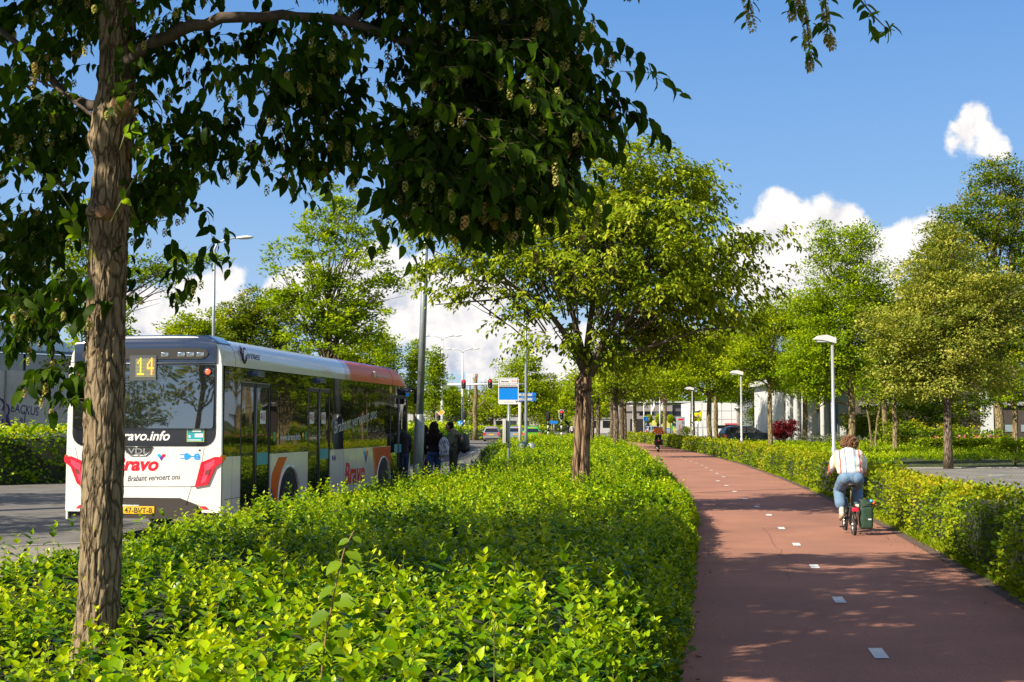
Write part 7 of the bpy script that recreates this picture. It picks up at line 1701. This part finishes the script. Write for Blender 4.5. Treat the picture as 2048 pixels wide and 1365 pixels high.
def eyes(parent, c, fwd, s=1.0):
    f = Vector(fwd).normalized(); up = Vector((0,0,1)); up = (up - f*up.dot(f)).normalized(); sd_ = f.cross(up); mb = MB()
    for q in (1, -1): mb.ell(Vector(c) + f*0.078*s + sd_*q*0.032*s + up*0.012*s, (0.011*s,)*3, 0, 8, 6)
    mb.build('eyes', mat('eye_dark', (0.03,0.02,0.02), 0.2), parent)
def cloth(name, col, rough=0.85, var=0.12): return mat(name, col, rough, spec=0.2, bump=0.5, bscale=14, var=var, vscale=7)
# ---- cyclist in the striped shirt (local frame: y = riding direction, origin = rear wheel on the ground)
g0 = gnd(1708, 1074); HD = math.atan(0.115)
fw = Vector((math.sin(HD), math.cos(HD), 0))
def bike(origin, rz, label, wr, wb, seatz, bar, cols, small=True):
    r = empty('bicycle', origin, rz, label, 'bicycle'); fr = mat('frame_paint', cols, 0.35, metal=0.2); chrome = mat('spoke_silver', (0.5,0.5,0.5), 0.3, metal=0.9)
    for y in (0, wb):
        mb = MB(); mb.tube([(0, y + wr*0.94*math.cos(t), wr + wr*0.94*math.sin(t)) for t in [2*math.pi*i/36 for i in range(37)]], wr*0.085+0.006, 8, cap=False); w_ = mb.build('wheel', tyre, r)
        mb = MB(); mb.tube([(0, y + wr*0.84*math.cos(t), wr + wr*0.84*math.sin(t)) for t in [2*math.pi*i/36 for i in range(37)]], 0.010, 6, cap=False)
        mb.tube([(-0.045, y, wr), (0.045, y, wr)], 0.02, 8)
        for i in range(20): t = 2*math.pi*i/20; mb.tube([((-1)**i*0.02, y, wr), (0, y + wr*0.84*math.cos(t+0.2), wr + wr*0.84*math.sin(t+0.2))], 0.0016, 4, cap=False)
        mb.build('rim', chrome, w_)
        mb = MB(); n = 10; a0, a1 = (0.35, 2.7) if y == 0 else (0.6, 2.6)
        mb.tube([(0, y - wr*1.13*math.cos(a0 + (a1-a0)*i/n), wr + wr*1.13*math.sin(a0 + (a1-a0)*i/n)) for i in range(n+1)], 0.024, 6); mb.build('mudguard', mblack, r)
    bb_ = (0, wb*0.40, wr+0.07)
    mb = MB()
    for s in (-1, 1): mb.tube([(s*0.055, 0, wr), (s*0.05, bb_[1]*0.6, bb_[2]), bb_], 0.011, 6); mb.tube([(s*0.055, 0, wr), (s*0.03, seatz*0.18+0.05, seatz*0.62)], 0.009, 6)
    st = (0, 0.20 + wb*0.02, seatz-0.10)
    mb.tube([bb_, (0, bb_[1]-0.10, seatz*0.62)], 0.019, 8); ht = (0, wb-0.12, wr*2+0.18)
    mb.tube([(0, bb_[1]-0.06, bb_[2]+0.12), (0, wb*0.62, wr*2+0.02), ht], 0.024, 10); mb.tube([(0, wb-0.09, ht[2]-0.1), (0, wb-0.14, bar-0.02)], 0.017, 8)
    for s in (-1, 1): mb.tube([(s*0.05, wb, wr), (s*0.045, wb-0.06, wr*2+0.04), (0, wb-0.10, wr*2+0.07)], 0.012, 6)
    mb.build('frame', fr, r)
    mb = MB(); mb.tube([(0, bb_[1]-0.10, seatz*0.60), st], 0.014, 8); mb.build('seat_post', mat('seatpost', (0.35,0.27,0.18), 0.35, metal=0.6), r)
    mb = MB(); mb.prism([(-0.085, 0.10), (0.085, 0.10), (0.095, 0.16), (0.03, 0.26), (0.02, 0.40), (-0.02, 0.40), (-0.03, 0.26), (-0.095, 0.16)], 'z', seatz-0.055, seatz-0.005); mb.ell((0, 0.15, seatz-0.04), (0.09, 0.07, 0.04)); mb.build('saddle', mblack, r)
    mb = MB(); hw_ = 0.33; mb.tube([(-hw_, wb-0.30, bar-0.04), (-hw_*0.8, wb-0.18, bar), (0, wb-0.14, bar), (hw_*0.8, wb-0.18, bar), (hw_, wb-0.30, bar-0.04)], 0.013, 8); mb.build('handlebar', fr, r)
    mb = MB(); mb.tube([(-0.09, bb_[1], bb_[2]), (0.09, bb_[1], bb_[2])], 0.02, 8); mb.tube([(0.08, bb_[1]-0.0, bb_[2]), (0.09, bb_[1]+0.07, bb_[2]+0.13)], 0.010, 6); mb.tube([(-0.08, bb_[1], bb_[2]), (-0.09, bb_[1]-0.07, bb_[2]-0.13)], 0.010, 6)
    mb.box(0.085, 0.175, bb_[1]+0.03, bb_[1]+0.11, bb_[2]+0.12, bb_[2]+0.14); mb.box(-0.175, -0.085, bb_[1]-0.11, bb_[1]-0.03, bb_[2]-0.14, bb_[2]-0.12); mb.build('pedals', mblack, r)
    mb = MB(); z = wr*2+0.06
    for s in (-1, 1): mb.tube([(s*0.06, -0.14, z+0.02), (s*0.06, 0.22, z+0.02)], 0.007, 6); mb.tube([(s*0.06, 0.0, wr), (s*0.06, -0.06, z+0.02)], 0.006, 6)
    for y in (-0.14, 0.0, 0.12): mb.tube([(-0.06, y, z+0.02), (0.06, y, z+0.02)], 0.006, 6)
    mb.build('luggage_rack', mblack, r)
    mb = MB(); mb.box(-0.05, 0.05, -0.19, -0.15, z-0.035, z+0.02, bev=0.006); mb.build('rear_lamp', lens('rear_lamp_red', (0.85,0.01,0.04), 0.5), r)
    return r
bk = bike(g0, -HD, 'small wheeled folding bicycle under the cyclist in the striped shirt', 0.195, 0.98, 0.86, 1.02, (0.03,0.03,0.032))
# pannier
r = empty('pannier_bag', g0 + Vector((0, 0, 0)), -HD, 'dark green roll top pannier hanging on the right side of the folding bicycle', 'bag')
mb = MB(); mb.box(0.085, 0.285, -0.16, 0.12, 0.13, 0.50, bev=0.045); mb.box(0.095, 0.275, -0.14, 0.10, 0.44, 0.57, bev=0.04); mb.box(0.09, 0.20, -0.13, 0.07, 0.53, 0.60, bev=0.03); fuse(mb, 'bag_body', cloth('pannier_green', (0.035,0.075,0.05), 0.5), r, 0.012, 3)
mb = MB(); mb.box(0.08, 0.29, -0.06, 0.02, 0.555, 0.605, bev=0.015); mb.tube([(0.085,-0.168,0.50),(0.285,-0.168,0.53)], 0.008, 5); mb.tube([(0.06,-0.02,0.44),(0.12,-0.02,0.47)], 0.012, 6); mb.build('strap', mblack, r)
mb = MB(); mb.box(0.20, 0.25, -0.166, -0.163, 0.28, 0.30); mb.build('label_patch', whitet, r)
mb = MB(); mb.ell((0.30, 0.0, 0.54), (0.05, 0.10, 0.05)); mb.ell((0.27, -0.02, 0.57), (0.03, 0.09, 0.035), 1); mb.build('bag_contents', [mat('orange_cloth', (0.75,0.17,0.03), 0.7), mat('cyan_cloth', (0.05,0.45,0.70), 0.7)], r)
def striped():
    m = cloth('striped_shirt', (0.72,0.72,0.70), 0.8); t = m.node_tree; b = t.nodes['Principled BSDF']
    tcn = t.nodes.new('ShaderNodeTexCoord'); sp = t.nodes.new('ShaderNodeSeparateXYZ'); t.links.new(tcn.outputs['Object'], sp.inputs[0])
    mm = t.nodes.new('ShaderNodeMapRange'); t.links.new(sp.outputs[0], mm.inputs[0]); mm.inputs[1].default_value = -0.34; mm.inputs[2].default_value = 0.34
    r_ = t.nodes.new('ShaderNodeValToRGB'); t.links.new(mm.outputs[0], r_.inputs[0]); r_.color_ramp.interpolation = 'CONSTANT'
    W_ = (0.64,0.63,0.61); Yl = (0.62,0.50,0.28); C_ = (0.60,0.12,0.09); B_ = (0.34,0.46,0.62); G_ = (0.10,0.10,0.12)
    seq = [(0,W_),(0.03,C_),(0.06,W_),(0.12,B_),(0.135,Yl),(0.19,W_),(0.215,G_),(0.225,W_),(0.245,C_),(0.285,W_),(0.37,G_),(0.39,B_),(0.43,W_),(0.45,G_),(0.458,W_),(0.47,B_),(0.51,W_),(0.53,C_),(0.536,W_),(0.56,B_),(0.60,G_),(0.612,W_),(0.63,G_),(0.64,W_),(0.70,C_),(0.735,W_),(0.78,Yl),(0.84,B_),(0.86,W_),(0.93,C_),(0.96,W_)]
    el = r_.color_ramp.elements; el[0].position = 0; el[0].color = (*W_, 1); el[1].position = 0.999; el[1].color = (*W_, 1)
    for p, c in seq[1:]: e_ = el.new(p); e_.color = (*c, 1)
    t.links.new(r_.outputs[0], b.inputs['Base Color']); return m
pr = empty('person', g0, -HD, 'person with curly brown hair and striped shirt riding a folding bicycle', 'person')
mb = MB()
head(mb, (0.0, 0.50, 1.47), (0.05, 0.9, -0.2), 0.98); chain(mb, [((0, 0.46, 1.40), 0.055), ((0, 0.42, 1.30), 0.06)])
chain(mb, [((0, 0.42, 1.28), 0.12), ((0, 0.34, 1.10), 0.12), ((0, 0.25, 0.95), 0.14)])
for s in (-1, 1):
    el_ = (s*0.255, 0.50, 1.10); hd = (s*0.29, 0.68, 0.985)
    chain(mb, [((s*0.17, 0.42, 1.31), 0.055), (el_, 0.042), (hd, 0.028)]); fingers(mb, (s*0.292, 0.70, 0.985), (-s*0.1, 0.9, -0.1), (0, 0.3, 1), -s)
chain(mb, [((-0.10,0.26,0.90),0.09), ((-0.15,0.56,0.70),0.06), ((-0.14,0.36,0.40),0.045), ((-0.14,0.35,0.34),0.04)]); chain(mb, [((0.10,0.26,0.90),0.09), ((0.14,0.66,0.78),0.06), ((0.14,0.52,0.48),0.045), ((0.14,0.50,0.43),0.04)])
fuse(mb, 'body', skin, pr, 0.009, 2)
mb = MB()
chain(mb, [((0, 0.42, 1.28), 0.15), ((0, 0.34, 1.10), 0.155), ((0, 0.29, 1.02), 0.16)]); mb.ell((0, 0.43, 1.27), (0.215, 0.15, 0.12)); mb.ell((0, 0.36, 1.13), (0.235, 0.18, 0.17)); mb.ell((0, 0.30, 1.03), (0.215, 0.175, 0.10)); mb.ell((0,0.44,1.345),(0.10,0.08,0.06))
for s in (-1, 1): chain(mb, [((s*0.155, 0.42, 1.30), 0.080), ((s*0.21, 0.47, 1.20), 0.085), ((s*0.245, 0.51, 1.11), 0.070), ((s*0.268, 0.58, 1.05), 0.048)])
fuse(mb, 'shirt', striped(), pr, 0.012, 3, 0.018)
mb = MB(); mb.ell((0, 0.245, 0.935), (0.185, 0.15, 0.13)); mb.ell((-0.09,0.20,0.92),(0.11,0.12,0.11)); mb.ell((0.09,0.20,0.92),(0.11,0.12,0.11))
chain(mb, [((-0.10,0.27,0.89),0.115), ((-0.15,0.56,0.715),0.09), ((-0.155,0.42,0.55),0.09), ((-0.15,0.38,0.49),0.088)]); chain(mb, [((0.10,0.27,0.89),0.115), ((0.15,0.66,0.79),0.09), ((0.155,0.56,0.62),0.088), ((0.15,0.53,0.55),0.085)])
fuse(mb, 'jeans', cloth('denim', (0.16,0.26,0.40), 0.9, 0.2), pr, 0.012, 3, 0.014)
mb = MB(); cap(mb, (-0.14,0.32,0.42), (-0.14,0.31,0.36), 0.042, 0.042); cap(mb, (-0.14,0.30,0.345), (-0.14,0.42,0.275), 0.042, 0.036); fuse(mb, 'shoe', mat('canvas_shoe', (0.68,0.62,0.50), 0.7), pr, 0.008, 2)
mb = MB(); cap(mb, (-0.14,0.27,0.315), (-0.14,0.44,0.245), 0.028, 0.028); mb.build('shoe_sole', mat('sole_tan', (0.45,0.36,0.24), 0.7), pr)
mb = MB(); cap(mb, (0.14,0.47,0.45), (0.14,0.58,0.40), 0.042, 0.036); fuse(mb, 'shoe', mat('canvas_shoe', (0.68,0.62,0.50), 0.7), pr, 0.008, 2)
def curls(c, rad, n, m, parent, rc=0.028, seed=1, cut=None):
    mb = MB(); rs = random.Random(seed)
    for i in range(n):
        z = rs.uniform(-0.9, 1); a = rs.uniform(0, 2*math.pi); q = math.sqrt(1-z*z); d = Vector((q*math.cos(a), q*math.sin(a), z))
        if cut and cut(d): continue
        rr_ = rs.uniform(0.80, 1.06); p = Vector(c) + Vector((d.x*rad[0], d.y*rad[1], d.z*rad[2]))*rr_
        mb.ell(p, (rc*rs.uniform(.6,1.2), rc*rs.uniform(.6,1.2), rc*rs.uniform(.7,1.3)), 0, 7, 5)
    mb.ell(c, (rad[0]*0.9, rad[1]*0.9, rad[2]*0.9)); return mb.build('hair', m, parent)
hairm = mat('curly_brown_hair', (0.17,0.075,0.030), 0.7, bump=1.0, bscale=60, var=0.6, vscale=28)
curls((0.018, 0.475, 1.485), (0.135, 0.125, 0.115), 420, hairm, pr, 0.020, 3, lambda d: d.y > 0.55 and d.z < 0.45)
# ---- far cyclist in the orange jacket
Yc = 80; gp_ = P0(1317, Yc); gp_.z = 0.03
bk2 = bike(gp_, -0.05, 'black city bicycle under the rider in the orange jacket', 0.34, 1.12, 1.0, 1.15, (0.02,0.02,0.02))
p2 = empty('person', gp_, -0.05, 'person in a rust orange jacket cycling away far down the path', 'person')
mb = MB(); head(mb, (0, 0.42, 1.66), (0, 1, -0.1)); chain(mb, [((0,0.38,1.58),0.055), ((0,0.34,1.45),0.12), ((0,0.28,1.12),0.14)])
for s in (-1, 1):
    chain(mb, [((s*0.19,0.34,1.45),0.055), ((s*0.30,0.45,1.25),0.045), ((s*0.28,0.72,1.14),0.03)]); fingers(mb, (s*0.275,0.75,1.14), (0,1,-0.1), (0,0.2,1), -s)
chain(mb, [((-0.1,0.25,1.02),0.09), ((-0.13,0.60,0.80),0.06), ((-0.12,0.45,0.34),0.045)]); chain(mb, [((0.1,0.25,1.02),0.09), ((0.13,0.66,0.92),0.06), ((0.12,0.55,0.52),0.045)])
fuse(mb, 'body', skin, p2, 0.016, 2)
mb = MB(); mb.ell((0,0.35,1.42),(0.22,0.15,0.14)); mb.ell((0,0.31,1.27),(0.21,0.15,0.16)); mb.ell((0,0.28,1.17),(0.21,0.15,0.10))
for s in (-1, 1): chain(mb, [((s*0.18,0.35,1.44),0.08), ((s*0.30,0.44,1.25),0.07), ((s*0.285,0.66,1.15),0.05)])
fuse(mb, 'jacket', cloth('rust_orange', (0.80,0.22,0.05)), p2, 0.016, 2)
mb = MB(); mb.ell((0,0.27,1.09),(0.20,0.15,0.07)); fuse(mb, 'shirt_hem', cloth('hem_cream', (0.6,0.57,0.5)), p2, 0.014, 1)
mb = MB(); mb.ell((0,0.24,1.02),(0.18,0.16,0.13)); chain(mb, [((-0.1,0.25,1.02),0.11), ((-0.13,0.60,0.80),0.08), ((-0.12,0.45,0.36),0.06)]); chain(mb, [((0.1,0.25,1.02),0.11), ((0.13,0.66,0.92),0.08), ((0.12,0.55,0.54),0.06)])
fuse(mb, 'trousers', cloth('black_cloth', (0.018,0.018,0.02)), p2, 0.016, 2)
mb = MB(); cap(mb, (-0.12,0.38,0.30), (-0.12,0.56,0.28), 0.045, 0.04); mb.build('shoe', mblack, p2); mb = MB(); cap(mb, (0.12,0.5,0.50), (0.12,0.66,0.48), 0.045, 0.04); mb.build('shoe', mblack, p2)
curls((0, 0.41, 1.71), (0.088, 0.105, 0.09), 120, mat('grey_brown_hair', (0.12,0.08,0.06), 0.8), p2, 0.018, 5, lambda d: d.y > 0.4 and d.z < 0.5)
r = empty('pannier_bag', gp_, -0.05, 'pair of black double panniers on the bicycle of the rider in orange', 'bag'); mb = MB()
for s in (-1, 1): mb.box(min(s*0.09,s*0.26), max(s*0.09,s*0.26), -0.15, 0.20, 0.45, 0.80, bev=0.04)
mb.box(-0.10,0.10,-0.12,0.18,0.76,0.80); mb.build('bag_body', mat('pannier_black', (0.015,0.015,0.017), 0.4), r)
# ---- waiting people
def stand(loc, rz, label, h=1.75, top=(0.1,)*3, legs=(0.1,)*3, hairc=(0.03,0.018,0.012), hair='long', sleeve='long', shorts=False, bow=0.0, arms=None, sk=None, lean=0.05, hood=False, topname='jacket', legname='trousers'):
    """y = facing direction"""
    s = h/1.75; r = empty('person', loc, rz, label, 'person'); sk = sk or skin; mb = MB()
    P = lambda x, y, z: Vector((x*s, y*s, z*s))
    hc = P(0, 0.06+bow*0.5, 1.60-bow*0.25); fd = (0, 1, -bow*2.2)
    head(mb, hc, fd, s); chain(mb, [(P(0,0.02+bow*0.25,1.50),0.055*s), (P(0,0.0,1.40),0.07*s)])
    chain(mb, [(P(0,0,1.38),0.11*s), (P(0,0.01,1.15),0.115*s), (P(0,0,0.97),0.13*s)])
    arms = arms or [((0.24,0.0,1.15),(0.25,0.12,0.92)), ((-0.24,0.0,1.15),(-0.25,0.12,0.92))]
    for q, (e, hnd) in zip((1, -1), arms):
        chain(mb, [(P(q*0.175,0,1.40),0.055*s), (P(*e),0.042*s), (P(*hnd),0.028*s)]); dd = (P(*hnd)-P(*e)).normalized(); fingers(mb, P(*hnd)+dd*0.03, dd, (0, 1, 0.2) if abs(dd.z) > 0.6 else (0, 0, 1), q, s)
    kn = {1: P(0.105,0.04,0.52), -1: P(-0.105,0.0,0.52)}; an = {1: P(0.11,0.0,0.10), -1: P(-0.11,-0.04,0.10)}
    for q in (1, -1): chain(mb, [(P(q*0.09,0,0.95),0.09*s), (kn[q],0.058*s), (an[q],0.038*s)])
    b_ = fuse(mb, 'body', sk, r, 0.011, 2); eyes(r, hc, fd, s)
    mb = MB(); chain(mb, [(P(0,0,1.38),0.135*s), (P(0,0.01,1.15),0.142*s), (P(0,0,0.99),0.155*s)]); mb.ell(P(0,0,1.38),(0.20*s,0.14*s,0.10*s)); mb.ell(P(0,0.005,1.22),(0.185*s,0.13*s,0.16*s)); mb.ell(P(0,0,1.03),(0.175*s,0.13*s,0.13*s))
    for q, (e, hnd) in zip((1, -1), arms):
        E = P(*e); S_ = P(q*0.175,0,1.395)
        if sleeve == 'long': chain(mb, [(S_,0.075*s), (E,0.06*s), (E.lerp(P(*hnd), 0.85),0.045*s)])
        else: chain(mb, [(S_,0.075*s), (S_.lerp(E, 0.8),0.07*s)])
    fuse(mb, topname, cloth(topname, top), r, 0.013, 2, 0.012)
    mb = MB(); mb.ell(P(0,0,0.95),(0.17*s,0.155*s,0.12*s))
    for q in (1, -1):
        K = kn[q]; A = an[q]
        if shorts: chain(mb, [(P(q*0.09,0,0.93),0.105*s), (K + Vector((0,0,0.02)),0.09*s)])
        else: chain(mb, [(P(q*0.09,0,0.93),0.10*s), (K,0.078*s), (A,0.07*s)])
    fuse(mb, legname, cloth(legname, legs), r, 0.013, 2, 0.012)
    for q in (1, -1): mb = MB(); cap(mb, an[q] + Vector((0,-0.02,-0.045)), an[q] + Vector((0,0.14,-0.06)), 0.045*s, 0.038*s); mb.build('shoe', mat('shoe', (0.12,0.11,0.11), 0.6), r)
    hm = mat('hair', tuple(c*0.6 for c in hairc), 0.75, spec=0.1, bump=0.4, bscale=30, var=0.3, vscale=25)
    if hair == 'long':
        mb = MB(); mb.ell(hc+P(0,-0.025,0.04),(0.12*s,0.125*s,0.125*s)); mb.ell(hc+P(0,-0.075,-0.10),(0.15*s,0.11*s,0.16*s)); mb.ell(hc+P(0,-0.12,-0.24),(0.17*s,0.09*s,0.15*s)); mb.ell(hc+P(0.06,-0.14,-0.36),(0.09*s,0.06*s,0.11*s)); mb.ell(hc+P(-0.06,-0.14,-0.35),(0.09*s,0.06*s,0.11*s)); fuse(mb, 'hair', hm, r, 0.012, 1, 0.04)
    elif hair == 'short':
        f = Vector(fd).normalized(); mb = MB(); mb.ell(hc - f*0.022*s + Vector((0,0,0.045*s)), (0.084*s,0.098*s,0.088*s)); mb.ell(hc - f*0.04*s + Vector((0,0,0.0)), (0.080*s,0.07*s,0.075*s)); fuse(mb, 'hair', hm, r, 0.009, 1, 0.01)
    return r
Yp = 33.0
w1 = stand(P0(868, Yp)+Vector((0,0,0.1)), 0.12, 'woman with long dark hair in black jacket and jeans, waiting with her back turned', 1.74, (0.012,0.013,0.016), (0.03,0.075,0.20), arms=[((0.25,-0.04,1.14),(0.17,-0.06,0.90)), ((-0.25,0.0,1.14),(-0.20,0.10,0.92))])
r = empty('backpack', P0(868, Yp)+Vector((0,0,0.1)), 0.12, 'grey and blue patterned backpack slung over the shoulder of the woman in black', 'backpack')
def patt():
    m = cloth('patterned_cloth', (0.1,0.12,0.16)); t = m.node_tree; b = t.nodes['Principled BSDF']; v = t.nodes.new('ShaderNodeTexVoronoi'); v.inputs['Scale'].default_value = 22; v.feature = 'F1'; tcn = t.nodes.new('ShaderNodeTexCoord'); mp = t.nodes.new('ShaderNodeMapping'); mp.inputs['Scale'].default_value = (2,1,0.6); mp.inputs['Rotation'].default_value = (0,0.5,0); t.links.new(tcn.outputs['Object'], mp.inputs[0]); t.links.new(mp.outputs[0], v.inputs['Vector'])
    r_ = t.nodes.new('ShaderNodeValToRGB'); t.links.new(v.outputs['Distance'], r_.inputs[0]); r_.color_ramp.interpolation = 'CONSTANT'; r_.color_ramp.elements[0].color = (0.03,0.035,0.05,1); r_.color_ramp.elements[1].position = 0.45; r_.color_ramp.elements[1].color = (0.42,0.47,0.55,1); r_.color_ramp.elements.new(0.28).color = (0.10,0.14,0.22,1); t.links.new(r_.outputs[0], b.inputs['Base Color']); return m
mb = MB(); mb.ell((0.25,-0.16,1.12),(0.14,0.12,0.25)); mb.box(0.13,0.37,-0.27,-0.07,0.88,1.12,bev=0.05); fuse(mb, 'bag_body', patt(), r, 0.013, 2)
mb = MB(); mb.tube([(0.22,-0.15,1.32),(0.20,-0.06,1.46),(0.19,0.10,1.40),(0.23,0.08,1.2)], 0.02, 8); mb.build('strap', mblack, r)
m1 = stand(P0(908, 33.4)+Vector((0,0,0.1)), R(78), 'man in olive shirt and shorts looking down, carrying a black backpack', 1.80, (0.14,0.15,0.11), (0.055,0.055,0.04), (0.025,0.015,0.01), 'short', 'short', True, 0.12, [((0.25,0.06,1.14),(0.16,0.30,1.12)), ((-0.25,0.06,1.14),(-0.15,0.30,1.10))], skin_d, topname='shirt', legname='shorts')
r = empty('backpack', P0(908, 33.4)+Vector((0,0,0.1)), R(78), 'large black backpack on the back of the man in the olive shirt', 'backpack')
mb = MB(); mb.ell((0,-0.27,1.20),(0.17,0.15,0.27)); mb.box(-0.15,0.15,-0.38,-0.13,0.98,1.25,bev=0.06); mb.ell((0,-0.36,1.08),(0.12,0.08,0.12)); fuse(mb, 'bag_body', mat('backpack_black', (0.012,0.012,0.014), 0.5), r, 0.013, 2)
mb = MB()
for s in (-1, 1): mb = MB(); mb.tube([(s*0.12,-0.14,1.38),(s*0.13,0.0,1.50),(s*0.13,0.13,1.40),(s*0.15,0.13,1.22),(s*0.17,-0.10,1.08)], 0.018, 8); mb.build('strap', mblack, r)
w2 = stand(P0(846, 33.9)+Vector((0,0,0.1)), R(-70), 'person in a pink top mostly hidden behind the grey pole', 1.66, (0.45,0.25,0.32), (0.02,0.02,0.025), (0.03,0.018,0.012), 'long', 'short', sk=skin_d)
r = empty('shopping_bag', P0(853, 33.2)+Vector((0,0,0.1)), 0.2, 'bright red bag held beside the grey pole', 'bag'); mb = MB(); mb.box(-0.17,0.14,-0.07,0.07,0.16,0.56,bev=0.02); mb.build('bag_body', mat('bag_red', (0.62,0.02,0.01), 0.5), r); mb = MB(); mb.tube([(-0.1,0,0.55),(-0.03,0,0.86),(0.04,0,0.86),(0.1,0,0.55)], 0.008, 6); mb.build('handle', whitet, r)
b1 = stand(P0(806, 31.0)+Vector((0,0,0.1)), R(50), 'person in a dark hooded top stepping up to the front door of the bus', 1.74, (0.03,0.025,0.035), (0.03,0.05,0.10), (0.03,0.02,0.02), 'short', bow=0.05, sk=skin_d)
for px, Y, c, lab in ((1136, 150, (0.02,0.02,0.03), 'distant person in dark clothes left of the split trunk'), (1144, 148, (0.6,0.6,0.62), 'distant person in white touching the left edge of the split trunk')):
    stand(P0(px, Y), 0.4, lab, 1.75, c, (0.05,0.05,0.06), (0.03,0.02,0.02), 'short')
